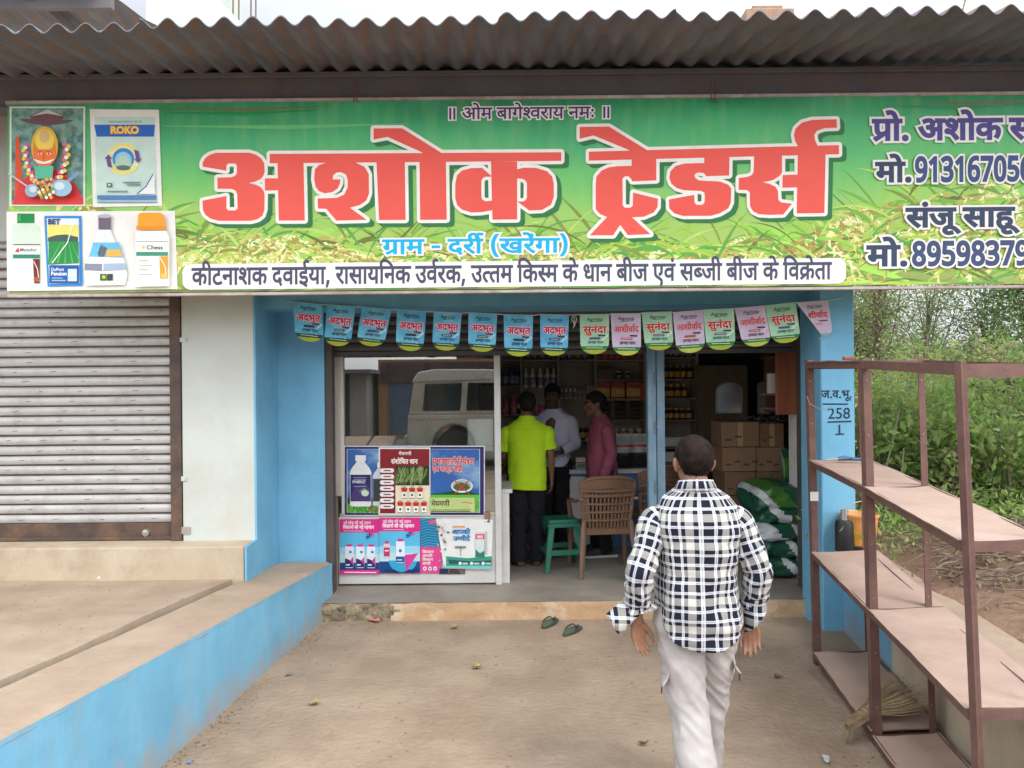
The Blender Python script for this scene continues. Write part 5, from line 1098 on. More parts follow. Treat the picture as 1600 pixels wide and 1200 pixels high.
def pennant(kind, x0, y0, x1, y1, xb, yb, label, seed, folded):
    A = P(x0, y0, depth_at(x0)); Bp = P(x1, y1, depth_at(x1)); C = P(xb, yb, depth_at(xb)); mid = (A + Bp) / 2
    U = (Bp - A); w = U.length; U.normalize(); D = C - mid; h = D.length; D.normalize(); Nn = U.cross(D).normalized()
    if Nn.y < 0: Nn = -Nn
    m, word, col = UPAT[kind]
    def fn(u, v, z):
        # u 0..1 across, v 0..-1 down
        ww = w * (1 - 0.06 * (-v))
        p = mid + U * (u - 0.5) * ww + D * (-v) * h
        curl = 0.010 * noise.noise((seed * 3.1, v * 1.5, u)) * (-v) + 0.014 * (u - 0.5) ** 2 * (-v) * 4
        return p - Nn * (z + curl + 0.004)
    def outline(f):          # half width at height f (0 top .. 1 bottom)
        if f < 0.72: return 0.5
        t = (f - 0.72) / 0.28; return 0.5 * math.sqrt(max(0.0, 1 - t ** 2.4))
    b = MB(); n, mm = 10, 22
    def f_(u, v):
        f = v; hw = max(outline(f), 0.002); lo, hi = 0.5 - hw, 0.5 + hw
        if folded: lo = min(hi - 0.004, max(lo, f * 0.72))
        return fn(lo + (hi - lo) * u, -f, 0.0)
    b.grid(f_, n, mm)
    o = b.build('pennant', m, smooth=True); tag(o, label, 'pennant', GRP)
    pr = Print(fn, 0.0005); pr.z = 2
    def band(f0, f1, c):
        V = []; T = []; k = 8
        for i in range(k + 1):
            f = f0 + (f1 - f0) * i / k; hw = outline(f) - 0.003; lo = 0.5 - hw; hi = 0.5 + hw
            if folded: lo = min(hi - 0.004, max(lo, f * 0.72))
            V += [(lo, -f), ((lo + hi) / 2, -f), (hi, -f)]
        for i in range(k):
            a = 3 * i; T += [(a, a + 3, a + 4), (a, a + 4, a + 1), (a + 1, a + 4, a + 5), (a + 1, a + 5, a + 2)]
        pr.tris(V, T, c)
    gcol = srgb(25, 75, 45) if kind == 'b' else srgb(45, 120, 55)
    if not folded:
        band(0.80, 0.89, gcol); band(0.89, 0.995, srgb(160, 172, 48) if kind != 'v' else srgb(180, 190, 80))
        pr.line([(0.15, -0.835), (0.85, -0.848)], 0.012, srgb(225, 235, 215)); pr.rect(0.72, -0.83, 0.78, -0.785, srgb(225, 240, 235))
        sw = srgb(175, 222, 240) if kind == 'b' else (srgb(205, 232, 208) if kind == 'g' else srgb(218, 206, 224))
        pr.line([(0.55, -0.74), (0.75, -0.66), (0.96, -0.52)], [0.01, 0.05, 0.09], sw)
    else:
        band(0.86, 0.97, srgb(120, 175, 175))
    lo = 0.5 if folded else 0.26
    s = max(0.0, 0.26) if folded else 0.06
    pr.latin('Agrista', 0.24 if not folded else 0.3, 0.78, -0.155, 0.085, srgb(40, 52, 66), bold=0.0)
    pr.line([(0.30, -0.185), (0.74, -0.172)], 0.010, srgb(60, 90, 90))
    if kind == 'b': pr.hindi(LINES[word], 0.09, 0.93, -0.46, 0.155, col, bold=34, outline=50, ocol=srgb(235, 225, 232))
    elif kind == 'g': pr.hindi(LINES[word], 0.10, 0.92, -0.46, 0.155, col, bold=34, outline=40, ocol=srgb(225, 235, 222))
    elif folded: pr.hindi(LINES[word][1:], 0.30, 0.93, -0.43, 0.13, col, bold=26)
    else: pr.hindi(LINES[word], 0.08, 0.93, -0.44, 0.13, col, bold=26, outline=30, ocol=srgb(222, 212, 226))
    ink2 = srgb(30, 40, 60)
    if not folded:
        pr.rrect(0.32, -0.625, 0.70, -0.572, 0.02, srgb(55, 55, 62) if kind == 'b' else (srgb(90, 85, 120) if kind == 'g' else srgb(200, 70, 70)))
        pr.line([(0.36, -0.598), (0.66, -0.599)], 0.012, srgb(215, 215, 215))
        pr.line([(0.62, -0.525), (0.88, -0.535)], 0.035, srgb(45, 55, 75))
        pr.hindi(LINES['unnat'], 0.26, 0.80, -0.735, 0.065, ink2 if kind != 'g' else srgb(30, 90, 80), bold=20)
    else:
        pr.line([(0.62, -0.52), (0.9, -0.525)], 0.035, srgb(70, 80, 110)); pr.line([(0.52, -0.6), (0.72, -0.6)], 0.04, srgb(225, 130, 130))
    pr.build('printed_lettering', o)
for i, q in enumerate(PEN): pennant(*q, LAB[i], i + 1, i == 15)
b = MB(); pts = [P(448, 470.5, 5.955)]
for q in PEN: pts += [P(q[1], q[2] - 0.3, depth_at(q[1])), P(q[3], q[4] - 0.3, depth_at(q[3]))]
pts += [P(1305, 468, 5.744), P(1316, 465.5, 5.745)]
b.tube(pts, 0.0035, 6); sto = b.build('string', mat('white_string', (0.6, 0.58, 0.55), rough=0.8), smooth=True)
tag(sto, 'thin white string carrying the pennants from the lintel to the pillar', 'string')
b = MB()
for k in range(3): a = P(895 + k * 2, 493, 5.82); b.tube([a, a + Vector((0.01 * (k - 1), -0.006, -0.03)), a + Vector((0.018 * (1 - k), 0, -0.075 - 0.01 * k))], 0.003, 5)
b.build('loose_end', _mats['white_string'], sto)

# ------------------------------------------------------------------ blue timber door post
b = MB(); b.box((1.135, 6.43, 0.148), (1.205, 6.50, 2.485)); b.box((1.212, 6.432, 0.148), (1.278, 6.50, 2.485))
dp_ = b.build('door_post', M['teal'], bld, bevel=0.004)
for z in (1.86, 1.45, 0.95):
    b = MB(); b.box((1.185, 6.424, z), (1.198, 6.431, z + 0.11)); b.box((1.180, 6.42, z + 0.05), (1.212, 6.4245, z + 0.065))
    b.build('bolt', mat('painted_bolt', (0.12, 0.16, 0.2), rough=0.6), dp_)

# ------------------------------------------------------------------ glazed counter front
WB = mat('white_laminate', (0.60, 0.60, 0.57), (0.54, 0.53, 0.50), scale=3, rough=0.5, dirt=(0.40, 0.33, 0.27), dscale=4, damt=0.45)
CRM = mat('cream_frame_board', (0.55, 0.49, 0.43), (0.48, 0.41, 0.36), scale=4, rough=0.6, dirt=(0.33, 0.25, 0.2), dscale=6, damt=0.5, stretch=(3, 3, 0.6))
dc = empty('display_counter', (0, 0, 0), 'white shop counter with a tall reflecting glass front and posters stuck on it', 'counter')
YG = 6.64
b = MB(); b.box((-1.51, YG - 0.012, 0.165), (-0.155, YG + 0.03, 0.742)); b.build('front_panel', WB, dc, bevel=0.004)
b = MB(); b.box((-1.50, YG - 0.004, 0.742), (-0.155, YG + 0.02, 0.775)); b.build('sill', CRM, dc, bevel=0.003)
b = MB(); b.box((-1.565, YG - 0.05, 0.93), (-1.475, YG + 0.03, 2.20)); b.build('frame_post', CRM, dc, bevel=0.004)
b = MB(); b.box((-1.545, YG - 0.02, 0.15), (-1.512, YG + 0.05, 0.93)); b.build('frame_post', mat('recess_shade_brown', (0.25, 0.19, 0.15), rough=0.7), dc)  # shade of the recess below the cream post, put into a darker brown
b = MB(); b.box((-1.475, YG - 0.03, 0.775), (-1.452, YG + 0.02, 2.20)); b.build('glazing_strip', WB, dc)
b = MB(); b.box((-0.155, YG - 0.03, 0.152), (-0.100, YG + 0.04, 2.20)); b.build('frame_post', WB, dc, bevel=0.004)
b = MB(); b.box((-1.475, YG - 0.02, 2.155), (-0.155, YG + 0.03, 2.20)); b.build('top_rail', CRM, dc)
gm = bpy.data.materials.new('shop_window_glass'); gm.use_nodes = True
nt = gm.node_tree; N = nt.nodes; L = nt.links; N.remove(N['Principled BSDF'])
tr = N.new('ShaderNodeBsdfTransparent'); tr.inputs[0].default_value = (0.62, 0.66, 0.64, 1)
gl = N.new('ShaderNodeBsdfGlossy'); gl.inputs['Roughness'].default_value = 0.0; gl.inputs['Color'].default_value = (0.95, 0.95, 0.92, 1)
mx = N.new('ShaderNodeMixShader'); mx.inputs[0].default_value = 0.26
L.new(tr.outputs[0], mx.inputs[1]); L.new(gl.outputs[0], mx.inputs[2]); L.new(mx.outputs[0], N['Material Output'].inputs[0])
b = MB(); b.add([(-1.452, YG, 0.775), (-0.155, YG, 0.775), (-0.155, YG, 2.155), (-1.452, YG, 2.155)], [(0, 1, 2, 3)])
b.build('glass_pane', gm, dc)
# counter running back into the shop
b = MB(); b.box((-0.62, YG + 0.03, 0.152), (-0.035, 7.75, 0.93)); b.build('side_panel', WB, dc)
b = MB(); b.box((-0.64, YG + 0.04, 0.93), (-0.005, 7.78, 0.965)); b.build('counter_top', WB, dc, bevel=0.005)
b = MB(); b.add([(-0.033, YG + 0.15, 0.35), (-0.033, 7.5, 0.35), (-0.033, 7.5, 0.85), (-0.033, YG + 0.15, 0.85)], [(0, 1, 2, 3)]); b.build('printed_sticker', mat('faded_sticker', (0.28, 0.33, 0.25), (0.5, 0.45, 0.4), scale=8, rough=0.6), dc)

# ------------------------------------------------------------------ posters on the counter
def poster(name, x0, y0, x1, y1, label, cat='poster', yo=0.0, corners=None, paper=(0.8, 0.8, 0.78), crease=0.0002):
    """returns the sheet and a Print whose u, v are photo pixels (v negative down)"""
    Yp = YG - 0.018 - yo
    def fn(u, v, z):
        p = P(u, -v, Yp); return (p.x, Yp - z - crease * (noise.noise((p.x * 6, p.z * 6, x0)) + 0.5), p.z)
    b = MB(); cs = corners or [(x0, y0), (x1, y0), (x1, y1), (x0, y1)]
    def f(u, v):
        px = (cs[0][0] * (1 - u) + cs[1][0] * u) * (1 - v) + (cs[3][0] * (1 - u) + cs[2][0] * u) * v
        py = (cs[0][1] * (1 - u) + cs[1][1] * u) * (1 - v) + (cs[3][1] * (1 - u) + cs[2][1] * u) * v
        return fn(px, -py, 0)
    b.grid(f, 24, 16)
    o = b.build(name, ink(paper, 0.35), smooth=True); tag(o, label, cat)
    pr = Print(fn, 0.0004); pr.z = 8
    return o, pr
WHT = srgb(232, 232, 230)
SKYP = mat('printed_blue_sky', srgb(40, 95, 165), srgb(150, 185, 215), scale=2.4, rough=0.35, contrast=(0.45, 0.7), stretch=(1, 1, 2))
GRASSP = mat('printed_green_field', srgb(70, 150, 50), srgb(120, 190, 80), scale=16, rough=0.35)
# wide poster: bottle on the left, crossed out pest on the right
o, pr = poster('poster', 537.5, 696.5, 757.5, 806, 'wide poster in a purple border with a white bottle and a crossed out pest', yo=0.0)
pr.rect(539, -804.5, 756, -698, srgb(52, 40, 100)); pr.rect(542, -801, 750, -701.5, srgb(190, 205, 220)); pr.rect(543, -800.5, 749, -702, SKYP)
pr.poly([(543, -786), (600, -780), (749, -778), (749, -800.5), (543, -800.5)], GRASSP)
pr.poly([(543, -778), (560, -774), (600, -779), (690, -770), (720, -765), (749, -772), (749, -782), (543, -787)], srgb(35, 70, 40))
pr.rect(672, -783, 749, -773, srgb(95, 190, 70))
pr.poly([(570, -800), (580, -790), (600, -788), (600, -800)], srgb(130, 110, 70))
R = random.Random(3)
for k in range(90): x = R.uniform(544, 592); y = -R.uniform(788, 800); pr.line([(x, y - 3), (x + R.uniform(-3, 3), y + 2)], 0.8, [srgb(60, 160, 50), srgb(140, 210, 90), srgb(30, 110, 40)][k % 3], lift=(k % 6 == 0))
def bottle(pr, cx, top, bot, w, cap, body, label_c, capw=0.42):
    h = top - bot; b_ = bot
    pr.poly([(cx - w / 2, b_ + h * 0.04), (cx - w * 0.44, b_), (cx + w * 0.44, b_), (cx + w / 2, b_ + h * 0.04), (cx + w / 2, b_ + h * 0.68), (cx + w * 0.40, b_ + h * 0.76), (cx + w * 0.2, b_ + h * 0.86), (cx + w * 0.2, b_ + h * 0.92),
             (cx - w * 0.2, b_ + h * 0.92), (cx - w * 0.2, b_ + h * 0.86), (cx - w * 0.40, b_ + h * 0.76), (cx - w / 2, b_ + h * 0.68)], body)
    pr.rect(cx - w * capw / 2, b_ + h * 0.89, cx + w * capw / 2, b_ + h, cap)
    pr.rect(cx - w * 0.48, b_ + h * 0.10, cx + w * 0.48, b_ + h * 0.62, label_c)
bottle(pr, 595, -722, -790, 24, WHT, srgb(200, 205, 210), srgb(50, 60, 60))
bottle(pr, 564, -711, -791, 33, srgb(225, 228, 226), srgb(222, 225, 224), srgb(42, 38, 92), 0.5)
pr.poly([(549, -776), (556, -760), (572, -754), (580, -766), (580, -783), (549, -783)], srgb(70, 55, 110)); pr.disc(571, -770, 6, 5, srgb(200, 215, 200)); pr.line([(562, -768), (570, -763), (576, -767)], 2.0, srgb(110, 150, 90))
pr.latin('SYNERGY', 551, 572, -754.5, 4.2, srgb(235, 235, 245), bold=0.02)
for y in (746, 749, 759.5): pr.line([(553, -y), (573, -y)], 0.9, srgb(160, 155, 200))
pr.hindi(LINES['niyan'], 676, 741, -724.5, 8.0, srgb(205, 35, 45), bold=36, outline=45, ocol=WHT); pr.hindi(LINES['jodi'], 676, 723, -736, 7.6, srgb(205, 35, 45), bold=36, outline=45, ocol=WHT)
pr.disc(722, -759, 17, 10.5, srgb(228, 235, 222), n=26); pr.disc(722, -758.5, 15, 8.8, srgb(150, 180, 170), n=26); pr.poly([(708, -762), (712, -756), (720, -753), (731, -756), (735, -762), (728, -766), (714, -766)], srgb(75, 95, 55))
pr.line([(709, -749), (734, -772)], 1.6, srgb(205, 40, 50)); pr.line([(733, -750), (711, -771)], 1.6, srgb(205, 40, 50))
pr.poly([(672, -777), (742, -777), (742, -800), (672, -800)], srgb(190, 205, 130)); pr.hindi(LINES['megh'], 674, 703, -790, 7.2, srgb(40, 45, 60), bold=22)
pr.line([(722, -785), (728, -784), (738, -786)], 1.4, srgb(190, 110, 60)); pr.rect(674, -799, 735, -797.6, srgb(70, 80, 60)); pr.rect(674, -796.4, 735, -795.6, srgb(70, 80, 60))
pr.build('printed_picture', o)
# maroon and cream poster stuck over its middle
o, pr = poster('poster', 591.5, 699, 672.5, 804.5, 'maroon and cream poster of rice ears stuck over the middle of the wide poster', yo=0.012)
pr.rect(594, -802, 671, -701.5, srgb(135, 30, 38)); pr.rect(618, -802, 671, -758.5, srgb(238, 228, 195))
pr.hindi(LINES['megh'], 623, 643, -711, 4.5, WHT, bold=20); pr.hindi(LINES['sansho'], 611, 653, -724.5, 6.6, srgb(245, 235, 225), bold=30)
pr.rect(619, -758, 670, -728, srgb(28, 52, 26))
for k in range(70):
    x = R.uniform(622, 668); x2 = x + R.uniform(-16, 6); pr.line([(x, -R.uniform(728, 734)), ((x + x2) / 2 + 2, -742), (x2, -R.uniform(748, 758))], 0.9, [srgb(165, 175, 110), srgb(120, 150, 80), srgb(80, 115, 60)][k % 3], lift=(k % 5 == 0))
for k in range(7):
    y = 735 + k * 9.3; pr.rrect(594, -(y + 3.4), 616, -(y - 3.4), 3.2, srgb(238, 232, 230)); pr.rect(600, -(y + 0.9), 611, -(y - 0.9), srgb(130, 50, 55))
for row, (n_, y) in enumerate(((3, 765), (4, 787))):
    for k in range(n_):
        x = 632 + k * 12.3 if row == 0 else 626 + k * 12.3
        pr.poly([(x - 5, -(y - 3)), (x + 5, -(y - 3)), (x + 3.6, -(y + 3)), (x - 3.6, -(y + 3))], srgb(190, 40, 40)); pr.rect(x - 3.6, -(y + 12.5), x + 3.6, -(y + 3.2), srgb(245, 242, 235)); pr.disc(x, -(y + 8), 1.8, 2.0, srgb(70, 45, 40), n=8)
        pr.rect(x - 3, -(y - 4.0), x + 3, -(y - 5.2), srgb(150, 60, 55)); pr.rect(x - 4.5, -(y + 13.6), x + 4.5, -(y + 13), srgb(60, 50, 50))
pr.build('printed_picture', o)
# pink posters
PINK = srgb(218, 48, 135); CY = mat('printed_cyan_fade', srgb(60, 165, 210), srgb(190, 222, 232), scale=1.2, rough=0.35, contrast=(0.3, 0.7))
def pink(x0, y0, x1, y1, label, kind, yo):
    o, pr = poster('poster', x0, y0, x1, y1, label, yo=yo, paper=PINK)
    w = x1 - x0; X = lambda t: x0 + w * t
    pr.rect(x0 + 0.4, -(y1 - 1), x1 - 0.4, -(y0 + 21), srgb(90, 185, 222)); pr.rect(x0 + 0.4, -(y0 + 66), x1 - 0.4, -(y0 + 44), srgb(150, 210, 230)); pr.rect(x0 + 0.4, -(y0 + 72), x1 - 0.4, -(y0 + 55), srgb(190, 222, 225))
    pr.rect(x0 + 0.4, -(y1 - 1), x1 - 0.4, -(y0 + 68), srgb(20, 70, 130))
    pr.poly([(x0, -(y0 + 20)), (X(0.5), -(y0 + 20)), (X(0.8), -(y0 + 22.5)), (x1, -(y0 + 21)), (x1, -y0 - .5), (x0, -y0 - .5)], PINK)
    pr.hindi(LINES['nayi'], X(0.09), X(0.78), -(y0 + 8), 4.0, WHT, bold=16); pr.hindi(LINES['pehchan'], X(0.08), X(0.86), -(y0 + 15), 4.6, srgb(250, 235, 245), bold=32); pr.line([(X(0.1), -(y0 + 18.4)), (X(0.6), -(y0 + 18.4))], 0.8, srgb(245, 200, 225))
    cx, cy = X(0.77), -(y0 + 28)
    for k in range(6):
        a = rad(200 - k * 32); c, s_ = math.cos(a), math.sin(a)
        pr.poly([(cx, cy), (cx + 4.5 * c - 1.6 * s_, cy + 4.5 * s_ + 1.6 * c), (cx + 8.5 * c, cy + 7.5 * s_), (cx + 4.5 * c + 1.6 * s_, cy + 4.5 * s_ - 1.6 * c)], [srgb(30, 110, 180), srgb(25, 70, 140), srgb(40, 150, 200), srgb(25, 60, 120), srgb(190, 60, 140), srgb(220, 70, 140)][k])
    if kind == 0:
        for k in range(3):
            c = X(0.24 + 0.275 * k); t = -(y0 + 42); b_ = -(y0 + 76)
            pr.rrect(c - 6.6, b_, c + 6.6, t, 2, srgb(222, 230, 238)); pr.rect(c - 4.4, t - 0.5, c + 4.4, t + 3, PINK)
            pr.poly([(c - 6.4, b_ + 1), (c + 6.4, b_ + 1), (c + 6.4, b_ + 6), (c, b_ + 13), (c - 6.4, b_ + 15)], srgb(45, 45, 110)); pr.poly([(c + 6.4, b_ + 5), (c + 6.4, b_ + 18), (c + 1, b_ + 11)], PINK); pr.disc(c + 2, t - 9, 2.2, 2.2, srgb(50, 120, 180), n=9); pr.rect(c - 5, b_ + 4, c + 1, b_ + 6, WHT)
        pr.rect(x0 + 0.4, -(y1 - 0.6), x1 - 0.4, -(y1 - 7), PINK); pr.line([(X(0.12), -(y1 - 3.6)), (X(0.92), -(y1 - 3.2))], 1.4, srgb(250, 225, 240))
    else:
        pr.disc(X(0.58), -(y0 + 66), 22, 19, srgb(50, 165, 205), n=26, a0=180, a1=360); pr.poly([(X(0.66), -(y0 + 84)), (X(0.95), -(y0 + 55)), (X(0.62), -(y0 + 58))], srgb(215, 60, 150))
        for k in range(16): a = rad(196 + k * 10); pr.line([(X(0.55) + 10 * math.cos(a), -(y0 + 80) + 4 * math.sin(a)), (X(0.55) + 30 * math.cos(a), -(y1 - 8) + 7 * math.sin(a))], 0.9, srgb(20, 50, 110), lift=(k == 0))
        c = X(0.19); pr.rrect(c - 5.2, -(y0 + 62), c + 5.2, -(y0 + 40), 2, srgb(225, 200, 215)); pr.rect(c - 4.6, -(y0 + 60), c + 4.6, -(y0 + 46), srgb(190, 55, 100)); pr.rect(c - 2.6, -(y0 + 40), c + 2.6, -(y0 + 36), srgb(200, 60, 120)); pr.rect(c - 3, -(y0 + 52), c + 3, -(y0 + 50), WHT)
        c = X(0.52); pr.rrect(c - 7, -(y0 + 70), c + 7, -(y0 + 36), 2, srgb(225, 232, 240)); pr.rect(c - 4.6, -(y0 + 36.5), c + 4.6, -(y0 + 32.5), PINK); pr.rect(c - 6.8, -(y0 + 69), c + 6.8, -(y0 + 60), srgb(35, 80, 150)); pr.disc(c, -(y0 + 51), 2.4, 2.8, srgb(70, 110, 170), n=9); pr.rect(c - 5, -(y0 + 66), c + 3, -(y0 + 64.6), WHT)
    pr.build('printed_picture', o)
pink(531, 811, 593.5, 897, 'pink and blue poster showing three white bottles on the white panel', 0, 0.0)
pink(592.5, 809, 656.5, 896, 'pink and blue poster showing two bottles over a turquoise swirl', 1, 0.010)
o, pr = poster('poster', 656, 809.5, 690, 896, 'torn teal and pink poster strip partly covered by the white poster', yo=0.0, paper=srgb(30, 120, 165))
for k in range(12): pr.line([(656.5, -(813 + k * 4.4)), (668, -(810 + k * 4.2)), (689.5, -(815 + k * 3.9))], 0.7, srgb(95, 190, 215), lift=(k == 0))
pr.rect(656.4, -895.5, 689.6, -854.5, srgb(225, 70, 140))
for k, (a, b_) in enumerate(((660, 678), (660, 676), (660, 677), (660, 673))): pr.hindi(LINES['aapki'] if k % 2 else LINES['pehchan'][:5], a, b_, -(864 + k * 6), 3.6, WHT, bold=24)
for k in range(3): pr.disc(664 + k * 8, -888, 2.8, 3.2, WHT, n=12); pr.disc(664 + k * 8, -888, 1.3, 1.5, srgb(90, 90, 140), n=8)
pr.rrect(670, -818, 687, -813, 2, srgb(220, 90, 110))
pr.build('printed_picture', o)
o, pr = poster('poster', 678, 810, 770, 890, 'white poster with blue lettering and a green foot at the corner of the counter', yo=0.014, corners=[(681, 810), (770, 812), (768, 890), (694, 888)], paper=srgb(228, 228, 224))
pr.poly([(697, -869), (730, -872), (768.5, -869), (768, -889), (697, -887)], srgb(55, 150, 130)); pr.poly([(700, -874), (740, -877), (768, -875), (768, -882), (702, -881)], srgb(30, 90, 85)); pr.poly([(690, -884), (768, -884), (768, -889), (694, -887)], srgb(120, 195, 190))
for k in range(3): pr.disc(719 + k * 18, -880, 2.6, 2.6, srgb(225, 235, 230), n=12); pr.rect(723 + k * 18, -881.5, 731 + k * 18, -879, srgb(190, 215, 205))
pr.hindi(LINES['aapki'][:3], 706, 727, -825, 3.6, srgb(235, 150, 70), bold=16); pr.hindi(LINES['aapki'], 706, 735, -834, 6.4, srgb(30, 125, 190), bold=34); pr.hindi(LINES['ummid'], 708, 735, -844.5, 6.2, srgb(30, 120, 185), bold=34)
pr.rrect(743, -870, 757, -831, 1, srgb(205, 215, 215)); pr.rect(743, -842, 757, -834, srgb(215, 80, 110)); pr.hindi(LINES['khad'], 745, 755, -840.5, 3.8, WHT, bold=26); pr.poly([(743, -870), (757, -870), (757, -860), (750, -864), (743, -858)], srgb(40, 125, 100)); pr.rect(758, -866, 761, -830, srgb(190, 190, 190))
pr.rect(711, -856, 728, -853, srgb(120, 125, 130)); pr.line([(720, -853), (720, -868)], 0.8, srgb(70, 75, 80)); 
for k in range(26): pr.disc(R.uniform(682, 698) + (k > 14) * 4, -R.uniform(818, 884), R.uniform(0.8, 2.6), R.uniform(0.8, 2.2), [srgb(95, 92, 88), srgb(200, 150, 150), srgb(150, 175, 140), srgb(215, 210, 205)][k % 4], n=8)
pr.build('printed_picture', o)
o, pr = poster('torn_paper', 686, 888, 727, 897, 'torn scrap of printed paper under the white poster', 'paper', yo=0.004, paper=srgb(120, 95, 85)); pr.rect(686.5, -896, 700, -888.6, srgb(30, 45, 85)); pr.poly([(701, -896), (704, -889), (714, -889), (720, -896)], srgb(70, 60, 60)); pr.build('printed_picture', o)
# white notice inside the glass, brown peeled tape
b = MB(); q0 = P(731, 705, YG + 0.03); q1 = P(770, 654, YG + 0.03); b.box((q0.x, YG + 0.024, q0.z), (q1.x, YG + 0.027, q1.z)); tag(b.build('notice', ink((0.72, 0.74, 0.74))), 'blank white notice inside the glass beside the white frame post', 'paper')
b = MB()
def peel(u, v): p = P(757 + 9 * u, 800 + 16 * v, YG - 0.02); return (p.x + 0.01 * noise.noise((u * 3, v * 3, 1)), p.y - 0.02 * (u - 0.3) ** 2 - 0.012 * v, p.z)
b.grid(peel, 8, 8); tag(b.build('tape', mat('brown_packing_tape', (0.25, 0.13, 0.07), rough=0.4), smooth=True), 'curled piece of brown tape at the corner of the wide poster', 'tape')
# ------------------------------------------------------------------ inside the shop
def share(o, loc, label=None, group=None, rz=None):
    c = copy_tree(o); c.location = loc
    if rz is not None: c.rotation_euler = (0, 0, rz)
    if label: c['label'] = label
    if group: c['group'] = group
    return c
SHW = mat('dull_shelf_board', (0.42, 0.36, 0.29), (0.33, 0.28, 0.22), scale=5, rough=0.7)
SHB = mat('shelf_back_board', (0.47, 0.42, 0.35), (0.39, 0.34, 0.28), scale=3, rough=0.8)
YS0, YS1 = 9.28, 9.62
ws = empty('wall_shelf', (0, 0, 0), 'tall brown wall shelving across the back of the shop loaded with bottles and packets', 'shelving')
def bx(px): return P(px, 620, YS0).x
def bz(px, py): return P(px, py, YS0).z
UPR = [745, 815, 873, 931, 1008, 1036, 1090]
for px in UPR: MB().box((bx(px) - 0.012, YS0, 0.15), (bx(px) + 0.012, YS1, 2.75)).build('upright', SHW, ws)
MB().box((bx(745), YS1, 0.15), (bx(1090), YS1 + 0.02, 2.75)).build('back_panel', SHB, ws)
BAYS = {(745, 815): (562, 603, 648, 690, 735), (815, 873): (562, 606, 649, 690, 735), (873, 931): (562, 624, 688, 735), (931, 1008): (562, 593, 624, 656, 692, 735), (1008, 1036): (562, 606, 656, 735), (1036, 1090): (558, 592, 622, 656, 700, 735)}
for (a, c), ys in BAYS.items():
    for y in ys:
        z = bz((a + c) / 2, y); MB().box((bx(a) + 0.013, YS0 + 0.004, z - 0.016), (bx(c) - 0.013, YS1 - 0.001, z)).build('shelf', SHW, ws)
def bot(name, col, capc, labc, h, r, neck=0.35, sq=False):
    b = MB(); n = 14 if not sq else 4
    b.lathe([(0, 0), (r * 0.95, 0), (r, h * 0.03), (r, h * 0.62), (r * 0.9, h * 0.70), (r * neck, h * 0.80), (r * neck, h * 0.86)], n=n, mi=0, cap=False)
    b.lathe([(r * (neck + 0.1), h * 0.84), (r * (neck + 0.1), h), (0, h)], n=n, mi=1, cap=False)
    b.lathe([(r * 1.015, h * 0.14), (r * 1.015, h * 0.54)], n=n, mi=2, cap=False)
    return b.build(name, [mat('bottle_%s_plastic' % name, *col) if isinstance(col, list) else col, capc, labc], smooth=True)
PL = lambda nm, c, r=0.4: mat(nm, c, rough=r)
c_navy = PL('navy_plastic', (0.035, 0.05, 0.14)); c_white = PL('white_plastic', (0.68, 0.69, 0.69)); c_pink = PL('magenta_plastic', (0.60, 0.08, 0.24)); c_black = PL('black_plastic', (0.02, 0.02, 0.022))
c_lab = mat('printed_bottle_label', (0.45, 0.45, 0.48), (0.10, 0.12, 0.25), scale=30, rough=0.5); c_lab2 = mat('pink_printed_label', (0.55, 0.30, 0.36), (0.35, 0.05, 0.12), scale=30, rough=0.5)
c_amb = PL('dark_amber_plastic', (0.10, 0.05, 0.025)); c_yel = PL('yellow_cap', (0.65, 0.42, 0.05)); c_org = mat('orange_printed_label', (0.75, 0.30, 0.06), (0.55, 0.42, 0.08), scale=25, rough=0.5)
def row(o, pxs, py, label, cat, group, jitter=0.0, dep=0.10):
    first = True
    for px in pxs:
        loc = Vector((bx(px), YS0 + dep, bz(px, py) + 0.0005))
        if first: o.location = loc; tag(o, label, cat, group); first = False; o.rotation_euler = (0, 0, RND.uniform(0, 6))
        else: share(o, loc, rz=RND.uniform(0, 6))
row(bot('bottle', c_navy, c_navy, c_lab, 0.225, 0.036), (757, 768, 779, 790, 801, 809), 603, 'navy bottle on the second shelf of the left bay, in a row of alike ones', 'bottle', 'navy bottles in the left bay')
row(bot('bottle', c_white, c_white, c_lab, 0.235, 0.036), (822, 833, 845, 856, 866), 606, 'greyish white bottle in the row above the head of the man in lime green', 'bottle', 'white bottles on the shelf')
row(bot('bottle', c_pink, c_pink, c_lab2, 0.235, 0.042), (778, 790, 803), 648, 'magenta bottle on the shelf left of the man in lime green', 'bottle', 'magenta bottles on the shelf')
row(bot('bottle', c_pink, c_white, c_lab2, 0.16, 0.03), (839, 848, 857, 866), 649, 'small pink bottle with a white cap between the heads of two men', 'bottle', 'small pink bottles')
row(bot('bottle', c_white, c_navy, c_lab, 0.165, 0.018), (878, 886, 893, 900), 624, 'slim white bottle standing in the row above the man in the pale shirt', 'bottle', 'slim bottles on the shelf')
row(bot('jar', c_black, c_yel, c_org, 0.17, 0.042, 0.7), (889, 900, 911, 922), 688, 'black jar with a yellow lid on the shelf between the two men', 'jar', 'black jars in a row')
row(bot('jar', c_black, c_white, c_lab, 0.10, 0.034, 0.7), (969, 983), 593, 'small black jar with a pale lid above the yellow packets', 'jar', 'small jars above the packets')
o = bot('jar', c_black, c_yel, c_org, 0.165, 0.036, 0.75)
row(o, (1043, 1052, 1062, 1072), 622, 'dark jar with an orange label on the upper shelf right of the timber post', 'jar', 'jars on the upper shelf right of the post')
row(bot('jar', c_black, c_org, c_org, 0.14, 0.036, 0.75), (1043, 1051, 1060, 1069, 1079), 656, 'dark jar with an orange lid on the lower shelf right of the timber post', 'jar', 'jars on the lower shelf right of the post')
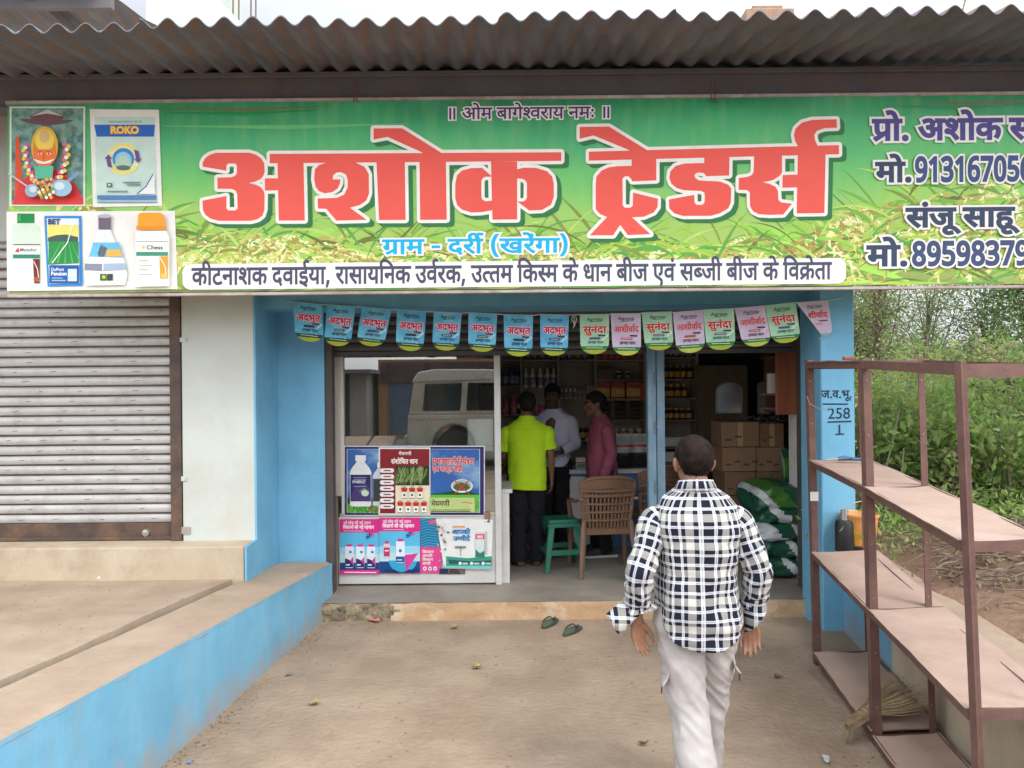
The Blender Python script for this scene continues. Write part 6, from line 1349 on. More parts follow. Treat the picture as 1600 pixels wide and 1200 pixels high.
row(bot('bottle', c_navy, c_white, c_lab, 0.16, 0.03), (1042, 1052, 1062, 1072, 1082), 558, 'dark bottle on the topmost shelf right of the timber post', 'bottle', 'bottles on the topmost shelf right of the post')
row(bot('bottle', c_amb, c_black, c_lab, 0.20, 0.035), (825, 836, 848, 860, 880, 892, 904, 916), 562, 'dark amber bottle in the long row on the topmost shelf', 'bottle', 'amber bottles on the topmost shelf')
row(bot('bottle', c_black, c_org, c_org, 0.17, 0.034), (1043, 1052, 1061, 1071, 1081), 592, 'black bottle with an orange cap in the second row right of the timber post', 'bottle', 'black bottles right of the post')
row(bot('bottle', c_white, c_yel, c_org, 0.20, 0.036), (822, 834, 846, 858, 868), 690, 'white bottle with a yellow cap behind the man in lime green', 'bottle', 'yellow capped bottles')
row(bot('jar', c_org, c_white, c_lab, 0.17, 0.04, 0.75), (940, 952, 964, 976, 988, 1000), 692, 'orange jar on the shelf above the seed bags', 'jar', 'orange jars above the seed bags')
def pouch(w, h, d, m0, m1, name, lab2=None):
    b = MB()
    def f(u, v):
        t = 0.5 - abs(v - 0.45) ; a = 2 * math.pi * u
        th = d / 2 * max(0.05, math.sin(math.pi * min(1, v * 1.02 + 0.06)) ** 0.6)
        ww = w / 2 * (1 - 0.06 * math.sin(math.pi * v))
        c, s = math.cos(a), math.sin(a)
        return (ww * (abs(c) ** 0.7) * (1 if c > 0 else -1), th * s, h * v)
    b.grid(f, 16, 9, wrap=True)
    b.m = [1 if 2 <= i // 16 <= 5 else 0 for i in range(len(b.f))]
    return b.build(name, [m0, m1], smooth=True)
red_p = mat('red_foil_packet', (0.50, 0.04, 0.03), (0.30, 0.03, 0.03), scale=14, rough=0.35); org_p = mat('orange_foil_packet', (0.65, 0.16, 0.05), (0.4, 0.08, 0.05), scale=12, rough=0.35)
yel_p = mat('yellow_packet_print', (0.80, 0.48, 0.03), (0.75, 0.36, 0.02), scale=10, rough=0.4); gre_p = mat('grey_foil_packet', (0.24, 0.23, 0.20), (0.14, 0.14, 0.12), scale=12, rough=0.4)
row(pouch(0.085, 0.15, 0.04, org_p, red_p, 'packet'), (938, 948, 958, 968, 979, 990, 1000), 562, 'orange packet in the row on the topmost shelf left of the timber post', 'packet', 'orange packets on the topmost shelf')
for o in COL.objects:
    if o.get('group') == 'orange packets on the topmost shelf': o.rotation_euler = (0, 0, RND.uniform(-.3, .3))
def carton_small(w, h, d, m_, name='box'):
    return MB().box((-w / 2, -d / 2, 0), (w / 2, d / 2, h)).build(name, m_, bevel=0.003)
o = MB(); w = 0.165
o.box((-w / 2, -0.05, 0), (w / 2, 0.05, 0.21), 0); o.add([(-w / 2 + 0.002, -0.0505, 0.0), (w / 2 - 0.002, -0.0505, 0.0), (w / 2 - 0.002, -0.0505, 0.125), (-w / 2 + 0.002, -0.0505, 0.145)], [(0, 1, 2, 3)], 1)
o.lathe([(0.024, 0), (0.024, 0.001), (0, 0.001)], n=14, mi=2); k = len(o.v) - 42
for j in range(k, len(o.v)): v = o.v[j]; o.v[j] = (v[0], -0.051 - v[2], 0.085 + v[1])
o.add([(-w / 2 + 0.002, -0.0508, 0.01), (w / 2 - 0.002, -0.0508, 0.01), (w / 2 - 0.002, -0.0508, 0.03), (-w / 2 + 0.002, -0.0508, 0.03)], [(0, 1, 2, 3)], 3)
o = o.build('packet', [red_p, yel_p, ink((0.7, 0.62, 0.5)), c_black])
for k, px in enumerate((943, 966, 990)):
    loc = Vector((bx(px), YS0 + 0.07, bz(px, 624) + 0.0005))
    lb = ['yellow and red packet, leftmost of the three above the man in maroon', 'yellow and red packet in the middle of three alike', 'yellow and red packet next to the thin red box'][k]
    if k == 0: o.location = loc; tag(o, lb, 'packet', 'yellow and red packets')
    else: share(o, loc, lb)
o = carton_small(0.05, 0.20, 0.10, red_p); o.location = (bx(1004) - 0.005, YS0 + 0.07, bz(1004, 624)); tag(o, 'thin red box standing at the end of the yellow packets', 'box')
o = carton_small(0.20, 0.13, 0.2, mat('brown_book_spines', (0.22, 0.15, 0.11), (0.12, 0.08, 0.06), scale=30, rough=0.7, stretch=(6, 1, 1))); o.location = (bx(947), YS0 + 0.12, bz(947, 593)); tag(o, 'brown row of small cartons left of the two small black jars', 'carton')
for k in range(12):
    px = (950, 975, 998)[k % 3]; L_ = k // 3
    o = pouch(0.16, 0.20, 0.06, gre_p, gre_p, 'packet') if k == 0 else None
    if k == 0: base = o; tag(o, 'grey foil packet in the stacks below the yellow packets', 'packet', 'grey foil packets lying in stacks')
    else: o = share(base, (0, 0, 0))
    o.rotation_euler = (rad(-90), 0, RND.uniform(-.1, .1)); o.location = (bx(px), YS0 + 0.23, bz(px, 656) + 0.032 + 0.055 * L_)
for k, (px, h) in enumerate(((906, 0.11), (914, 0.12), (922, 0.17), (928, 0.17))):
    o = carton_small(0.055, h, 0.06, mat('printed_medicine_box', (0.30, 0.16, 0.15), (0.45, 0.42, 0.40), scale=22, rough=0.6)); o.location = (bx(px), YS0 + 0.08, bz(px, 624)); o['group'] = 'small boxes beside the slim bottles'
    tag(o, 'small printed box beside the slim white bottles' , 'box')

# counter across the middle with a blue front
mc = empty('sales_counter', (0, 0, 0), 'white topped counter with a blue front behind the man in maroon', 'counter')
a = P(888, 742, 8.05); c = P(1060, 742, 8.05)
b = MB(); b.box((a.x, 8.05, 0.93), (c.x + 0.3, 8.55, 0.975)); b.build('counter_top', WB, mc, bevel=0.005)
b = MB(); b.box((a.x + 0.02, 8.08, 0.152), (c.x + 0.28, 8.5, 0.93)); b.build('front_panel', mat('bright_blue_laminate', (0.035, 0.17, 0.36), (0.03, 0.14, 0.30), scale=3, rough=0.4), mc)
b = MB(); b.box((a.x + 0.015, 8.06, 0.152), (a.x + 0.22, 8.085, 0.90)); b.build('end_panel', WB, mc, bevel=0.003)
b = MB(); b.box((c.x - 0.42, 8.068, 0.80), (c.x - 0.18, 8.079, 0.84)); b.build('label_strip', ink((0.3, 0.42, 0.55)), mc)
def seedbag(h=0.36):
    b = MB()
    def f(u, v):
        a = 2 * math.pi * u; c, s = math.cos(a), math.sin(a)
        th = 0.075 * max(0.06, math.sin(math.pi * min(1, v * 0.96 + 0.1)) ** 0.7); ww = 0.13 * (1 - 0.1 * v)
        return (ww * abs(c) ** 0.6 * (1 if c > 0 else -1) + 0.01 * noise.noise((c, s, v * 4)), th * s, h * v)
    b.grid(f, 20, 14, wrap=True)
    b.m = [0 if i // 20 < 6 else (1 if i // 20 < 8 else (2 if i // 20 < 9 else 3)) for i in range(len(b.f))]
    return b.build('seed_bag', [mat('glossy_black_bag', (0.018, 0.018, 0.02), rough=0.25), mat('grey_white_bag_print', (0.42, 0.42, 0.43), (0.22, 0.22, 0.24), scale=18, rough=0.35), red_p, mat('silver_bag_top', (0.45, 0.45, 0.46), (0.3, 0.3, 0.31), scale=12, rough=0.3)], smooth=True)
o = seedbag(); o.location = P(972, 731, 8.2); o.location.z = 0.976; tag(o, 'black and silver seed bag standing on the counter right behind the man in maroon', 'bag', 'seed bags on the counter')
share(o, Vector((P(1001, 731, 8.22).x, 8.22, 0.976)), 'black and silver seed bag on the counter against the timber post', rz=0.15)
b = MB(); b.box((-0.05, -0.04, 0), (0.05, 0.04, 0.12), 0); b.add([(-0.045, -0.041, 0.01), (0.045, -0.041, 0.01), (0.045, -0.041, 0.055), (-0.045, -0.041, 0.055)], [(0, 1, 2, 3)], 1); b.add([(-0.045, -0.041, 0.06), (0.045, -0.041, 0.06), (0.045, -0.041, 0.075), (-0.045, -0.041, 0.075)], [(0, 1, 2, 3)], 2)
o = b.build('card_box', [ink((0.6, 0.6, 0.56)), ink((0.12, 0.28, 0.14)), ink((0.5, 0.1, 0.08))], bevel=0.0); o.location = P(907, 724, 8.15); o.location.z = 0.976; tag(o, 'small white and green box standing on the end of the blue counter', 'box')
# cupboard behind, under the shelves
cb = empty('cupboard', (0, 0, 0), 'dull brown low cupboard under the wall shelving', 'cupboard')
MB().box((bx(745), 9.0, 0.152), (bx(1090), 9.27, 0.92)).build('carcass', mat('brown_cupboard', (0.16, 0.095, 0.06), (0.12, 0.07, 0.045), scale=6, rough=0.6, stretch=(1, 1, 4)), cb)
for k in range(5):
    x0 = bx(745) + k * (bx(1090) - bx(745)) / 5; x1 = x0 + (bx(1090) - bx(745)) / 5
    d_ = MB().box((x0 + 0.01, 8.985, 0.2), (x1 - 0.01, 8.999, 0.9)).build('door', mat('cupboard_door', (0.19, 0.115, 0.07), (0.14, 0.085, 0.055), scale=6, rough=0.55, stretch=(1, 1, 4)), cb)
    MB().box((x1 - 0.06, 8.97, 0.5), (x1 - 0.04, 8.985, 0.6)).build('handle', c_black, d_)
# white boxes right of the post
wb = mat('white_carton', (0.42, 0.41, 0.39), (0.33, 0.32, 0.31), scale=8, rough=0.6)
for k, (px, py, w, h, lb) in enumerate(((1050, 696, 0.24, 0.10, 'upper flat white box right of the timber post'), (1050, 720, 0.26, 0.11, 'lower flat white box right of the timber post'))):
    q = P(px, py, 8.6); MB().box((-w / 2, -0.12, 0), (w / 2, 0.12, h)).build('box', wb, bevel=0.004, loc=q); tag(COL.objects[-1] if False else bpy.context.scene.collection.objects[len(COL.objects) - 1], lb, 'box')
rk2 = empty('side_table', (0, 0, 0), 'dark wooden side table under the white boxes right of the timber post', 'table')
q = P(1050, 720, 8.6); MB().box((q.x - 0.25, 8.42, q.z - 0.03), (q.x + 0.35, 8.8, q.z - 0.001)).build('table_top', mat('dark_table_wood', (0.10, 0.06, 0.04), rough=0.6), rk2)
for sx in (-0.23, 0.33):
    for sy in (8.44, 8.78): MB().box((q.x + sx - 0.02, sy - 0.02, 0.151), (q.x + sx + 0.02, sy + 0.02, q.z - 0.03)).build('leg', _mats['dark_table_wood'], rk2)
q2 = P(1050, 696, 8.6); MB().box((q.x - 0.2, 8.45, q2.z - 0.025), (q.x + 0.2, 8.78, q2.z - 0.001)).build('shelf', _mats['dark_table_wood'], rk2); MB().box((q.x - 0.2, 8.76, q.z), (q.x + 0.2, 8.78, q2.z - 0.025)).build('back_board', _mats['dark_table_wood'], rk2)

# doorway, plywood sheet, mirror and cabinet at the right
b = MB(); b.box((P(1089, 600, 9.2).x, 9.2, 0.15), (P(1168, 600, 9.2).x, 9.24, 2.08)); tag(b.build('plywood_sheet', mat('brown_plywood', (0.20, 0.135, 0.085), (0.15, 0.10, 0.065), scale=4, rough=0.7, stretch=(3, 1, 0.4)), bevel=0.003), 'tall brown plywood sheet leaning at the back behind the mirror', 'board')
b = MB(); b.box((P(1089, 600, 9.5).x, 9.5, 0.15), (3.72, 9.53, 2.94)); tag(b.build('backdrop', mat('doorway_dark_blue', (0.018, 0.03, 0.045), (0.012, 0.02, 0.03), scale=6, rough=0.9)), 'dark blue sheet standing in for the dark of the back doorway above the plywood', 'backdrop')  # dark sheet stands in for the unlit back doorway
def arch(name, x0, x1, y0, y1, d, label):
    A = P(x0, y1, d); Bq = P(x1, y0, d); w = Bq.x - A.x; h = Bq.z - A.z; r = w / 2; cx = A.x + r
    def outline(g):
        pts = [(A.x - g, A.z - g), (Bq.x + g, A.z - g)]
        pts += [(cx + (r + g) * math.cos(math.pi * k / 14), Bq.z - r * 0.62 + (r * 0.62 + g) * math.sin(math.pi * k / 14)) for k in range(15)]
        return pts
    t = empty(name, (0, 0, 0), label, 'mirror')
    MB().prism([(p[0], p[1]) for p in outline(0.012)], 'y', d, d + 0.03).build('frame', mat('dull_silver_frame', (0.22, 0.21, 0.20), rough=0.5, metal=0.3), t)
    MB().prism([(p[0], p[1]) for p in outline(-0.004)], 'y', d - 0.004, d - 0.0005).build('glass', mat('mirror_glass', (0.75, 0.77, 0.78), (0.72, 0.74, 0.75), rough=0.22, metal=1.0), t)
arch('mirror', 1121, 1158, 599, 644, 7.6, 'arched mirror hanging in front of the brown plywood')
arch('mirror', 1186, 1200, 598, 645, 7.9, 'narrow arched mirror partly behind the wooden cabinet')
cab = empty('wall_cabinet', (0, 0, 0), 'reddish wooden wall cabinet under the last green pennant', 'cabinet')
WOODR = mat('reddish_wood_laminate', (0.30, 0.10, 0.045), (0.19, 0.06, 0.028), scale=3, rough=0.4, stretch=(5, 5, 0.35), contrast=(0.3, 0.7))
a = P(1213, 648, 6.75); c = P(1250, 530, 6.75)
MB().box((a.x, 6.75, a.z), (c.x, 6.775, c.z)).build('front_panel', WOODR, cab, bevel=0.003)
MB().box((c.x - 0.02, 6.775, a.z), (c.x, 7.3, c.z)).build('side_panel', WOODR, cab)
for py in (640, 618, 560): z = P(1200, py, 7.0).z; MB().box((P(1196, 600, 7.1).x, 6.776, z), (c.x - 0.02, 7.25, z + 0.018)).build('shelf', mat('dark_cabinet_wood', (0.12, 0.045, 0.03), rough=0.5), cab)
MB().box((P(1195, 600, 7.25).x, 7.25, a.z), (c.x - 0.02, 7.27, c.z)).build('back_panel', _mats['dark_cabinet_wood'], cab)
q = P(1206, 618, 6.9); b = MB(); b.box((q.x - 0.035, 6.88, q.z + 0.0185), (q.x + 0.045, 6.94, q.z + 0.20)); tag(b.build('router_box', mat('cream_plastic', (0.62, 0.58, 0.52), rough=0.4), bevel=0.008, segs=2), 'cream plastic box standing on the shelf of the wooden cabinet', 'box')

# cartons
CT = [mat('brown_corrugated_carton', (0.29, 0.172, 0.097), (0.24, 0.14, 0.078), scale=6, rough=0.85), mat('dark_corrugated_carton', (0.23, 0.128, 0.074), (0.185, 0.105, 0.06), scale=6, rough=0.85)]
TAPE = mat('glossy_parcel_tape', (0.45, 0.30, 0.17), rough=0.3); INKB = ink((0.07, 0.05, 0.04))
def carton(x0, x1, y0, y1, d, dep, label, m_, marks=0):
    A = P(x0, y1, d); Bq = P(x1, y0, d); w = Bq.x - A.x; h = Bq.z - A.z
    t = empty('carton', ((A.x + Bq.x) / 2, d + dep / 2, A.z), label, 'carton', 'cartons stacked beside the sacks')
    t.rotation_euler = (0, 0, RND.uniform(-0.03, 0.03))
    MB().box((-w / 2 + 0.002, -dep / 2, 0.001), (w / 2 - 0.002, dep / 2, h - 0.002)).build('body', m_, t, bevel=0.004)
    if marks == 0: MB().box((-0.025, -dep / 2 - 0.001, h * 0.0 + 0.004), (0.025, -dep / 2 + 0.0, h - 0.004)).build('tape', TAPE, t)
    b = MB()
    for k in range(2 + marks):
        xx = -w * 0.4 + k * w * 0.26; b.box((xx, -dep / 2 - 0.0022, h * (0.25 + 0.12 * (k % 2))), (xx + w * 0.17, -dep / 2 - 0.001, h * (0.32 + 0.12 * (k % 2))))
    b.build('printed_marks', INKB, t)
carton(1127, 1187, 659, 698.5, 7.7, 0.4, 'large taped carton at the top left of the carton stack', CT[0])
carton(1188, 1225, 661, 698.5, 7.7, 0.4, 'smaller dark carton at the top right of the carton stack', CT[1])
carton(1128, 1181, 698.5, 737, 7.66, 0.45, 'carton in the middle layer of the stack, left one', CT[0], 2)
carton(1182, 1227, 698.5, 737, 7.68, 0.45, 'carton in the middle layer of the stack, right one beside the green pouch', CT[0], 2)
carton(1132, 1180, 737, 774, 7.65, 0.45, 'reddish carton in the third layer of the stack behind the man in checks', CT[1], 1)
carton(1181, 1226, 737, 774, 7.66, 0.45, 'reddish carton in the third layer just above the sacks', CT[1], 1)
carton(1132, 1226, 774, 812, 7.65, 0.45, 'wide carton in the fourth layer mostly hidden behind the sacks', CT[1], 1)
carton(1132, 1226, 812, 866, 7.65, 0.45, 'bottom carton of the stack standing on the floor behind the sacks', CT[0], 1)
b = MB()
for k in range(40):
    a = P(RND.uniform(1140, 1236), RND.uniform(650, 661), 7.85); b.tube([a, a + Vector((RND.uniform(-.1, .1), RND.uniform(-.05, .05), RND.uniform(-0.02, .05)))], 0.004, 4)
tag(b.build('packing_straw', mat('dark_packing_strips', (0.10, 0.085, 0.07), (0.3, 0.28, 0.25), scale=20, rough=0.6)), 'tangle of dark packing strips on top of the cartons', 'packing')

# sacks
SG = mat('dark_green_sack_print', (0.012, 0.085, 0.045), (0.010, 0.06, 0.035), scale=9, rough=0.38); SWT = mat('white_woven_sack', (0.52, 0.54, 0.54), (0.42, 0.45, 0.46), scale=12, rough=0.5); SLG = mat('leaf_green_sack_print', (0.065, 0.20, 0.022), (0.03, 0.12, 0.022), scale=7, rough=0.35); SYL = mat('yellow_green_band', (0.45, 0.50, 0.10), rough=0.4)
def sack(w, d, h, seed, cols, name='sack'):
    b = MB(); nu, nv = 110, 60
    def f(u, v):
        a = 2 * math.pi * u; t = math.pi * (v - 0.5)
        se = lambda c, e: math.copysign(abs(c) ** e, c)
        x = w / 2 * se(math.cos(a), 0.55) * abs(math.cos(t)) ** 0.38; y = d / 2 * se(math.sin(a), 0.55) * abs(math.cos(t)) ** 0.38; z = h / 2 * se(math.sin(t), 0.8)
        k = 1 + 0.16 * noise.noise((x * 5 + seed, y * 5, z * 9)) + 0.08 * noise.noise((x * 14, y * 14 + seed, z * 22))
        z += 0.02 * noise.noise((x * 3, seed, y * 3)) - 0.035 * (x / w * 2) ** 2 * (1 if seed % 2 else -0.3)
        return (x * k, y * k, h / 2 + z * k)
    b.grid(f, nu, nv, wrap=True)
    for i, fc in enumerate(b.f):
        p = b.v[fc[0]]; s = p[0] / w + 0.35 * (p[2] / h - 0.5) + 0.04 * noise.noise((p[0] * 7, p[1] * 7, seed + p[2] * 9))
        k = int((s + 0.75) * 5.5 + seed) % len(cols); b.m[i] = k
    mats = [c for c in cols]
    return b.build(name, mats, smooth=True)
STK = [(1212, 905, 0.44, 0.165, [SWT, SG, SG, SG, SG], 'lowest green and white sack of the pile, resting on the floor'), (1214, 871, 0.43, 0.165, [SG, SG, SWT, SG, SG], 'dark green sack second from the floor'),
       (1212, 838, 0.45, 0.165, [SWT, SWT, SG, SG, SWT], 'mostly white sack in the middle of the pile'), (1214, 812, 0.43, 0.17, [SG, SG, SG, SWT, SG], 'dark green sack with a white stripe, second from the top'), (1211, 780, 0.46, 0.20, [SLG, SLG, SG, SG, SWT], 'bright leaf green sack on top of the pile')]
zc = 0.150
for k, (px, py, w, h, cols, lb) in enumerate(STK):
    o = sack(w, 0.62, h + 0.02, k * 1.7 + 0.3, cols); x = P(px, py, 6.85).x; o.location = (x, 7.0, zc); zc += h * 0.93 if k < 3 else h * 0.85
    o.rotation_euler = (rad(RND.uniform(-4, 4)), rad(RND.uniform(-5, 5)), RND.uniform(-0.12, 0.12)); tag(o, lb, 'sack', 'sacks piled by the right wall')
o = pouch(0.15, 0.36, 0.07, SG, SLG, 'green_pouch'); o.location = P(1234, 760, 7.35); o.rotation_euler = (rad(-6), 0, 0.2); tag(o, 'upright dark green pouch standing between the cartons and the wall', 'pouch')
b = MB(); b.box((P(1234, 760, 7.35).x - 0.15, 7.2, 0.151), (P(1234, 760, 7.35).x + 0.12, 7.55, P(1234, 760, 7.35).z)); tag(b.build('crate', CT[1], bevel=0.004), 'brown crate under the upright green pouch, hidden behind the sacks', 'crate')

# ------------------------------------------------------------------ chair, stool
BRN = mat('brown_moulded_plastic', (0.165, 0.088, 0.052), (0.14, 0.074, 0.044), scale=5, rough=0.42, dirt=(0.28, 0.18, 0.12), dscale=7, damt=0.35)
def make_chair(label):
    t = empty('plastic_chair', (0, 0, 0), label, 'chair')
    # local frame: the chair faces -y ... its back is at +y side; z up
    sz = 0.43
    b = MB()
    def seat(u, v, dz=0.0):
        x = (u - 0.5) * 0.44; y = (v - 0.5) * 0.42
        return (x * (1 - 0.08 * v), y, sz - 0.018 * math.sin(math.pi * u) * math.sin(math.pi * v) - dz + 0.01 * (1 - v))
    n = 12; up = [seat(i / n, j / n) for j in range(n + 1) for i in range(n + 1)]; dn = [seat(i / n, j / n, 0.022) for j in range(n + 1) for i in range(n + 1)]; W = n + 1
    b.add(up, [(j * W + i, j * W + i + 1, (j + 1) * W + i + 1, (j + 1) * W + i) for j in range(n) for i in range(n)]); b.add(dn, [(j * W + i, (j + 1) * W + i, (j + 1) * W + i + 1, j * W + i + 1) for j in range(n) for i in range(n)])
    o = len(up)
    for p, q in [(j * W, (j + 1) * W) for j in range(n)] + [(j * W + n, (j + 1) * W + n) for j in range(n)] + [(k, k + 1) for k in range(n)] + [(n * W + k, n * W + k + 1) for k in range(n)]: b.f.append((p, q, q + o, p + o)); b.m.append(0)
    b.build('seat', BRN, t, smooth=True)
    # woven back: curved bars
    b = MB()
    def bk(u, z):       # u -1..1 across the back
        f = (z - sz) / 0.46; hw = 0.205 + 0.045 * f; 
        return Vector((u * hw, 0.21 + 0.11 * f - 0.055 * u * u * (0.4 + f), z))
    def top(u): return 0.895 - 0.05 * abs(u) ** 3
    for k in range(13):
        u = -0.93 + 1.86 * k / 12
        b.tube([bk(u, sz - 0.01), bk(u, sz + 0.12), bk(u, sz + 0.25), bk(u, top(u) - 0.07)], 0.0115, 6, flat=0.55)
    for z in (0.50, 0.575, 0.65, 0.725, 0.77):
        off = 0.006
        b.tube([bk(-1 + 2 * k / 16, z) + Vector((0, off, 0)) for k in range(17)], 0.012 if z < 0.7 else 0.016, 6, flat=1.0)
    # solid headrest with slots
    b.grid(lambda u, v: bk(-1 + 2 * u, (top(-1 + 2 * u) - 0.10) + 0.10 * v) + Vector((0, 0.008, 0)), 17, 4)
    b.grid(lambda u, v: bk(1 - 2 * u, (top(1 - 2 * u) - 0.10) + 0.10 * v) - Vector((0, 0.008, 0)), 17, 4)
    edge = [bk(-1, sz - 0.02), bk(-1, 0.6), bk(-1, 0.72)] + [bk(-1 + 2 * k / 16, top(-1 + 2 * k / 16)) for k in range(17)] + [bk(1, 0.72), bk(1, 0.6), bk(1, sz - 0.02)]
    b.tube(edge, 0.017, 8)
    b.build('backrest', BRN, t, smooth=True)
    for s in (-1, 1):
        b = MB(); b.tube([(s * 0.25, 0.27, 0.70), (s * 0.285, 0.15, 0.665), (s * 0.29, -0.05, 0.655), (s * 0.28, -0.19, 0.63)], [0.020, 0.026, 0.028, 0.022], 10, flat=0.6)
        b.build('armrest', BRN, t, smooth=True)
        b = MB(); b.tube([(s * 0.28, -0.19, 0.63), (s * 0.255, -0.20, 0.43), (s * 0.262, -0.225, 0.2), (s * 0.272, -0.245, 0.0)], [0.020, 0.027, 0.024, 0.020], 10, flat=0.8); b.build('leg', BRN, t, smooth=True)
        b = MB(); b.tube([(s * 0.215, 0.22, 0.50), (s * 0.225, 0.235, 0.36), (s * 0.242, 0.27, 0.2), (s * 0.26, 0.30, 0.0)], [0.018, 0.030, 0.026, 0.021], 10, flat=0.7); b.build('leg', BRN, t, smooth=True)
    b = MB(); b.box((-0.2, 0.205, sz - 0.06), (0.2, 0.225, sz - 0.01)); b.box((-0.23, -0.215, sz - 0.055), (0.23, -0.195, sz - 0.01)); b.build('apron', BRN, t, bevel=0.004)
    return t
ch = make_chair('brown plastic armchair with a woven back beside the green stool')
q = P(948, 905, 6.8); ch.location = (q.x, 7.1, 0.152); ch.rotation_euler = (0, 0, rad(186))
ch2 = share(ch, (P(1015, 880, 7.6).x, 7.75, 0.152), 'brown plastic chair half hidden behind the timber post', 'brown plastic chairs', rz=rad(205)); ch['group'] = 'brown plastic chairs'
GRN = mat('green_moulded_plastic', (0.015, 0.16, 0.10), (0.012, 0.13, 0.08), scale=5, rough=0.4, dirt=(0.05, 0.16, 0.11), dscale=8, damt=0.5)
st = empty('plastic_stool', (0, 0, 0), 'green plastic stool beside the man in lime green', 'stool')
b = MB(); b.prism([(-0.145, -0.13), (-0.13, -0.145), (0.13, -0.145), (0.145, -0.13), (0.145, 0.13), (0.13, 0.145), (-0.13, 0.145), (-0.145, 0.13)], 'z', 0.435, 0.47); b.prism([(-0.155, -0.155), (0.155, -0.155), (0.155, 0.155), (-0.155, 0.155)], 'z', 0.40, 0.435); b.build('seat', GRN, st, bevel=0.008, segs=2)
for sx in (-1, 1):
    for sy in (-1, 1):
        b = MB(); a0 = Vector((sx * 0.145, sy * 0.145, 0.405)); a1 = Vector((sx * 0.20, sy * 0.20, 0.0))
        for (ex, ey) in ((1, 0), (0, 1)):
            wv = Vector((-sx * ex, -sy * ey, 0)); w0, w1 = 0.055, 0.042; tv = Vector((-sx * ey, -sy * ex, 0)) * 0.010
            r0 = [a0, a0 + wv * w0, a0 + wv * w0 + tv, a0 + tv]; r1 = [a1, a1 + wv * w1, a1 + wv * w1 + tv, a1 + tv]
            b.hexa(r1 + r0)
        b.build('leg', GRN, st, bevel=0.003)
for k in range(4):
    z = 0.17; e = 0.145 + 0.055 * (0.405 - z) / 0.405; c, s = math.cos(k * math.pi / 2), math.sin(k * math.pi / 2)
    b = MB(); pts = [Vector((x * c - y * s, x * s + y * c, zz)) for zz in (z - 0.02, z + 0.03) for x, y in ((-e + 0.03, -e + 0.001), (e - 0.03, -e + 0.001), (e - 0.03, -e + 0.012), (-e + 0.03, -e + 0.012))]
    b.hexa(pts); b.build('stretcher', GRN, st, bevel=0.003)
q = P(877, 887, 7.1); st.location = (q.x, 7.22, 0.152); st.rotation_euler = (0, 0, rad(12))
# ------------------------------------------------------------------ people
def skin_mat(name, c):
    return mat(name, c, tuple(x * 0.82 for x in c), scale=18, rough=0.5, spec=0.4, bump=0.08, bscale=120)
def spline(pts, n):
    pts = [Vector(p) for p in pts]; q = [pts[0] * 2 - pts[1]] + pts + [pts[-1] * 2 - pts[-2]]; out = []
    m = len(pts) - 1
    for i in range(n + 1):
        t = i / n * m; k = min(int(t), m - 1); t -= k; a, b_, c, d = q[k:k + 4]
        out.append(0.5 * ((2 * b_) + (c - a) * t + (2 * a - 5 * b_ + 4 * c - d) * t * t + (3 * b_ - a - 3 * c + d) * t ** 3))
    return out
def lerp_list(vals, n):
    m = len(vals) - 1; out = []
    for i in range(n + 1):
        t = i / n * m; k = min(int(t), m - 1); t -= k; s = t * t * (3 - 2 * t); out.append(vals[k] * (1 - s) + vals[k + 1] * s)
    return out
def chain(b, pts, rs, n=12, fine=10):
    P_ = spline(pts, fine); R_ = lerp_list(rs, fine)
    b.tube(P_, R_, n); b.sphere(P_[0], R_[0], 12, 8); b.sphere(P_[-1], R_[-1], 12, 8)
def remeshed(b, name, m, parent, voxel, smooth=6, fac=0.5):
    tmp = b.build('tmp_' + name, m)
    md = tmp.modifiers.new('r', 'REMESH'); md.mode = 'VOXEL'; md.voxel_size = voxel
    if smooth: ms = tmp.modifiers.new('s', 'SMOOTH'); ms.factor = fac; ms.iterations = smooth
    bpy.context.view_layer.update()
    me = bpy.data.meshes.new_from_object(tmp.evaluated_get(bpy.context.evaluated_depsgraph_get()))
    old = tmp.data; bpy.data.objects.remove(tmp); bpy.data.meshes.remove(old)
    me.name = name; me.materials.clear(); me.materials.append(m)
    me.polygons.foreach_set('use_smooth', [True] * len(me.polygons))
    o = bpy.data.objects.new(name, me); COL.objects.link(o); o.parent = parent
    return o
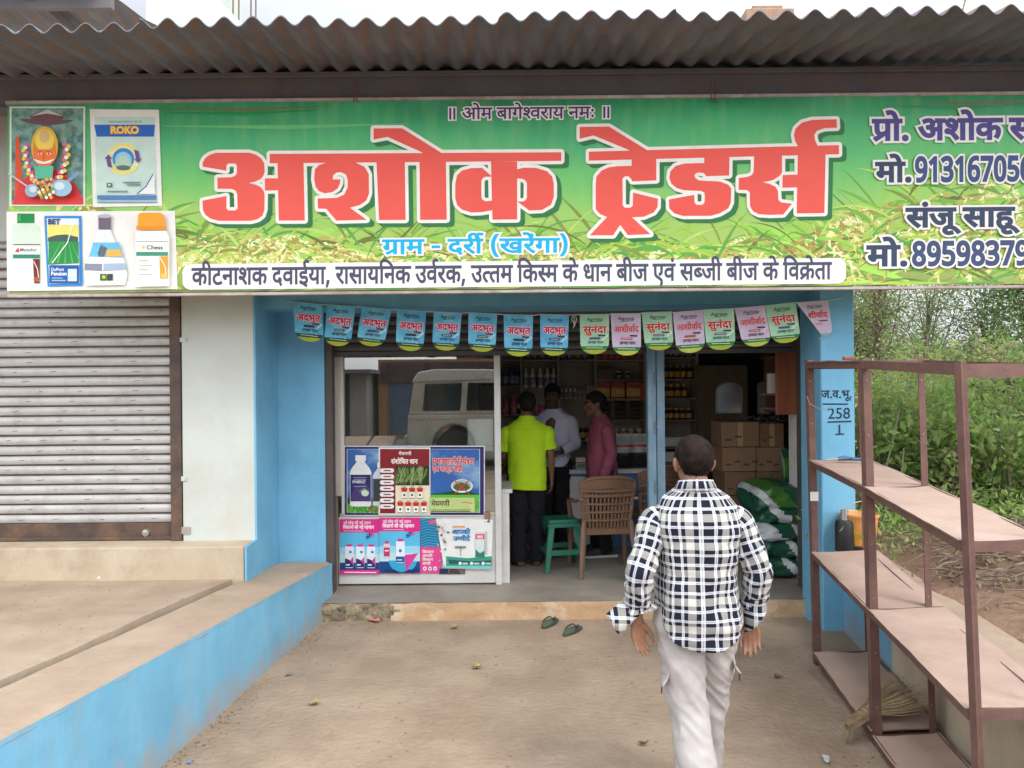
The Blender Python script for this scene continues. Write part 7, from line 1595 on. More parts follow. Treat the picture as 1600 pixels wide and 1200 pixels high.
def hand(b, w, d, n, curl, thumb, k=1.0):
    d = Vector(d).normalized(); n = Vector(n); n = (n - d * n.dot(d)).normalized(); s = d.cross(n) * thumb      # s points to the thumb side
    kn = []
    for i, off in enumerate((0.031, 0.010, -0.011, -0.030)):
        q = w + d * (0.088 - 0.004 * abs(i - 1)) * k + s * off * k; kn.append(q)
        b.tube(spline([w + s * off * 0.55, w + d * 0.045 * k + s * off * 0.9 - n * 0.003, q], 4), [0.017 * k, 0.0145 * k, 0.0135 * k, 0.0125 * k, 0.0115 * k], 10); b.sphere(q, 0.0113 * k, 10, 8)
    b.sphere(w + d * 0.045 * k, (0.03 * k, 0.022 * k, 0.035 * k), 12, 8) if False else None
    for i, (ln, q) in enumerate(zip((0.070, 0.079, 0.073, 0.056), kn)):
        a = 0.0; p = q; dirs = (s * ((0.10, 0.02, -0.06, -0.14)[i])); pts = [p]
        for j, seg in enumerate((0.45, 0.31, 0.24)):
            a += curl * (0.5, 0.75, 0.55)[j] * (1 + 0.13 * i); dv = (d * math.cos(a) + n * math.sin(a) + dirs * 0.5).normalized(); p = p + dv * ln * seg * k; pts.append(p)
        rr = (0.0100, 0.0092, 0.0083, 0.0070)
        b.tube(pts, [r * k * (0.92 if i == 3 else 1) for r in rr], 8)
        for p_, r in zip(pts, rr): b.sphere(p_, r * k * (0.92 if i == 3 else 1), 8, 6)
    t0 = w + d * 0.022 * k + s * 0.022 * k; t1 = t0 + (d * 0.72 + s * 0.55 + n * 0.35).normalized() * 0.042 * k; t2 = t1 + (d * 0.9 + s * 0.15 + n * 0.45).normalized() * 0.032 * k; t3 = t2 + (d * 0.9 - s * 0.05 + n * 0.5).normalized() * 0.024 * k
    b.tube([t0, t1, t2, t3], [0.016 * k, 0.0125 * k, 0.0105 * k, 0.0085 * k], 8)
    for p_, r in zip((t0, t1, t2, t3), (0.016, 0.0125, 0.0105, 0.0085)): b.sphere(p_, r * k, 8, 6)
def head_parts(b, c, yaw, pitch=0.0, k=1.0):
    """skull, face, ears; c = middle of the head, face towards local +y turned by yaw"""
    R_ = Matrix.Rotation(yaw, 3, 'Z') @ Matrix.Rotation(pitch, 3, 'X')
    def el(p, r, n=16, m=12):
        o = len(b.v); b.sphere((0, 0, 0), tuple(x * k for x in r), n, m)
        for i in range(o, len(b.v)): b.v[i] = tuple(R_ @ (Vector(b.v[i]) + Vector(p) * k) + c)
    el((0, -0.012, 0.022), (0.078, 0.096, 0.092)); el((0, 0.022, -0.03), (0.064, 0.070, 0.085)); el((0, 0.045, -0.072), (0.042, 0.045, 0.038)); el((0, 0.078, -0.098), (0.022, 0.020, 0.018))
    el((0, 0.084, 0.022), (0.055, 0.020, 0.014)); el((0, 0.103, -0.022), (0.013, 0.020, 0.016)); el((0, 0.094, 0.002), (0.010, 0.014, 0.030)); el((-0.012, 0.096, -0.026), (0.010, 0.012, 0.009)); el((0.012, 0.096, -0.026), (0.010, 0.012, 0.009))
    el((0, 0.088, -0.058), (0.024, 0.014, 0.007)); el((0, 0.086, -0.068), (0.021, 0.014, 0.008))
    for s in (-1, 1):
        el((s * 0.045, 0.060, -0.02), (0.026, 0.026, 0.020))
        el((s * 0.080, -0.004, -0.008), (0.010, 0.021, 0.033), 12, 10); el((s * 0.087, -0.012, 0.002), (0.010, 0.018, 0.027), 12, 10)
    return R_
def torso_mesh(b, rings, n=56, m=60, wr=0.004, seed=0, hem=None, open_top=True, uv=None, uref=0.18):
    """rings: (z, half width, half depth, y offset) bottom to top; returns rings smoothly lofted with cloth folds"""
    zs = lerp_list([r[0] for r in rings], m); A = lerp_list([r[1] for r in rings], m); B_ = lerp_list([r[2] for r in rings], m); Y = lerp_list([r[3] for r in rings], m); vs = []
    for j in range(m + 1):
        for i in range(n):
            a = 2 * math.pi * i / n + math.pi / 2; c, s = math.cos(a), math.sin(a); f = j / m
            x = A[j] * math.copysign(abs(c) ** 0.82, c); y = B_[j] * math.copysign(abs(s) ** 0.82, s); z = zs[j]
            if hem: z += hem(c, s) * max(0.0, 1 - f * 4)
            low = max(0.0, 1 - f * 1.25)
            w = wr * (noise.noise((x * 7 + seed, y * 7, z * 16 + x * 7)) * 1.1 + 0.9 * noise.noise((x * 16, y * 12 + seed, z * 26 - x * 12)) * (0.4 + low) + 1.3 * noise.noise((a * 1.9, seed, z * 4.5)) * (0.5 + low))
            fall = 1.0 if j < m - 4 else 0.3
            vs.append((x + c * w * fall, y + s * w * fall + Y[j], z))
            if uv is not None: uv.append((uref * (a - math.pi * 0.5), z))
    o = len(b.v); b.v += vs
    for j in range(m):
        for i in range(n): b.f.append((o + j * n + i, o + j * n + (i + 1) % n, o + (j + 1) * n + (i + 1) % n, o + (j + 1) * n + i)); b.m.append(0)
def sleeve_mesh(b, pts, rs, n=28, m=44, wr=0.005, seed=0, uv=None, cuff=True, flare=0.0):
    P_ = spline(pts, m); R_ = lerp_list(rs, m); prev = None; o = len(b.v); L_ = 0.0
    for j, p in enumerate(P_):
        d = (P_[min(j + 1, m)] - P_[max(j - 1, 0)]).normalized(); u = Vector((0, 1, 0)) if prev is None else prev; u = (u - d * u.dot(d)).normalized(); prev = u; w_ = d.cross(u)
        if j: L_ += (p - P_[j - 1]).length
        f = j / m
        for i in range(n):
            a = 2 * math.pi * i / n
            k = wr * (1.2 * noise.noise((math.cos(a) * 1.2 + seed, math.sin(a) * 1.2, L_ * 22)) + 0.8 * noise.noise((math.cos(a) * 2.5, math.sin(a) * 2.5 + seed, L_ * 40))) * min(1, f * 4) * (0.5 + 1.0 * f)
            r = R_[j] + k + (flare * max(0, (f - 0.8) / 0.2) ** 2 * (0.5 + 0.5 * math.sin(a * 3 + seed)))
            b.v.append(tuple(p + (u * math.cos(a) + w_ * math.sin(a)) * r))
            if uv is not None: uv.append((0.062 * a, 1.33 - L_))
    for j in range(m):
        for i in range(n): b.f.append((o + j * n + i, o + (j + 1) * n + i, o + (j + 1) * n + (i + 1) % n, o + j * n + (i + 1) % n)); b.m.append(0)
def hair_cap(name, c, R_, m, parent, k=1.0, back_low=-0.075, front=0.052, tuft=0.006, seed=0, balding=0.0, len_=0.010):
    """short hair: a fuzzy cap that follows the skull and ends at a hair line, with short strands"""
    b = MB(); nu, nv = 60, 34; RR = random.Random(seed)
    def surf(a, t):
        x = 0.082 * math.cos(t) * math.sin(a); y = -0.012 + 0.101 * math.cos(t) * math.cos(a); z = 0.022 + 0.098 * math.sin(t)
        if z < 0.0: x *= 1 - 1.0 * (-z) * 2.4; y *= 1 - 0.8 * (-z) * (1.6 if y < 0 else 1.0)
        return Vector((x, y, z))
    def low(a):         # lowest elevation of the hair at azimuth a (0 = face)
        fa = abs((a + math.pi) % (2 * math.pi) - math.pi) / math.pi
        zf = front; zb = back_low; t = min(1, max(0, (fa - 0.22) / 0.30)); z = zf + (zb - zf) * (t * t * (3 - 2 * t))
        if 0.38 < fa < 0.60: z = max(z, 0.012)
        return math.asin(max(-0.97, min(0.95, (z - 0.022) / 0.098)))
    def f(u, v):
        a = 2 * math.pi * u; t0 = low(a) + 0.03 * noise.noise((a * 4, seed, 0)); t = t0 + (math.pi / 2 - t0) * v
        p = surf(a, t); q = p + p.normalized() * (tuft * (0.35 + min(1, v * 2.2)) + 0.004 * noise.noise((p.x * 60, p.y * 60, p.z * 60 + seed)))
        return tuple(R_ @ (q * k) + c)
    b.grid(f, nu, nv, wrap=True)
    for i in range(1500):
        a = RR.uniform(0, 2 * math.pi); t0 = low(a); t = t0 + (math.pi / 2 - t0) * RR.random() ** 1.2; p = surf(a, t); nrm = p.normalized()
        q = p + nrm * tuft * 0.7; d = (nrm * 0.5 + Vector((RR.uniform(-.4, .4), RR.uniform(-.2, .5), -0.55 if t < 0.9 else 0.1))).normalized() * len_ * RR.uniform(0.6, 1.3); sd = nrm.cross(d).normalized() * 0.0016
        b.add([tuple(R_ @ (x * k) + c) for x in (q - sd, q + sd, q + d)], [(0, 1, 2)])
    return b.build(name, m, parent, smooth=True)
def foot(b, a, d, k=1.0):
    d = Vector(d).normalized(); b.tube([a + Vector((0, 0, 0.0)) - d * 0.05 - Vector((0, 0, a.z - 0.035)), Vector((a.x, a.y, 0.05)) + d * 0.04, Vector((a.x, a.y, 0.035)) + d * 0.13, Vector((a.x, a.y, 0.022)) + d * 0.185], [0.035, 0.042, 0.042, 0.022], 12)
    b.tube([a + Vector((0, 0, 0.02)), Vector((a.x, a.y, 0.05))], [0.038, 0.042], 12)
def fabric(name, c, c2=None, scale=40, rough=0.85):
    return mat(name, c, c2 or tuple(x * 0.9 for x in c), scale=scale, rough=rough, spec=0.15, bump=0.12, bscale=260)

def plaid():
    m = bpy.data.materials.new('navy_white_plaid_cotton'); m.use_nodes = True; N = m.node_tree.nodes; L = m.node_tree.links; b = N['Principled BSDF']
    b.inputs['Roughness'].default_value = 0.85; b.inputs['Specular IOR Level'].default_value = 0.15
    uv = N.new('ShaderNodeUVMap'); sp = N.new('ShaderNodeSeparateXYZ'); L.new(uv.outputs[0], sp.inputs[0])
    st = [(0, 'n'), (77, 'w'), (89, 'g'), (94, 'w'), (106, 'n'), (148, 'c'), (226, 'n'), (265, 'w'), (277, 'g'), (282, 'w')]
    cols = {'n': (0.022, 0.024, 0.042, 1), 'w': (0.78, 0.79, 0.82, 1), 'c': (0.60, 0.59, 0.55, 1), 'g': (0.2, 0.2, 0.24, 1)}; wh = {'n': 0, 'w': 1, 'c': 0, 'g': 0.35}
    outs = []
    for ax, per in (('X', 0.122), ('Y', 0.114)):
        nz = N.new('ShaderNodeMath'); nz.operation = 'MULTIPLY_ADD'; nz.inputs[1].default_value = 1 / per; nz.inputs[2].default_value = 20.37 if ax == 'X' else 20.1
        L.new(sp.outputs[ax], nz.inputs[0]); fr = N.new('ShaderNodeMath'); fr.operation = 'FRACT'; L.new(nz.outputs[0], fr.inputs[0])
        def ramp(fn):
            r = N.new('ShaderNodeValToRGB'); r.color_ramp.interpolation = 'CONSTANT'; e = r.color_ramp.elements
            e[0].position = 0; e[0].color = fn('n'); e[1].position = st[1][0] / 295; e[1].color = fn('w')
            for p_, k in st[2:]: x = e.new(p_ / 295); x.color = fn(k)
            L.new(fr.outputs[0], r.inputs[0]); return r.outputs[0]
        c_ = ramp(lambda k: cols[k]); w_ = ramp(lambda k: (wh[k],) * 3 + (1,))
        # fine yarn lines
        ln = N.new('ShaderNodeMath'); ln.operation = 'SINE'; ml = N.new('ShaderNodeMath'); ml.operation = 'MULTIPLY'; ml.inputs[1].default_value = 1150 if ax == 'X' else 1250; L.new(sp.outputs[ax], ml.inputs[0]); L.new(ml.outputs[0], ln.inputs[0])
        outs.append((c_, w_, ln.outputs[0]))
    mx = N.new('ShaderNodeMix'); mx.data_type = 'RGBA'; mx.inputs[0].default_value = 0.5; L.new(outs[0][0], mx.inputs[6]); L.new(outs[1][0], mx.inputs[7])
    mm = N.new('ShaderNodeMix'); mm.data_type = 'RGBA'; mm.blend_type = 'LIGHTEN'; mm.inputs[0].default_value = 1; L.new(outs[0][1], mm.inputs[6]); L.new(outs[1][1], mm.inputs[7])
    sc = N.new('ShaderNodeMath'); sc.operation = 'MULTIPLY'; sc.inputs[1].default_value = 0.40; L.new(mm.outputs[2], sc.inputs[0]); gm_ = N.new('ShaderNodeGamma'); gm_.inputs[1].default_value = 1.12; L.new(mx.outputs[2], gm_.inputs[0])
    m3 = N.new('ShaderNodeMix'); m3.data_type = 'RGBA'; m3.inputs[7].default_value = (0.64, 0.66, 0.71, 1); L.new(sc.outputs[0], m3.inputs[0]); L.new(gm_.outputs[0], m3.inputs[6])
    ad = N.new('ShaderNodeMath'); ad.operation = 'ADD'; L.new(outs[0][2], ad.inputs[0]); L.new(outs[1][2], ad.inputs[1])
    mr = N.new('ShaderNodeMapRange'); mr.inputs[1].default_value = -2; mr.inputs[2].default_value = 2; mr.inputs[3].default_value = 0.84; mr.inputs[4].default_value = 1.08; L.new(ad.outputs[0], mr.inputs[0])
    m4 = N.new('ShaderNodeMix'); m4.data_type = 'RGBA'; m4.blend_type = 'MULTIPLY'; m4.inputs[0].default_value = 1; L.new(m3.outputs[2], m4.inputs[6]); L.new(mr.outputs[0], m4.inputs[7]); L.new(m4.outputs[2], b.inputs['Base Color'])
    return m
HAIR = mat('black_hair', (0.009, 0.007, 0.0065), (0.016, 0.013, 0.012), scale=60, rough=0.75, spec=0.15)
EYE_W = mat('eye_white', (0.30, 0.27, 0.25), rough=0.3); EYE_D = mat('dark_iris', (0.01, 0.008, 0.006), rough=0.2)
def eyes(c, R_, parent, k=1.0):
    for s in (-1, 1):
        b = MB(); p = R_ @ (Vector((s * 0.031, 0.081, 0.004)) * k) + c; b.sphere(p - R_ @ Vector((0, 0.0035, 0)), 0.0095 * k, 12, 8); e = b.build('eye', EYE_W, parent, smooth=True)
        b = MB(); q = R_ @ (Vector((s * 0.031, 0.0845, 0.004)) * k) + c; b.sphere(q, 0.0056 * k, 10, 6); b.build('iris', EYE_D, e, smooth=True)
        b = MB(); pts = [R_ @ (Vector((s * (0.014 + 0.012 * t), 0.094 - 0.004 * t, 0.026 + 0.004 * math.sin(t * 1.5))) * k) + c for t in (0, 1, 2, 3)]; b.tube(pts, [0.003, 0.004, 0.0035, 0.002], 6); b.build('eyebrow', HAIR, parent, smooth=True)

def build_person(root, J, skin, hair, shirt, trousers, voxel=0.007, head_k=1.0, hands=None, feet='bare', sleeves='long', rings=None, hem=None, uvd=False, shirt_wr=0.005, collar=True, sl_r=None, leg_r=(0.09, 0.078, 0.07), hair_kw={}, seed=1, waist=None, flare=0.0):
    b = MB(); V = Vector
    chain(b, [J['pelvis'], J['chest'] - V((0, 0, 0.12)), J['chest']], [0.12, 0.115, 0.12], 16)
    for s in (-1, 1):
        b.tube([J['chest'] + V((s * 0.05, 0, -0.05)), J['chest'] + V((s * 0.05, 0.0, 0.06))], [0.085, 0.07], 12)
    SHB_ = [J['sh'][i] + V(((0.03, -0.03)[i], 0, -0.025)) for i in (0, 1)]
    chain(b, [SHB_[0], J['chest'] + V((0, 0, 0.065)), SHB_[1]], [0.036, 0.056, 0.036], 12)
    chain(b, [J['chest'] + V((0, 0, 0.05)), J['neck'], J['head'] - V((0, 0.01, 0.05))], [0.062, 0.054, 0.052], 14)
    R_ = head_parts(b, J['head'], J.get('yaw', 0), J.get('pitch', 0), head_k)
    for i in (0, 1):
        chain(b, [SHB_[i], J['sh'][i].lerp(J['el'][i], 0.5), J['el'][i]], [0.036, 0.040, 0.035], 12)
        chain(b, [J['el'][i], J['el'][i].lerp(J['wr'][i], 0.35), J['wr'][i]], [0.035, 0.036, 0.024], 12)
        hd, hn, cu = J['hand'][i]; hand(b, J['wr'][i], hd, hn, cu, J.get('thumb', (1, -1))[i], J.get('hk', 1.0))
        chain(b, [J['hip'][i], J['hip'][i].lerp(J['kn'][i], 0.5), J['kn'][i]], [0.078, 0.068, 0.052], 12)
        chain(b, [J['kn'][i], J['kn'][i].lerp(J['an'][i], 0.35), J['an'][i]], [0.050, 0.052, 0.034], 12)
        foot(b, J['an'][i], J['ft'][i])
    body = remeshed(b, 'body', skin, root, voxel, 3)
    hair_cap('hair', J['head'], R_, hair, root, head_k, seed=seed, **hair_kw)
    eyes(J['head'], R_, root, head_k)
    # trousers
    b = MB(); wz = waist or J['pelvis'].z + 0.05
    chain(b, [J['pelvis'] + V((0, 0, -0.02)), V((J['pelvis'].x, J['pelvis'].y, wz))], [0.122, 0.110], 18)
    for s in (-1, 1): b.tube([J['pelvis'] + V((s * 0.045, 0, -0.06)), V((J['pelvis'].x + s * 0.045, J['pelvis'].y, wz))], [0.108, 0.102], 16)
    for i in (0, 1):
        h, kn, an = J['hip'][i], J['kn'][i], J['an'][i]; PT = spline([h, h.lerp(kn, 0.5), kn, kn.lerp(an, 0.5), V((an.x, an.y, 0.045 + (an.z - 0.09)))], 40); RS = lerp_list([leg_r[0] + 0.008, leg_r[0] - 0.002, leg_r[1], (leg_r[1] + leg_r[2]) / 2, leg_r[2]], 40); o = len(b.v); b.tube(PT, RS, 24)
        for q in range(o, len(b.v)):
            p = V(b.v[q]); w = 0.010 * noise.noise((p.x * 9, p.y * 9 + seed, p.z * 9 + p.x * 14)) + 0.006 * noise.noise((p.x * 20, p.y * 20, p.z * 30 + seed)); ax_ = PT[min(40, (q - o) // 24)]; r = (p - ax_); b.v[q] = tuple(p + (r.normalized() * w if r.length > 1e-4 else V((0, 0, 0))))
        b.sphere(h, leg_r[0] + 0.015, 14, 10)
    tr_ = remeshed(b, 'trousers', trousers, root, 0.009, 4)
    me = tr_.data; nr = [v_.normal.copy() for v_ in me.vertices]
    for v_, n_ in zip(me.vertices, nr):      # cloth folds: slanting creases at the seat and knees, long soft ones down the legs
        p = v_.co; kf = 0.6 + 0.7 * math.exp(-((p.z - J['kn'][0].z) / 0.13) ** 2) + 0.7 * math.exp(-((p.z - J['pelvis'].z + 0.12) / 0.12) ** 2)
        f1 = 1 - abs(noise.noise((p.x * 7 + seed, p.y * 7, p.z * 15 + p.x * 18))) * 2; f2 = noise.noise((p.x * 15, p.y * 15 + seed, p.z * 4.5))
        v_.co = p + n_ * (0.0075 * kf * f1 * abs(f1) + 0.006 * f2)
    # shirt
    b = MB(); uv = [] if uvd else None
    torso_mesh(b, rings, seed=seed, hem=hem, uv=uv, wr=shirt_wr)
    for i in (0, 1):
        sg = -1 if i == 0 else 1; a0 = J['sh'][i] + V((-sg * 0.055, 0, 0.012)); sr = sl_r or (0.045, 0.060, 0.056, 0.052, 0.048)
        if sleeves == 'long': pts = [a0, J['sh'][i] + V((sg * 0.012, 0, -0.03)), J['sh'][i].lerp(J['el'][i], 0.6), J['el'][i], J['el'][i].lerp(J['wr'][i], 0.55), J['el'][i].lerp(J['wr'][i], J.get('cuff', (0.93, 0.93))[i])]; rs = (sr[0], sr[1], sr[2] + 0.002, sr[2], sr[3], sr[4])
        else: pts = [a0, J['sh'][i] + V((sg * 0.012, 0, -0.03)), J['sh'][i].lerp(J['el'][i], 0.4), J['sh'][i].lerp(J['el'][i], 0.78)]; rs = (sr[0], sr[1], sr[1] - 0.002, sr[1] + 0.004)
        sleeve_mesh(b, pts, rs, seed=seed + i * 3, uv=uv, wr=shirt_wr, flare=flare if i == 0 else flare * 0.4)
    if collar:
        nk = J['neck']; n = 36; o = len(b.v); prof = [(0.080, -0.022), (0.074, 0.000), (0.069, 0.018), (0.073, 0.020), (0.083, 0.002), (0.094, -0.024)]
        for r, dz in prof:
            for i in range(n):
                a = 2 * math.pi * i / n + math.pi / 2; s_ = math.sin(a)
                b.v.append((nk.x + r * math.cos(a) * 1.0, nk.y + r * 0.92 * s_ - 0.004, nk.z + dz - 0.030 * max(0, s_) - 0.010 + 0.012 * max(0, -s_)))
                if uvd: uv.append((0.105 * (a - math.pi / 2), 1.6 + dz))
        for j in range(len(prof) - 1):
            for i in range(n): b.f.append((o + j * n + i, o + j * n + (i + 1) % n, o + (j + 1) * n + (i + 1) % n, o + (j + 1) * n + i)); b.m.append(0)
    so = b.build('shirt', shirt, root, smooth=True, angle=75, uv=uv)
    md = so.modifiers.new('thick', 'SOLIDIFY'); md.thickness = 0.003; md.offset = -1
    return body, so, R_
V = Vector
SK1 = skin_mat('warm_brown_skin', (0.29, 0.145, 0.09)); SK2 = skin_mat('deep_brown_skin', (0.16, 0.075, 0.045)); SK3 = skin_mat('dark_brown_skin', (0.10, 0.055, 0.038))

# the man in the checked shirt, walking towards the shop
w1 = empty('person', (0.787, 3.30, 0.0), 'man seen from behind in a navy and white checked shirt and pale trousers', 'person')
J = dict(pelvis=V((0.0, 0, 0.90)), chest=V((0.0, 0.01, 1.27)), neck=V((0.0, 0.014, 1.445)), head=V((0.0, 0.045, 1.528)), yaw=rad(4), pitch=rad(-5),
         sh=(V((-0.168, 0.0, 1.305)), V((0.168, 0.0, 1.305))), el=(V((-0.262, -0.085, 1.08)), V((0.248, -0.035, 1.075))), wr=(V((-0.262, -0.02, 0.868)), V((0.243, 0.045, 0.835))),
         hand=(((0.08, 0.06, -1), (0.6, -0.8, 0.1), 0.42), ((0.02, -0.02, -1), (-0.25, -1, 0.1), 0.62)), thumb=(-1, 1), hk=0.96, cuff=(0.72, 0.74),
         hip=(V((-0.085, 0, 0.86)), V((0.088, 0.0, 0.86))), kn=(V((-0.048, -0.02, 0.47)), V((0.082, 0.13, 0.48))), an=(V((-0.015, -0.20, 0.12)), V((0.078, 0.20, 0.09))), ft=((0, 1, 0), (0.05, 1, 0)))
rg = [(0.795, 0.180, 0.148, 0.0), (0.86, 0.178, 0.150, 0.0), (0.96, 0.172, 0.145, 0.0), (1.08, 0.168, 0.135, 0.0), (1.20, 0.178, 0.128, 0.0), (1.28, 0.187, 0.121, 0.0), (1.335, 0.183, 0.104, 0.0), (1.382, 0.152, 0.090, 0.004), (1.412, 0.112, 0.078, 0.006), (1.430, 0.080, 0.070, 0.010)]
HAIR1 = mat('thinning_dark_hair', (0.008, 0.006, 0.0055), (0.026, 0.014, 0.011), scale=22, rough=0.8, spec=0.12, contrast=(0.42, 0.68))
PANTS = fabric('pale_cotton_trousers', (0.46, 0.43, 0.42), (0.41, 0.38, 0.37), scale=7)
bo, so, Rh = build_person(w1, J, SK1, HAIR1, plaid(), PANTS, voxel=0.0052, rings=rg, uvd=True, head_k=0.97, shirt_wr=0.0105, leg_r=(0.088, 0.080, 0.074), seed=3, sl_r=(0.046, 0.064, 0.056, 0.048, 0.050), flare=0.03,
                         hem=lambda c, s: 0.085 * abs(c) ** 2.2 - 0.03 * max(0, -s), hair_kw=dict(back_low=-0.062, tuft=0.005, len_=0.008))
# unbuttoned cuff flaps, pocket flaps of the trousers
PL_ = so.data.materials[0]
b = MB(); uv = []
def flap(u, v):
    p = V((-0.285, -0.05, 0.985)) + V((-0.115, -0.01, -0.085)) * v + V((0.055, -0.03, -0.075)) * (u * (0.75 + 0.35 * v)); p.y += 0.015 * math.sin(u * 5 + v * 3); p.z += 0.008 * math.sin(u * 7); uv.append((p.x, p.z)); return tuple(p)
b.grid(flap, 10, 10)
fo_ = b.build('cuff', PL_, w1, smooth=True, uv=uv); md = fo_.modifiers.new('t', 'SOLIDIFY'); md.thickness = 0.004
b = MB(); uv = []
def flap2(u, v):
    p = V((0.195 + 0.10 * u, -0.015 - 0.05 * math.sin(u * math.pi), 0.955)) + V((0.012 - 0.02 * u, 0.03, -0.155)) * v * (1 - 0.62 * u); p.y += 0.010 * math.sin(v * 6); uv.append((p.x, p.z)); return tuple(p)
b.grid(flap2, 10, 10)
fo_ = b.build('cuff', PL_, w1, smooth=True, uv=uv); md = fo_.modifiers.new('t', 'SOLIDIFY'); md.thickness = 0.004
for (x, y, z, s) in ((-0.150, -0.02, 0.63, -1), (0.158, 0.03, 0.66, 1), (-0.105, -0.08, 0.30, -1)):
    b = MB(); b.grid(lambda u, v: (x + s * (-0.010 + 0.030 * v * v * (1 - 0.4 * u)), y - 0.05 + 0.11 * u, z + 0.03 - 0.06 * v + 0.012 * math.sin(3 * u)), 8, 8)
    f_ = b.build('pocket_flap', PANTS, w1, smooth=True); md = f_.modifiers.new('t', 'SOLIDIFY'); md.thickness = 0.005
    b = MB(); b.tube([(x + s * 0.017, y - 0.04, z - 0.03), (x + s * 0.018, y - 0.041, z - 0.06)], 0.0035, 6); b.build('pocket_cord', mat('dark_cord', (0.05, 0.04, 0.045), rough=0.8), w1)

# man in the lime green shirt at the counter, back to the street
FL = 0.152
w2 = empty('person', (P(825, 885, 7.28).x, 7.30, FL), 'man in a lime green polo shirt and black trousers seen from behind at the counter', 'person')
J = dict(pelvis=V((0, 0, 0.88)), chest=V((0, 0.01, 1.24)), neck=V((0, 0.015, 1.405)), head=V((0.005, 0.045, 1.525)), yaw=rad(8), pitch=rad(-8),
         sh=(V((-0.182, 0, 1.288)), V((0.182, 0, 1.288))), el=(V((-0.225, 0.03, 1.04)), V((0.225, -0.02, 1.05))), wr=(V((-0.19, 0.22, 0.93)), V((0.235, 0.02, 0.82))),
         hand=(((0.1, 1, -0.3), (0.2, -0.2, -1), 0.4), ((0, 0.1, -1), (-1, 0.2, 0), 0.5)), thumb=(1, 1), hip=(V((-0.085, 0, 0.84)), V((0.085, 0, 0.84))), kn=(V((-0.085, 0.03, 0.46)), V((0.08, 0.03, 0.46))), an=(V((-0.08, 0, 0.09)), V((0.09, 0.02, 0.09))), ft=((-0.4, 1, 0), (0.3, 1, 0)))
rg = [(0.735, 0.180, 0.140, 0), (0.85, 0.182, 0.142, 0), (0.98, 0.180, 0.138, 0), (1.10, 0.184, 0.132, 0), (1.20, 0.196, 0.128, 0), (1.29, 0.198, 0.112, 0), (1.34, 0.172, 0.094, 0), (1.375, 0.120, 0.082, 0.005), (1.400, 0.080, 0.070, 0.01)]
BLK = fabric('black_trouser_cloth', (0.016, 0.016, 0.020), scale=12)
build_person(w2, J, SK2, HAIR, fabric('lime_green_polo_cotton', (0.44, 0.66, 0.02), (0.40, 0.61, 0.02), scale=10), BLK, rings=rg, sleeves='short', sl_r=(0.045, 0.066, 0.06, 0.05, 0.05), leg_r=(0.092, 0.078, 0.075), seed=5, hem=lambda c, s: -0.01 * c, hair_kw=dict(back_low=-0.07, tuft=0.008))

# man in the pale shirt behind him, facing the street
w3 = empty('person', (P(868, 880, 8.15).x, 8.15, FL), 'man in a pale lavender shirt and dark trousers standing behind the man in lime green', 'person', rz=rad(158))
J = dict(pelvis=V((0, 0, 0.92)), chest=V((0, 0.01, 1.30)), neck=V((0, 0.015, 1.465)), head=V((0, 0.045, 1.60)), yaw=rad(10), pitch=rad(-10),
         sh=(V((-0.184, 0, 1.345)), V((0.184, 0, 1.345))), el=(V((-0.235, 0.0, 1.10)), V((0.23, 0.0, 1.10))), wr=(V((-0.13, 0.20, 1.02)), V((0.12, 0.20, 1.02))),
         hand=(((0.9, 0.5, -0.1), (0, -0.3, -1), 0.5), ((-0.9, 0.5, -0.1), (0, -0.3, -1), 0.5)), thumb=(1, 1), hip=(V((-0.085, 0, 0.88)), V((0.085, 0, 0.88))), kn=(V((-0.085, 0.03, 0.48)), V((0.085, 0.03, 0.48))), an=(V((-0.085, 0, 0.09)), V((0.085, 0, 0.09))), ft=((-0.2, 1, 0), (0.2, 1, 0)))
rg = [(0.86, 0.172, 0.132, 0), (0.95, 0.172, 0.135, 0), (1.06, 0.170, 0.130, 0), (1.16, 0.178, 0.128, 0), (1.26, 0.192, 0.124, 0), (1.35, 0.196, 0.110, 0), (1.40, 0.172, 0.092, 0), (1.435, 0.120, 0.080, 0.005), (1.46, 0.080, 0.070, 0.01)]
build_person(w3, J, SK3, HAIR, fabric('lavender_shirt_cotton', (0.56, 0.56, 0.67), (0.50, 0.50, 0.61), scale=8), BLK, rings=rg, leg_r=(0.09, 0.078, 0.072), seed=8, hair_kw=dict(back_low=-0.07, tuft=0.010))

# man in maroon in profile, facing left
w4 = empty('person', (P(940, 880, 7.72).x, 7.72, FL), 'man in a maroon shirt in profile behind the brown armchair', 'person', rz=rad(97))
J = dict(pelvis=V((0, -0.02, 0.88)), chest=V((0, -0.01, 1.235)), neck=V((0, 0.015, 1.40)), head=V((0, 0.055, 1.515)), yaw=rad(0), pitch=rad(-6),
         sh=(V((-0.178, -0.02, 1.278)), V((0.178, -0.02, 1.278))), el=(V((-0.215, -0.05, 1.03)), V((0.215, -0.05, 1.03))), wr=(V((-0.20, 0.03, 0.80)), V((0.20, 0.04, 0.80))),
         hand=(((0, 0.25, -1), (1, 0.1, 0), 0.5), ((0, 0.25, -1), (-1, 0.1, 0), 0.5)), thumb=(-1, 1), hip=(V((-0.085, -0.02, 0.84)), V((0.085, -0.02, 0.84))), kn=(V((-0.085, 0.02, 0.46)), V((0.085, 0.02, 0.46))), an=(V((-0.085, -0.02, 0.09)), V((0.085, 0.02, 0.09))), ft=((-0.1, 1, 0), (0.1, 1, 0)))
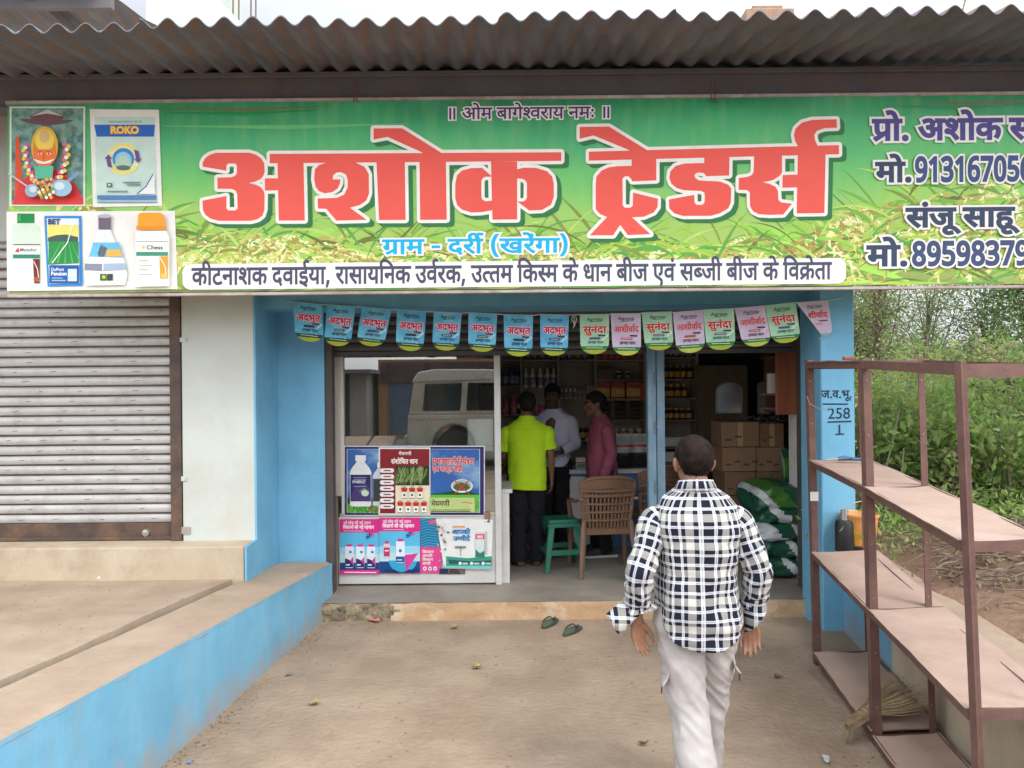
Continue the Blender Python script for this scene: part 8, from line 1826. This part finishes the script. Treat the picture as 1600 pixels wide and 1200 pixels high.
rg = [(0.79, 0.170, 0.150, -0.015), (0.90, 0.172, 0.152, -0.010), (1.00, 0.172, 0.148, -0.005), (1.10, 0.178, 0.140, -0.005), (1.19, 0.190, 0.132, -0.01), (1.28, 0.192, 0.114, -0.015), (1.33, 0.168, 0.096, -0.01), (1.37, 0.118, 0.084, 0.0), (1.395, 0.080, 0.072, 0.01)]
bo4, so4, R4 = build_person(w4, J, SK2, HAIR, fabric('maroon_shirt_cotton', (0.255, 0.068, 0.105), (0.21, 0.055, 0.088), scale=8), BLK, rings=rg, leg_r=(0.09, 0.078, 0.072), seed=11, hair_kw=dict(back_low=-0.06, tuft=0.012, front=0.058))
b = MB(); b.box((0.05, 0.108, 1.135), (0.125, 0.118, 1.175)); b.build('pocket', BLK, w4)
for k in range(2): MB().box((0.070 + k * 0.022, 0.114, 1.14), (0.080 + k * 0.022, 0.124, 1.172)).build('pocket_card', mat('bright_green_card', (0.18, 0.50, 0.12), rough=0.4), w4)
for i, (x, y, a) in enumerate(((-0.085, -0.02, -0.1), (0.085, 0.02, 0.1))):
    b = MB(); b.tube([(x - a * 0.05, y - 0.085, 0.048), (x, y + 0.03, 0.058), (x + a * 0.1, y + 0.14, 0.040), (x + a * 0.16, y + 0.215, 0.032)], [0.038, 0.049, 0.045, 0.026], 14, flat=1.0); shx = b.build('shoe', mat('dark_canvas_shoe', (0.028, 0.03, 0.034), rough=0.7), w4, smooth=True)
    b = MB(); b.prism([(x - 0.042 - a * 0.05, y - 0.12), (x + 0.042 - a * 0.05, y - 0.12), (x + 0.052, y + 0.05), (x + 0.048 + a * .12, y + 0.17), (x + 0.02 + a * 0.17, y + 0.245), (x - 0.02 + a * 0.17, y + 0.245), (x - 0.048 + a * 0.12, y + 0.17), (x - 0.052, y + 0.05)], 'z', 0.001, 0.024); b.build('sole', mat('white_rubber_sole', (0.55, 0.55, 0.53), rough=0.6), shx, bevel=0.004)
# ------------------------------------------------------------------ vegetation beyond the pillar
LEAFM = {k: mat('%s_leaves' % k, a, c, scale=3, rough=0.55, spec=0.3, contrast=(0.3, 0.7)) for k, a, c in (
    ('bright', (0.34, 0.49, 0.13), (0.25, 0.41, 0.095)), ('mid', (0.25, 0.37, 0.12), (0.185, 0.30, 0.10)), ('dark', (0.13, 0.22, 0.095), (0.095, 0.17, 0.075)),
    ('yellowish', (0.40, 0.46, 0.17), (0.32, 0.39, 0.14)), ('dry', (0.38, 0.30, 0.19), (0.29, 0.22, 0.14)))}
for m_ in LEAFM.values():
    b_ = m_.node_tree.nodes['Principled BSDF']; b_.inputs['Transmission Weight'].default_value = 0.0
    N = m_.node_tree.nodes; L = m_.node_tree.links; tl = N.new('ShaderNodeBsdfTranslucent'); mx = N.new('ShaderNodeMixShader'); mx.inputs[0].default_value = 0.42
    L.new(b_.inputs['Base Color'].links[0].from_socket, tl.inputs[0]); L.new(b_.outputs[0], mx.inputs[1]); L.new(tl.outputs[0], mx.inputs[2]); L.new(mx.outputs[0], N['Material Output'].inputs[0])
BARK = mat('grey_brown_bark', (0.20, 0.15, 0.115), (0.13, 0.10, 0.08), scale=12, rough=0.95, bump=0.3, stretch=(3, 3, 0.6))
TWIG = mat('dry_twig', (0.30, 0.235, 0.175), (0.20, 0.15, 0.11), scale=20, rough=0.95)
def leaves(b, c, n, spread, size, R, droop=0.3, mi=(0, 1), ratio=0.45):
    for k in range(n):
        p = Vector((c[0] + R.gauss(0, spread[0]), c[1] + R.gauss(0, spread[1]), c[2] + R.gauss(0, spread[2])))
        d = Vector((R.uniform(-1, 1), R.uniform(-1, 1), R.uniform(-0.8, 0.5) - droop)).normalized(); s = d.cross(Vector((R.uniform(-1, 1), R.uniform(-1, 1), R.uniform(0.2, 1)))).normalized()
        l = size * R.uniform(0.6, 1.35); w = l * ratio * 0.5; nn = d.cross(s) * w * 0.35
        b.add([p, p + d * l * 0.5 + s * w + nn, p + d * l, p + d * l * 0.5 - s * w + nn], [(0, 1, 2), (0, 2, 3)], mi[0] if R.random() < 0.6 else mi[1])
def plant(name, label, loc, h, w, seed, nst, nleaf, size, mats, group=None, cat='shrub', upright=0.7, trunk=None, base=0.12, ratio=0.45, twigs=0):
    R = random.Random(seed); t = empty(name, loc, label, cat, group); st = MB(); lf = MB()
    if trunk:
        st.tube(spline([(0, 0, -0.1), (0.03 * h * R.uniform(-1, 1), 0.02 * h, h * 0.3), (0.05 * h * R.uniform(-1, 1), 0, h * 0.62)], 8), lerp_list([trunk, trunk * 0.8, trunk * 0.45], 8), 9)
    for k in range(nst):
        a = R.uniform(0, 2 * math.pi); f = R.random(); z0 = 0.0 if not trunk else h * R.uniform(0.25, 0.62); r0 = 0.08 * w if not trunk else 0.0
        p0 = Vector((r0 * math.cos(a), r0 * math.sin(a), z0)); top = Vector((math.cos(a) * w * 0.5 * (0.25 + 0.75 * f), math.sin(a) * w * 0.5 * (0.25 + 0.75 * f), h * (1 - 0.45 * f * (1 - upright)) * R.uniform(0.72 if not trunk else 0.5, 1.0)))
        mid = p0.lerp(top, 0.5) + Vector((R.uniform(-.08, .08) * w, R.uniform(-.08, .08) * w, 0.06 * h))
        pts = spline([p0, mid, top], 7); st.tube(pts, lerp_list([(0.013 if not trunk else 0.005) * h ** 0.5, 0.002], 7), 5)
        m_ = R.randrange(len(mats)); m2 = R.randrange(len(mats)); cl = R.uniform(0.6, 1.4)
        for q in pts[2 if not trunk else 1:]:
            for _ in range(2):
                c = q + Vector((R.gauss(0, 0.075) * w, R.gauss(0, 0.075) * w, R.gauss(0, 0.05) * h))
                leaves(lf, c, int(nleaf / nst / 12 * cl) + 1, (0.045 * w + 0.03, 0.045 * w + 0.03, 0.03 * h + 0.02), size, R, mi=(m_, m2), ratio=ratio)
    for k in range(twigs):
        a = R.uniform(0, 2 * math.pi); p0 = Vector((R.gauss(0, 0.2) * w, R.gauss(0, 0.2) * w, h * R.uniform(0.3, 0.95))); d = Vector((math.cos(a), math.sin(a), R.uniform(-0.8, 0.9)))
        st.tube(spline([p0, p0 + d * 0.18 * w + Vector((0, 0, .05)), p0 + d * 0.42 * w + Vector((R.uniform(-.1, .1), 0, -0.08))], 4), [0.006, 0.005, 0.004, 0.003, 0.002], 4)
    st.build('trunk' if trunk else 'stem', BARK if trunk else TWIG, t, smooth=True); lf.build('crown' if trunk else 'foliage', [LEAFM[m_] for m_ in mats], t)
    return t
def bankz(x, y): return 0.60 + 0.05 * min(y, 8) * math.sqrt(max(0, (x - rwx(min(y, 5.75)) - 0.15) / 40)) - 0.03
BSH = 'bright green shrubs behind the rack'
for k, (px, d, h, w, lb) in enumerate(((1372, 7.3, 1.35, 1.1, 'bright green shrub nearest the blue pillar'), (1432, 8.2, 1.55, 1.3, 'bright green shrub behind the middle upright of the rack'), (1478, 6.9, 1.15, 1.2, 'leafy low shrub behind the second board of the rack'),
        (1530, 7.7, 1.35, 1.3, 'bright green shrub right of the near rack upright'), (1585, 6.6, 1.15, 1.2, 'broad leafy shrub at the right edge above the debris'), (1650, 7.6, 1.5, 1.4, 'tall bright shrub at the very right edge'), (1560, 9.3, 1.75, 1.6, 'taller half dry shrub in the second row at the right'), (1400, 9.6, 1.7, 1.5, 'green shrub with yellow flowers beside the pillar'), (1490, 10.2, 1.85, 1.7, 'yellowish green shrub in the second row behind the rack'))):
    p = P(px, 600, d); z = bankz(p.x, d)
    plant('shrub', lb, (p.x, d, z), h, w, 20 + k, 26, 2300, (0.062, 0.075, 0.09, 0.058)[k % 4], ('bright', 'mid', 'yellowish') if k not in (6, 8) else ('dry', 'yellowish', 'mid'), BSH, ratio=0.5)
b = MB(); R = random.Random(2)
for k in range(9):
    c = P(1353 + R.uniform(0, 26), 618 + R.uniform(0, 14), 8.95); 
    for j in range(5): a = j * 1.257; b.add([c, c + Vector((0.022 * math.cos(a), -0.004, 0.022 * math.sin(a))), c + Vector((0.036 * math.cos(a + 0.4), 0, 0.036 * math.sin(a + 0.4))), c + Vector((0.022 * math.cos(a + 0.8), -0.004, 0.022 * math.sin(a + 0.8)))], [(0, 1, 2, 3)])
fo2 = b.build('flower', mat('yellow_petals', (0.75, 0.52, 0.03), rough=0.6)); tag(fo2, 'cluster of small yellow flowers beside the blue pillar', 'flower')
TALL = 'trees beyond the shrubs'
for k, (px, d, h, w, mats, lb, sz, tw) in enumerate(((1375, 10.5, 4.1, 1.9, ('mid', 'dark', 'yellowish', 'dry'), 'thin feathery tree with dry vines rising beside the blue pillar', 0.055, 70), (1450, 12.0, 3.9, 1.7, ('mid', 'yellowish'), 'thin feathery tree letting the sky through behind the rack', 0.05, 40), (1545, 11.4, 3.3, 1.6, ('mid', 'dark'), 'mid green feathery tree over the near rack upright', 0.055, 30),
        (1618, 10.5, 4.6, 2.6, ('dark', 'dark', 'mid'), 'dark dense tree at the right edge under the signboard', 0.075, 12), (1350, 14.0, 3.6, 1.5, ('mid', 'dark'), 'dark tree far behind the blue pillar', 0.075, 10), (1470, 17.0, 2.5, 2.2, ('dark', 'mid', 'mid'), 'broad dark tree far off behind the feathery ones', 0.085, 5), (1665, 16.0, 4.6, 2.2, ('dark', 'mid'), 'tall dark tree far off at the right edge', 0.085, 5))):
    p = P(px, 600, d); z = bankz(p.x, d)
    plant('tree', lb, (p.x, d, z), h, w, 60 + k, 22 if k < 3 else 34, 4600 if k < 3 else 6500, sz, mats, TALL, 'tree', upright=0.5, trunk=0.05 if k < 3 else 0.09, twigs=tw, ratio=0.32 if k < 3 else 0.45)
for k, (px, d) in enumerate(((1395, 24), (1500, 22), (1590, 25), (1690, 23), (1330, 27), (1450, 30), (1560, 31))):
    p = P(px, 600, d); plant('tree', ['round dark tree on the skyline behind the pillar', 'low wide tree on the skyline behind the rack', 'dark tree on the skyline right of the near rack upright', 'skyline tree outside the right edge', 'skyline tree hidden behind the pillar', 'pale far tree between two skyline trees', 'pale far tree at the right of the skyline'][k], (p.x, d, 0.9), 1.7 + 0.4 * (k % 3), 5.0, 90 + k, 40, 3600, 0.20, ('mid', 'dark'), 'trees on the skyline', 'tree', upright=0.3, trunk=0.12)
for k, (px0, py0, px1, py1, d, lb) in enumerate(((1355, 820, 1405, 640, 6.6, 'bare brown stalk standing behind the far end of the rack'), (1385, 850, 1412, 700, 6.4, 'short bare stalk among the shrubs'), (1560, 560, 1615, 690, 8.2, 'long bare stick slanting at the right edge'), (1430, 640, 1450, 520, 8.6, 'thin pale stalk crossing the feathery trees'))):
    A = P(px0, py0, d); Bq = P(px1, py1, d); m_ = A.lerp(Bq, 0.5) + Vector((0.03, 0, 0.02)); tag(MB().tube(spline([A, m_, Bq], 8), lerp_list([0.012, 0.006], 8), 6).build('stalk', TWIG, smooth=True), lb, 'stalk')
b = MB()
for k in range(6): A = P(1505, 597 + k * 2, 9.0 + 0.1 * k); Bq = P(1640, 588 + k * 5, 9.2); b.tube(spline([A, A.lerp(Bq, .5) + Vector((0, 0, R.uniform(-.04, .04))), Bq], 6), 0.035, 6)
tag(b.build('log_pile', mat('grey_weathered_timber', (0.25, 0.215, 0.18), (0.16, 0.13, 0.11), scale=9, rough=0.95, stretch=(0.4, 3, 3)), smooth=True), 'grey weathered poles stacked between the shrubs at the right edge', 'timber')
# weeds, brushwood and pebbles
b = MB()
for k in range(760):
    x = R.uniform(2.5, 6.0); y = R.uniform(4.9, 8.0)
    if (x - 3.3) ** 2 + (y - 4.6) ** 2 < 0.75: continue
    leaves(b, (x, y, bankz(x, y) + 0.10 + R.uniform(0, 0.22)), 14, (0.07, 0.07, 0.06), 0.06, R, mi=(R.randrange(3), R.randrange(3)))
tag(b.build('weeds', [LEAFM['bright'], LEAFM['mid'], LEAFM['yellowish']]), kind='stuff')
b = MB()
for k in range(620):
    x = R.gauss(3.35, 0.7); y = R.gauss(4.7, 0.6)
    if x < rwx(min(y, 5.75)) + 0.25: continue
    z = bankz(x, y) + 0.22 * math.exp(-((x - 3.5) ** 2 / 0.6 + (y - 5.0) ** 2 / 1.2)) + 0.03 + R.random() * 0.07; a = R.uniform(0, math.pi); l = R.uniform(0.03, 0.17); d = Vector((math.cos(a), math.sin(a), R.uniform(-.35, .35)))
    p = Vector((x, y, z)); b.tube([p - d * l, p + Vector((0, 0, 0.02)), p + d * l], [0.003, 0.005, 0.002], 4, mi=0 if R.random() < 0.35 else 1)
    leaves(b, p, 3, (0.06, 0.06, 0.02), 0.06, R, mi=(2, 2))
tag(b.build('brushwood', [TWIG, BARK, LEAFM['dry']]), kind='stuff')
b = MB(); b.tube(spline([P(1490, 945, 4.9), P(1530, 925, 5.0), P(1566, 897, 5.1)], 8), lerp_list([0.016, 0.010], 8), 7); b.tube([P(1530, 925, 5.0), P(1545, 925, 5.0)], 0.008, 6); tag(b.build('branch', mat('bleached_branch', (0.55, 0.48, 0.40), (0.45, 0.38, 0.31), scale=12, rough=0.9), smooth=True), 'bleached forked branch lying on the brushwood at the right', 'branch')
b = MB(); q = P(1590, 978, 4.2); b.grid(lambda u, v: (q.x + 0.09 * u, q.y + 0.07 * v, q.z + 0.02 * math.sin(u * 4) + 0.012 * math.cos(v * 5)), 6, 6); tag(b.build('paper_scrap', ink((0.72, 0.62, 0.60)), smooth=True), 'pale pink paper scrap on the brushwood at the right edge', 'paper')
def pebbles(name, n, region, size, seed, m_):
    R = random.Random(seed); b = MB()
    for k in range(n):
        x, y, z = region(R); s = size * R.uniform(0.4, 1.0) ** 1.5
        o = len(b.v); b.sphere((0, 0, 0), (s, s * R.uniform(.6, 1), s * 0.55), 6, 4)
        for i in range(o, len(b.v)): v = b.v[i]; b.v[i] = (x + v[0] * (1 + 0.3 * noise.noise((v[0] * 90, k, 0))), y + v[1], z + v[2])
    tag(b.build(name, m_, smooth=True), kind='stuff')
PEB = mat('earthy_pebbles', (0.34, 0.25, 0.18), (0.20, 0.14, 0.10), scale=40, rough=0.95)
def r_fore(R):
    if R.random() < 0.35:
        y = R.uniform(2.2, 6.05); return (lwx(y) + abs(R.gauss(0, 0.08)) + 0.01, y, 0.008)
    if R.random() < 0.35: return (R.uniform(-1.5, 2.3), 6.08 - abs(R.gauss(0, 0.06)), 0.008)
    return (R.uniform(-1.8, 2.3), R.uniform(2.0, 6.05), 0.009)
pebbles('grit', 1300, r_fore, 0.0085, 3, PEB)
pebbles('grit', 420, lambda R: (R.uniform(-6, -2.1), R.uniform(2.5, 5.55), 0), 0.006, 4, PEB); COL.objects[-1]
g_ = [o for o in COL.objects if o.name.startswith('grit.')][0]
for v in g_.data.vertices: v.co.z += 0.490 + (5.6 - v.co.y) * 0.050
def litter(name, px, py, label, kind, z=0.012, d=None, s=1.0, seed=0):
    dy = (py - 600) + ROLL * (px - 800); d = d or (EYE - z) * FPX / dy; q = P(px, py, d); q.z = z; R = random.Random(seed); b = MB()
    if kind == 'leaf':
        for j in range(3):
            a = R.uniform(0, 6.28); b.grid(lambda u, v: (q.x + s * (0.028 * math.cos(a) * (u - .5) * 2 - 0.014 * math.sin(a) * (v - .5) * 2 * math.sin(math.pi * u) + 0.012 * j), q.y + s * (0.028 * math.sin(a) * (u - .5) * 2 + 0.014 * math.cos(a) * (v - .5) * 2 * math.sin(math.pi * u)), q.z + s * (0.026 * (u - .5) ** 2 * 2 + 0.018 * (v - .5) ** 2 * 2 + 0.004 * j)), 6, 5)
        m_ = mat('pale_dry_leaf', (0.46, 0.37, 0.17), (0.34, 0.25, 0.11), scale=30, rough=0.8) if seed % 2 else LEAFM['dry']
    else:
        a = R.uniform(0, 3.1); b.grid(lambda u, v: (q.x + s * (0.10 * (u - .5) * math.cos(a) - 0.04 * (v - .5) * math.sin(a)), q.y + s * (0.10 * (u - .5) * math.sin(a) + 0.04 * (v - .5) * math.cos(a)), q.z + s * (0.014 + 0.012 * math.sin(u * 7 + seed) * math.cos(v * 5))), 9, 7); m_ = kind
    tag(b.build(name, m_, smooth=True), label, 'litter')
litter('dry_leaf', 708, 982, 'curled dry leaf on the ground left of the sandals', 'leaf', seed=1)
litter('dry_leaf', 742, 1044, 'yellowish curled leaf in the middle of the forecourt', 'leaf', seed=3)
litter('dry_leaf', 488, 1101, 'curled leaf on the ground near the low blue wall', 'leaf', seed=5)
litter('dry_leaf', 1003, 1163, 'dry leaf on the ground at the feet of the man in checks', 'leaf', seed=2, s=0.7)
litter('dry_leaf', 1212, 1059, 'dry leaf on the ground between the man in checks and the rack', 'leaf', seed=4, s=0.8)
litter('wrapper', 584, 971, 'red and white wrapper lying against the step', ink((0.52, 0.20, 0.17)), seed=6, s=1.1)
litter('wrapper', 452, 1055, 'small grey wrapper beside the low blue wall', ink((0.18, 0.20, 0.20)), seed=7, s=0.6)
litter('wrapper', 297, 1191, 'tiny blue wrapper on the ground at the bottom left', ink((0.12, 0.22, 0.50)), seed=8, s=0.35)
litter('wrapper', 1291, 1188, 'crumpled silver wrapper under the near end of the rack', ink((0.5, 0.5, 0.5)), seed=9, s=0.7)
litter('paper_scrap', 154, 904, 'small white paper scrap on the raised platform', ink((0.75, 0.75, 0.72)), z=0.512, seed=10, s=0.45)
for k, (px, py, rz) in enumerate(((859, 976, 62), (894, 988, 55))):
    z = 0.009; d = (EYE - z) * FPX / ((py - 600) + ROLL * (px - 800)); q = P(px, py, d)
    t = empty('sandal', (q.x, q.y, z), ['dark green flip flop nearer the step', 'dark green flip flop nearer the man in checks'][k], 'sandal', 'pair of flip flops', rz=rad(rz))
    ol = [(0.125 * math.cos(a), (0.043 + 0.010 * math.cos(a)) * math.sin(a) - 0.004 * math.cos(a * 2)) for a in [2 * math.pi * i / 26 for i in range(26)]]
    MB().prism(ol, 'z', 0.0, 0.020).build('sole', mat('dark_green_rubber', (0.035, 0.055, 0.04), (0.05, 0.065, 0.045), scale=20, rough=0.7), t, bevel=0.004)
    MB().prism([(x * 0.93, y * 0.88) for x, y in ol], 'z', 0.0205, 0.0225).build('insole', mat('worn_green_insole', (0.085, 0.115, 0.075), (0.06, 0.08, 0.055), scale=14, rough=0.85), t)
    b = MB()
    for s in (-1, 1): b.tube(spline([(0.070, 0.0, 0.022), (0.045, s * 0.022, 0.048), (-0.005, s * 0.045, 0.030), (-0.025, s * 0.044, 0.012)], 10), lerp_list([0.005, 0.0085, 0.007], 10), 8, flat=0.6)
    b.build('strap', mat('black_green_strap', (0.025, 0.035, 0.03), rough=0.6), t, smooth=True)

# ------------------------------------------------------------------ above the awning
tw = empty('stair_tower', (0, 0, 0), 'pale greenish white tower rising behind the awning at the top left', 'building')
A = [P(x, y, 9.0) for x, y in ((228, 90), (388, 90), (388, 46), (330, -12), (330, -70), (228, -70))]
MB().prism([(p.x, p.z) for p in A], 'y', 9.0, 10.0).build('wall', mat('pale_mint_plaster', (0.52, 0.575, 0.52), (0.47, 0.52, 0.47), scale=2, rough=0.9), tw)
for x in (364, 373, 392, 399.5): p = P(x, 60, 9.4); MB().tube([p, P(x + 0.6, -90, 9.4)], 0.010, 6).build('rebar', BARK, tw)
ur = empty('upper_roof', (0, 0, 0), 'grey sloping sheet roof above the awning at the far top left', 'roof')
c0, c1, c2, c3 = P(-420, 52, 7.6), P(262, 50, 7.6), P(108, -48, 6.6), P(-420, -48, 6.6)
b = MB()
def uroof(u, v):
    p = (c0 * (1 - u) + c1 * u) * (1 - v) + (c3 * (1 - u) + c2 * u) * v; p.z += 0.02 * math.cos(p.x * 39); return tuple(p)
b.grid(uroof, 220, 5); b.build('sheet', M['asbestos'], ur, smooth=True)
MB().bar(P(40, -12, 6.86), P(128, 60, 7.5), 0.07).build('rafter', M['beam'], ur); MB().bar(P(-420, 8, 6.95), P(176, 4, 6.95), 0.06, 0.12).build('purlin', M['beam'], ur)
b = MB(); a = P(1166, 60, 9.0); c = P(1242, 12, 9.0); b.box((a.x, 9.0, 4.3), (c.x, 9.5, c.z)); b.box((P(1178, 20, 9.0).x, 9.05, c.z), (P(1226, 20, 9.0).x, 9.4, c.z + 0.06)); tag(b.build('brick_pillar', mat('raw_orange_brick', (0.36, 0.24, 0.17), (0.27, 0.17, 0.12), scale=8, rough=0.95, bump=0.3), bevel=0.01), 'unfinished brick pillar showing above the awning right of centre', 'pillar')
tag(MB().tube(spline([P(1503, 20, 5.2), P(1511, -10, 5.3), P(1530, -80, 5.6)], 8), 0.006, 6).build('cable', BARK, smooth=True), 'thin cable rising from the awning at the top right', 'cable')

# ------------------------------------------------------------------ the road behind the camera, seen mirrored in the shop glass
b = MB(); b.box((-60, -9.5, -0.5), (60, -1.0, 0.27)); tag(b.build('road', mat('dusty_asphalt', (0.14, 0.125, 0.11), (0.10, 0.09, 0.08), scale=8, rough=0.9)), kind='structure')
b = MB(); b.add([(-60, -1.0, 0.27), (60, -1.0, 0.27), (60, 0.3, -0.02), (-60, 0.3, -0.02)], [(0, 1, 2, 3)]); tag(b.build('road_shoulder', M['ground']), kind='structure')
sv = empty('parked_car', (0, -2.6, 0.27), 'cream and white boxy car on the road, seen mirrored in the shop glass', 'car')
CRP = mat('cream_car_paint', (0.58, 0.545, 0.46), (0.53, 0.49, 0.41), scale=2, rough=0.3, coat=0.4, dirt=(0.30, 0.22, 0.15), dscale=2, damt=0.6); WHP = mat('white_car_paint', (0.62, 0.60, 0.55), rough=0.3, coat=0.4); GLS = mat('dark_car_glass', (0.02, 0.022, 0.025), rough=0.05, spec=0.6); TYR = mat('black_tyre', (0.02, 0.02, 0.02), rough=0.85)
YS_ = 0.86
prof = [(-2.02, 0.45), (-2.06, 0.62), (-2.04, 1.02), (1.0, 1.02), (1.15, 1.06), (2.15, 0.98), (2.25, 0.85), (2.25, 0.45)]
arch_ = lambda cx: [(cx + 0.43 * math.cos(a), 0.40 + 0.43 * math.sin(a)) for a in [math.pi - math.pi * k / 10 for k in range(11)]]
low_ = [(2.25, 0.45), (1.90, 0.42)][:1] + arch_(1.45)[::-1] + arch_(-1.15)[::-1]
MB().prism(prof[:-1] + low_, 'y', -YS_, YS_).build('body', CRP, sv, bevel=0.02, segs=2)
MB().prism([(-2.03, 1.02), (-1.93, 1.70), (-1.80, 1.85), (-1.5, 1.885), (0.3, 1.87), (0.55, 1.80), (1.12, 1.05), (1.0, 1.02)], 'y', -YS_ + 0.05, YS_ - 0.05).build('cabin', CRP, sv, bevel=0.03, segs=2)
MB().prism([(-1.97, 1.66), (-1.84, 1.86), (-1.5, 1.915), (0.3, 1.895), (0.62, 1.76), (0.55, 1.73)], 'y', -YS_ + 0.02, YS_ - 0.02).build('roof', WHP, sv, bevel=0.03, segs=2)
for s in (-1, 1):
    y0, y1 = (YS_ - 0.052, YS_ - 0.040) if s > 0 else (-YS_ + 0.040, -YS_ + 0.052)
    for q in ([(-1.76, 1.10), (-1.70, 1.62), (-0.98, 1.64), (-1.02, 1.10)], [(-0.90, 1.10), (-0.86, 1.64), (-0.22, 1.64), (-0.20, 1.10)], [(-0.12, 1.10), (-0.14, 1.64), (0.44, 1.62), (0.86, 1.10)]): MB().prism(q, 'y', y0, y1).build('window', GLS, sv)
    yy = s * (YS_ + 0.002)
    MB().box((-2.03, min(yy, yy - s * 0.01), 0.925), (2.2, max(yy, yy - s * 0.01) + 0.004, 0.945)).build('trim_strip', mat('bright_trim', (0.65, 0.62, 0.55), rough=0.25, metal=0.7), sv)
    for wx in (-1.15, 1.45):
        b = MB(); b.lathe([(0.20, -0.10), (0.34, -0.11), (0.365, -0.06), (0.365, 0.06), (0.34, 0.11), (0.20, 0.10)], n=28); w_ = b.build('wheel', TYR, sv, smooth=True, loc=(wx, s * (YS_ - 0.12), 0.365)); w_.rotation_euler = (rad(90), 0, 0)
        b = MB(); b.lathe([(0.0, -0.085), (0.08, -0.09), (0.2, -0.08), (0.2, 0.08), (0.08, 0.09), (0.0, 0.085)], n=20); b.build('rim', mat('grey_wheel_rim', (0.35, 0.34, 0.33), rough=0.4, metal=0.6), w_, smooth=True)
        MB().prism([(wx + 0.46 * math.cos(a), 0.40 + 0.46 * math.sin(a)) for a in [math.pi * k / 10 for k in range(11)]] + [(wx + 0.52 * math.cos(a), 0.40 + 0.52 * math.sin(a)) for a in [math.pi - math.pi * k / 10 for k in range(11)]], 'y', s * YS_ - 0.02, s * YS_ + 0.03).build('wheel_arch', CRP, sv)
MB().box((-2.12, -0.82, 0.45), (-2.0, 0.82, 0.62)).build('bumper', CRP, sv, bevel=0.02)
MB().box((-2.05, YS_ - 0.12, 0.68), (-2.0, YS_ - 0.02, 0.86)).build('tail_lamp', mat('red_tail_lamp', (0.35, 0.02, 0.02), rough=0.3), sv)
def opp(name, x0, x1, y, z1, m_, label, doors=0, roof=None, canopy=None):
    t = empty(name, (0, 0, 0), label, 'building'); MB().box((x0, y - 4, -0.3), (x1, y, z1)).build('wall', m_, t)
    for k in range(doors):
        w = (x1 - x0) / doors; xa = x0 + w * (k + 0.18); MB().box((xa, y, 0.27), (xa + w * 0.6, y + 0.03, 2.25)).build('door', [mat('dull_blue_shutter', (0.10, 0.15, 0.24), rough=0.6), mat('doorway_dark_panel', (0.03, 0.025, 0.02), rough=0.9), mat('ochre_shutter', (0.40, 0.22, 0.07), rough=0.7)][k % 3], t)  # the near-black panel imitates the dark inside an open doorway
    if roof: MB().box((x0 - 0.3, y - 4.2, z1), (x1 + 0.3, y + 0.9, z1 + 0.12)).build('roof', roof, t)
    if canopy: MB().box((x0 + 0.1, y + 0.02, z1 - 0.75), (x1 - 0.1, y + 0.10, z1 - 0.1)).build('sign_panel', canopy, t)
opp('shop_building', -4.4, 1.5, -12.0, 2.72, mat('orange_ochre_plaster', (0.42, 0.24, 0.13), (0.35, 0.19, 0.10), scale=2, rough=0.9), 'ochre shop across the road, mirrored in the glass', 3, None, mat('dark_sign_panel', (0.10, 0.06, 0.06), (0.07, 0.05, 0.06), scale=3, rough=0.5))
opp('shed', -9.5, -4.6, -11.0, 2.25, mat('grey_shed_wall', (0.46, 0.44, 0.40), (0.36, 0.34, 0.31), scale=2, rough=0.9), 'grey shed with blue shutters across the road, mirrored in the glass', 2, M['asbestos'])
opp('brick_building', -2.0, 9.0, -14.5, 5.4, mat('dark_brick_wall', (0.17, 0.10, 0.075), (0.13, 0.075, 0.06), scale=14, rough=0.9), 'tall dark brick building across the road, mirrored in the glass')
plant('tree', 'overhanging tree across the road, mirrored in the top of the glass', (-7.6, -9.9, 0.2), 4.6, 4.2, 140, 40, 5200, 0.16, ('dark', 'mid'), None, 'tree', upright=0.2, trunk=0.12)
# dark rods of the showcase behind the pane
for px in (608, 667): p = P(px, 620, 6.72); MB().box((p.x - 0.020, 6.71, 0.93), (p.x + 0.020, 6.74, 2.15)).build('inner_rod', mat('dark_showcase_rod', (0.06, 0.035, 0.03), rough=0.6), dc)
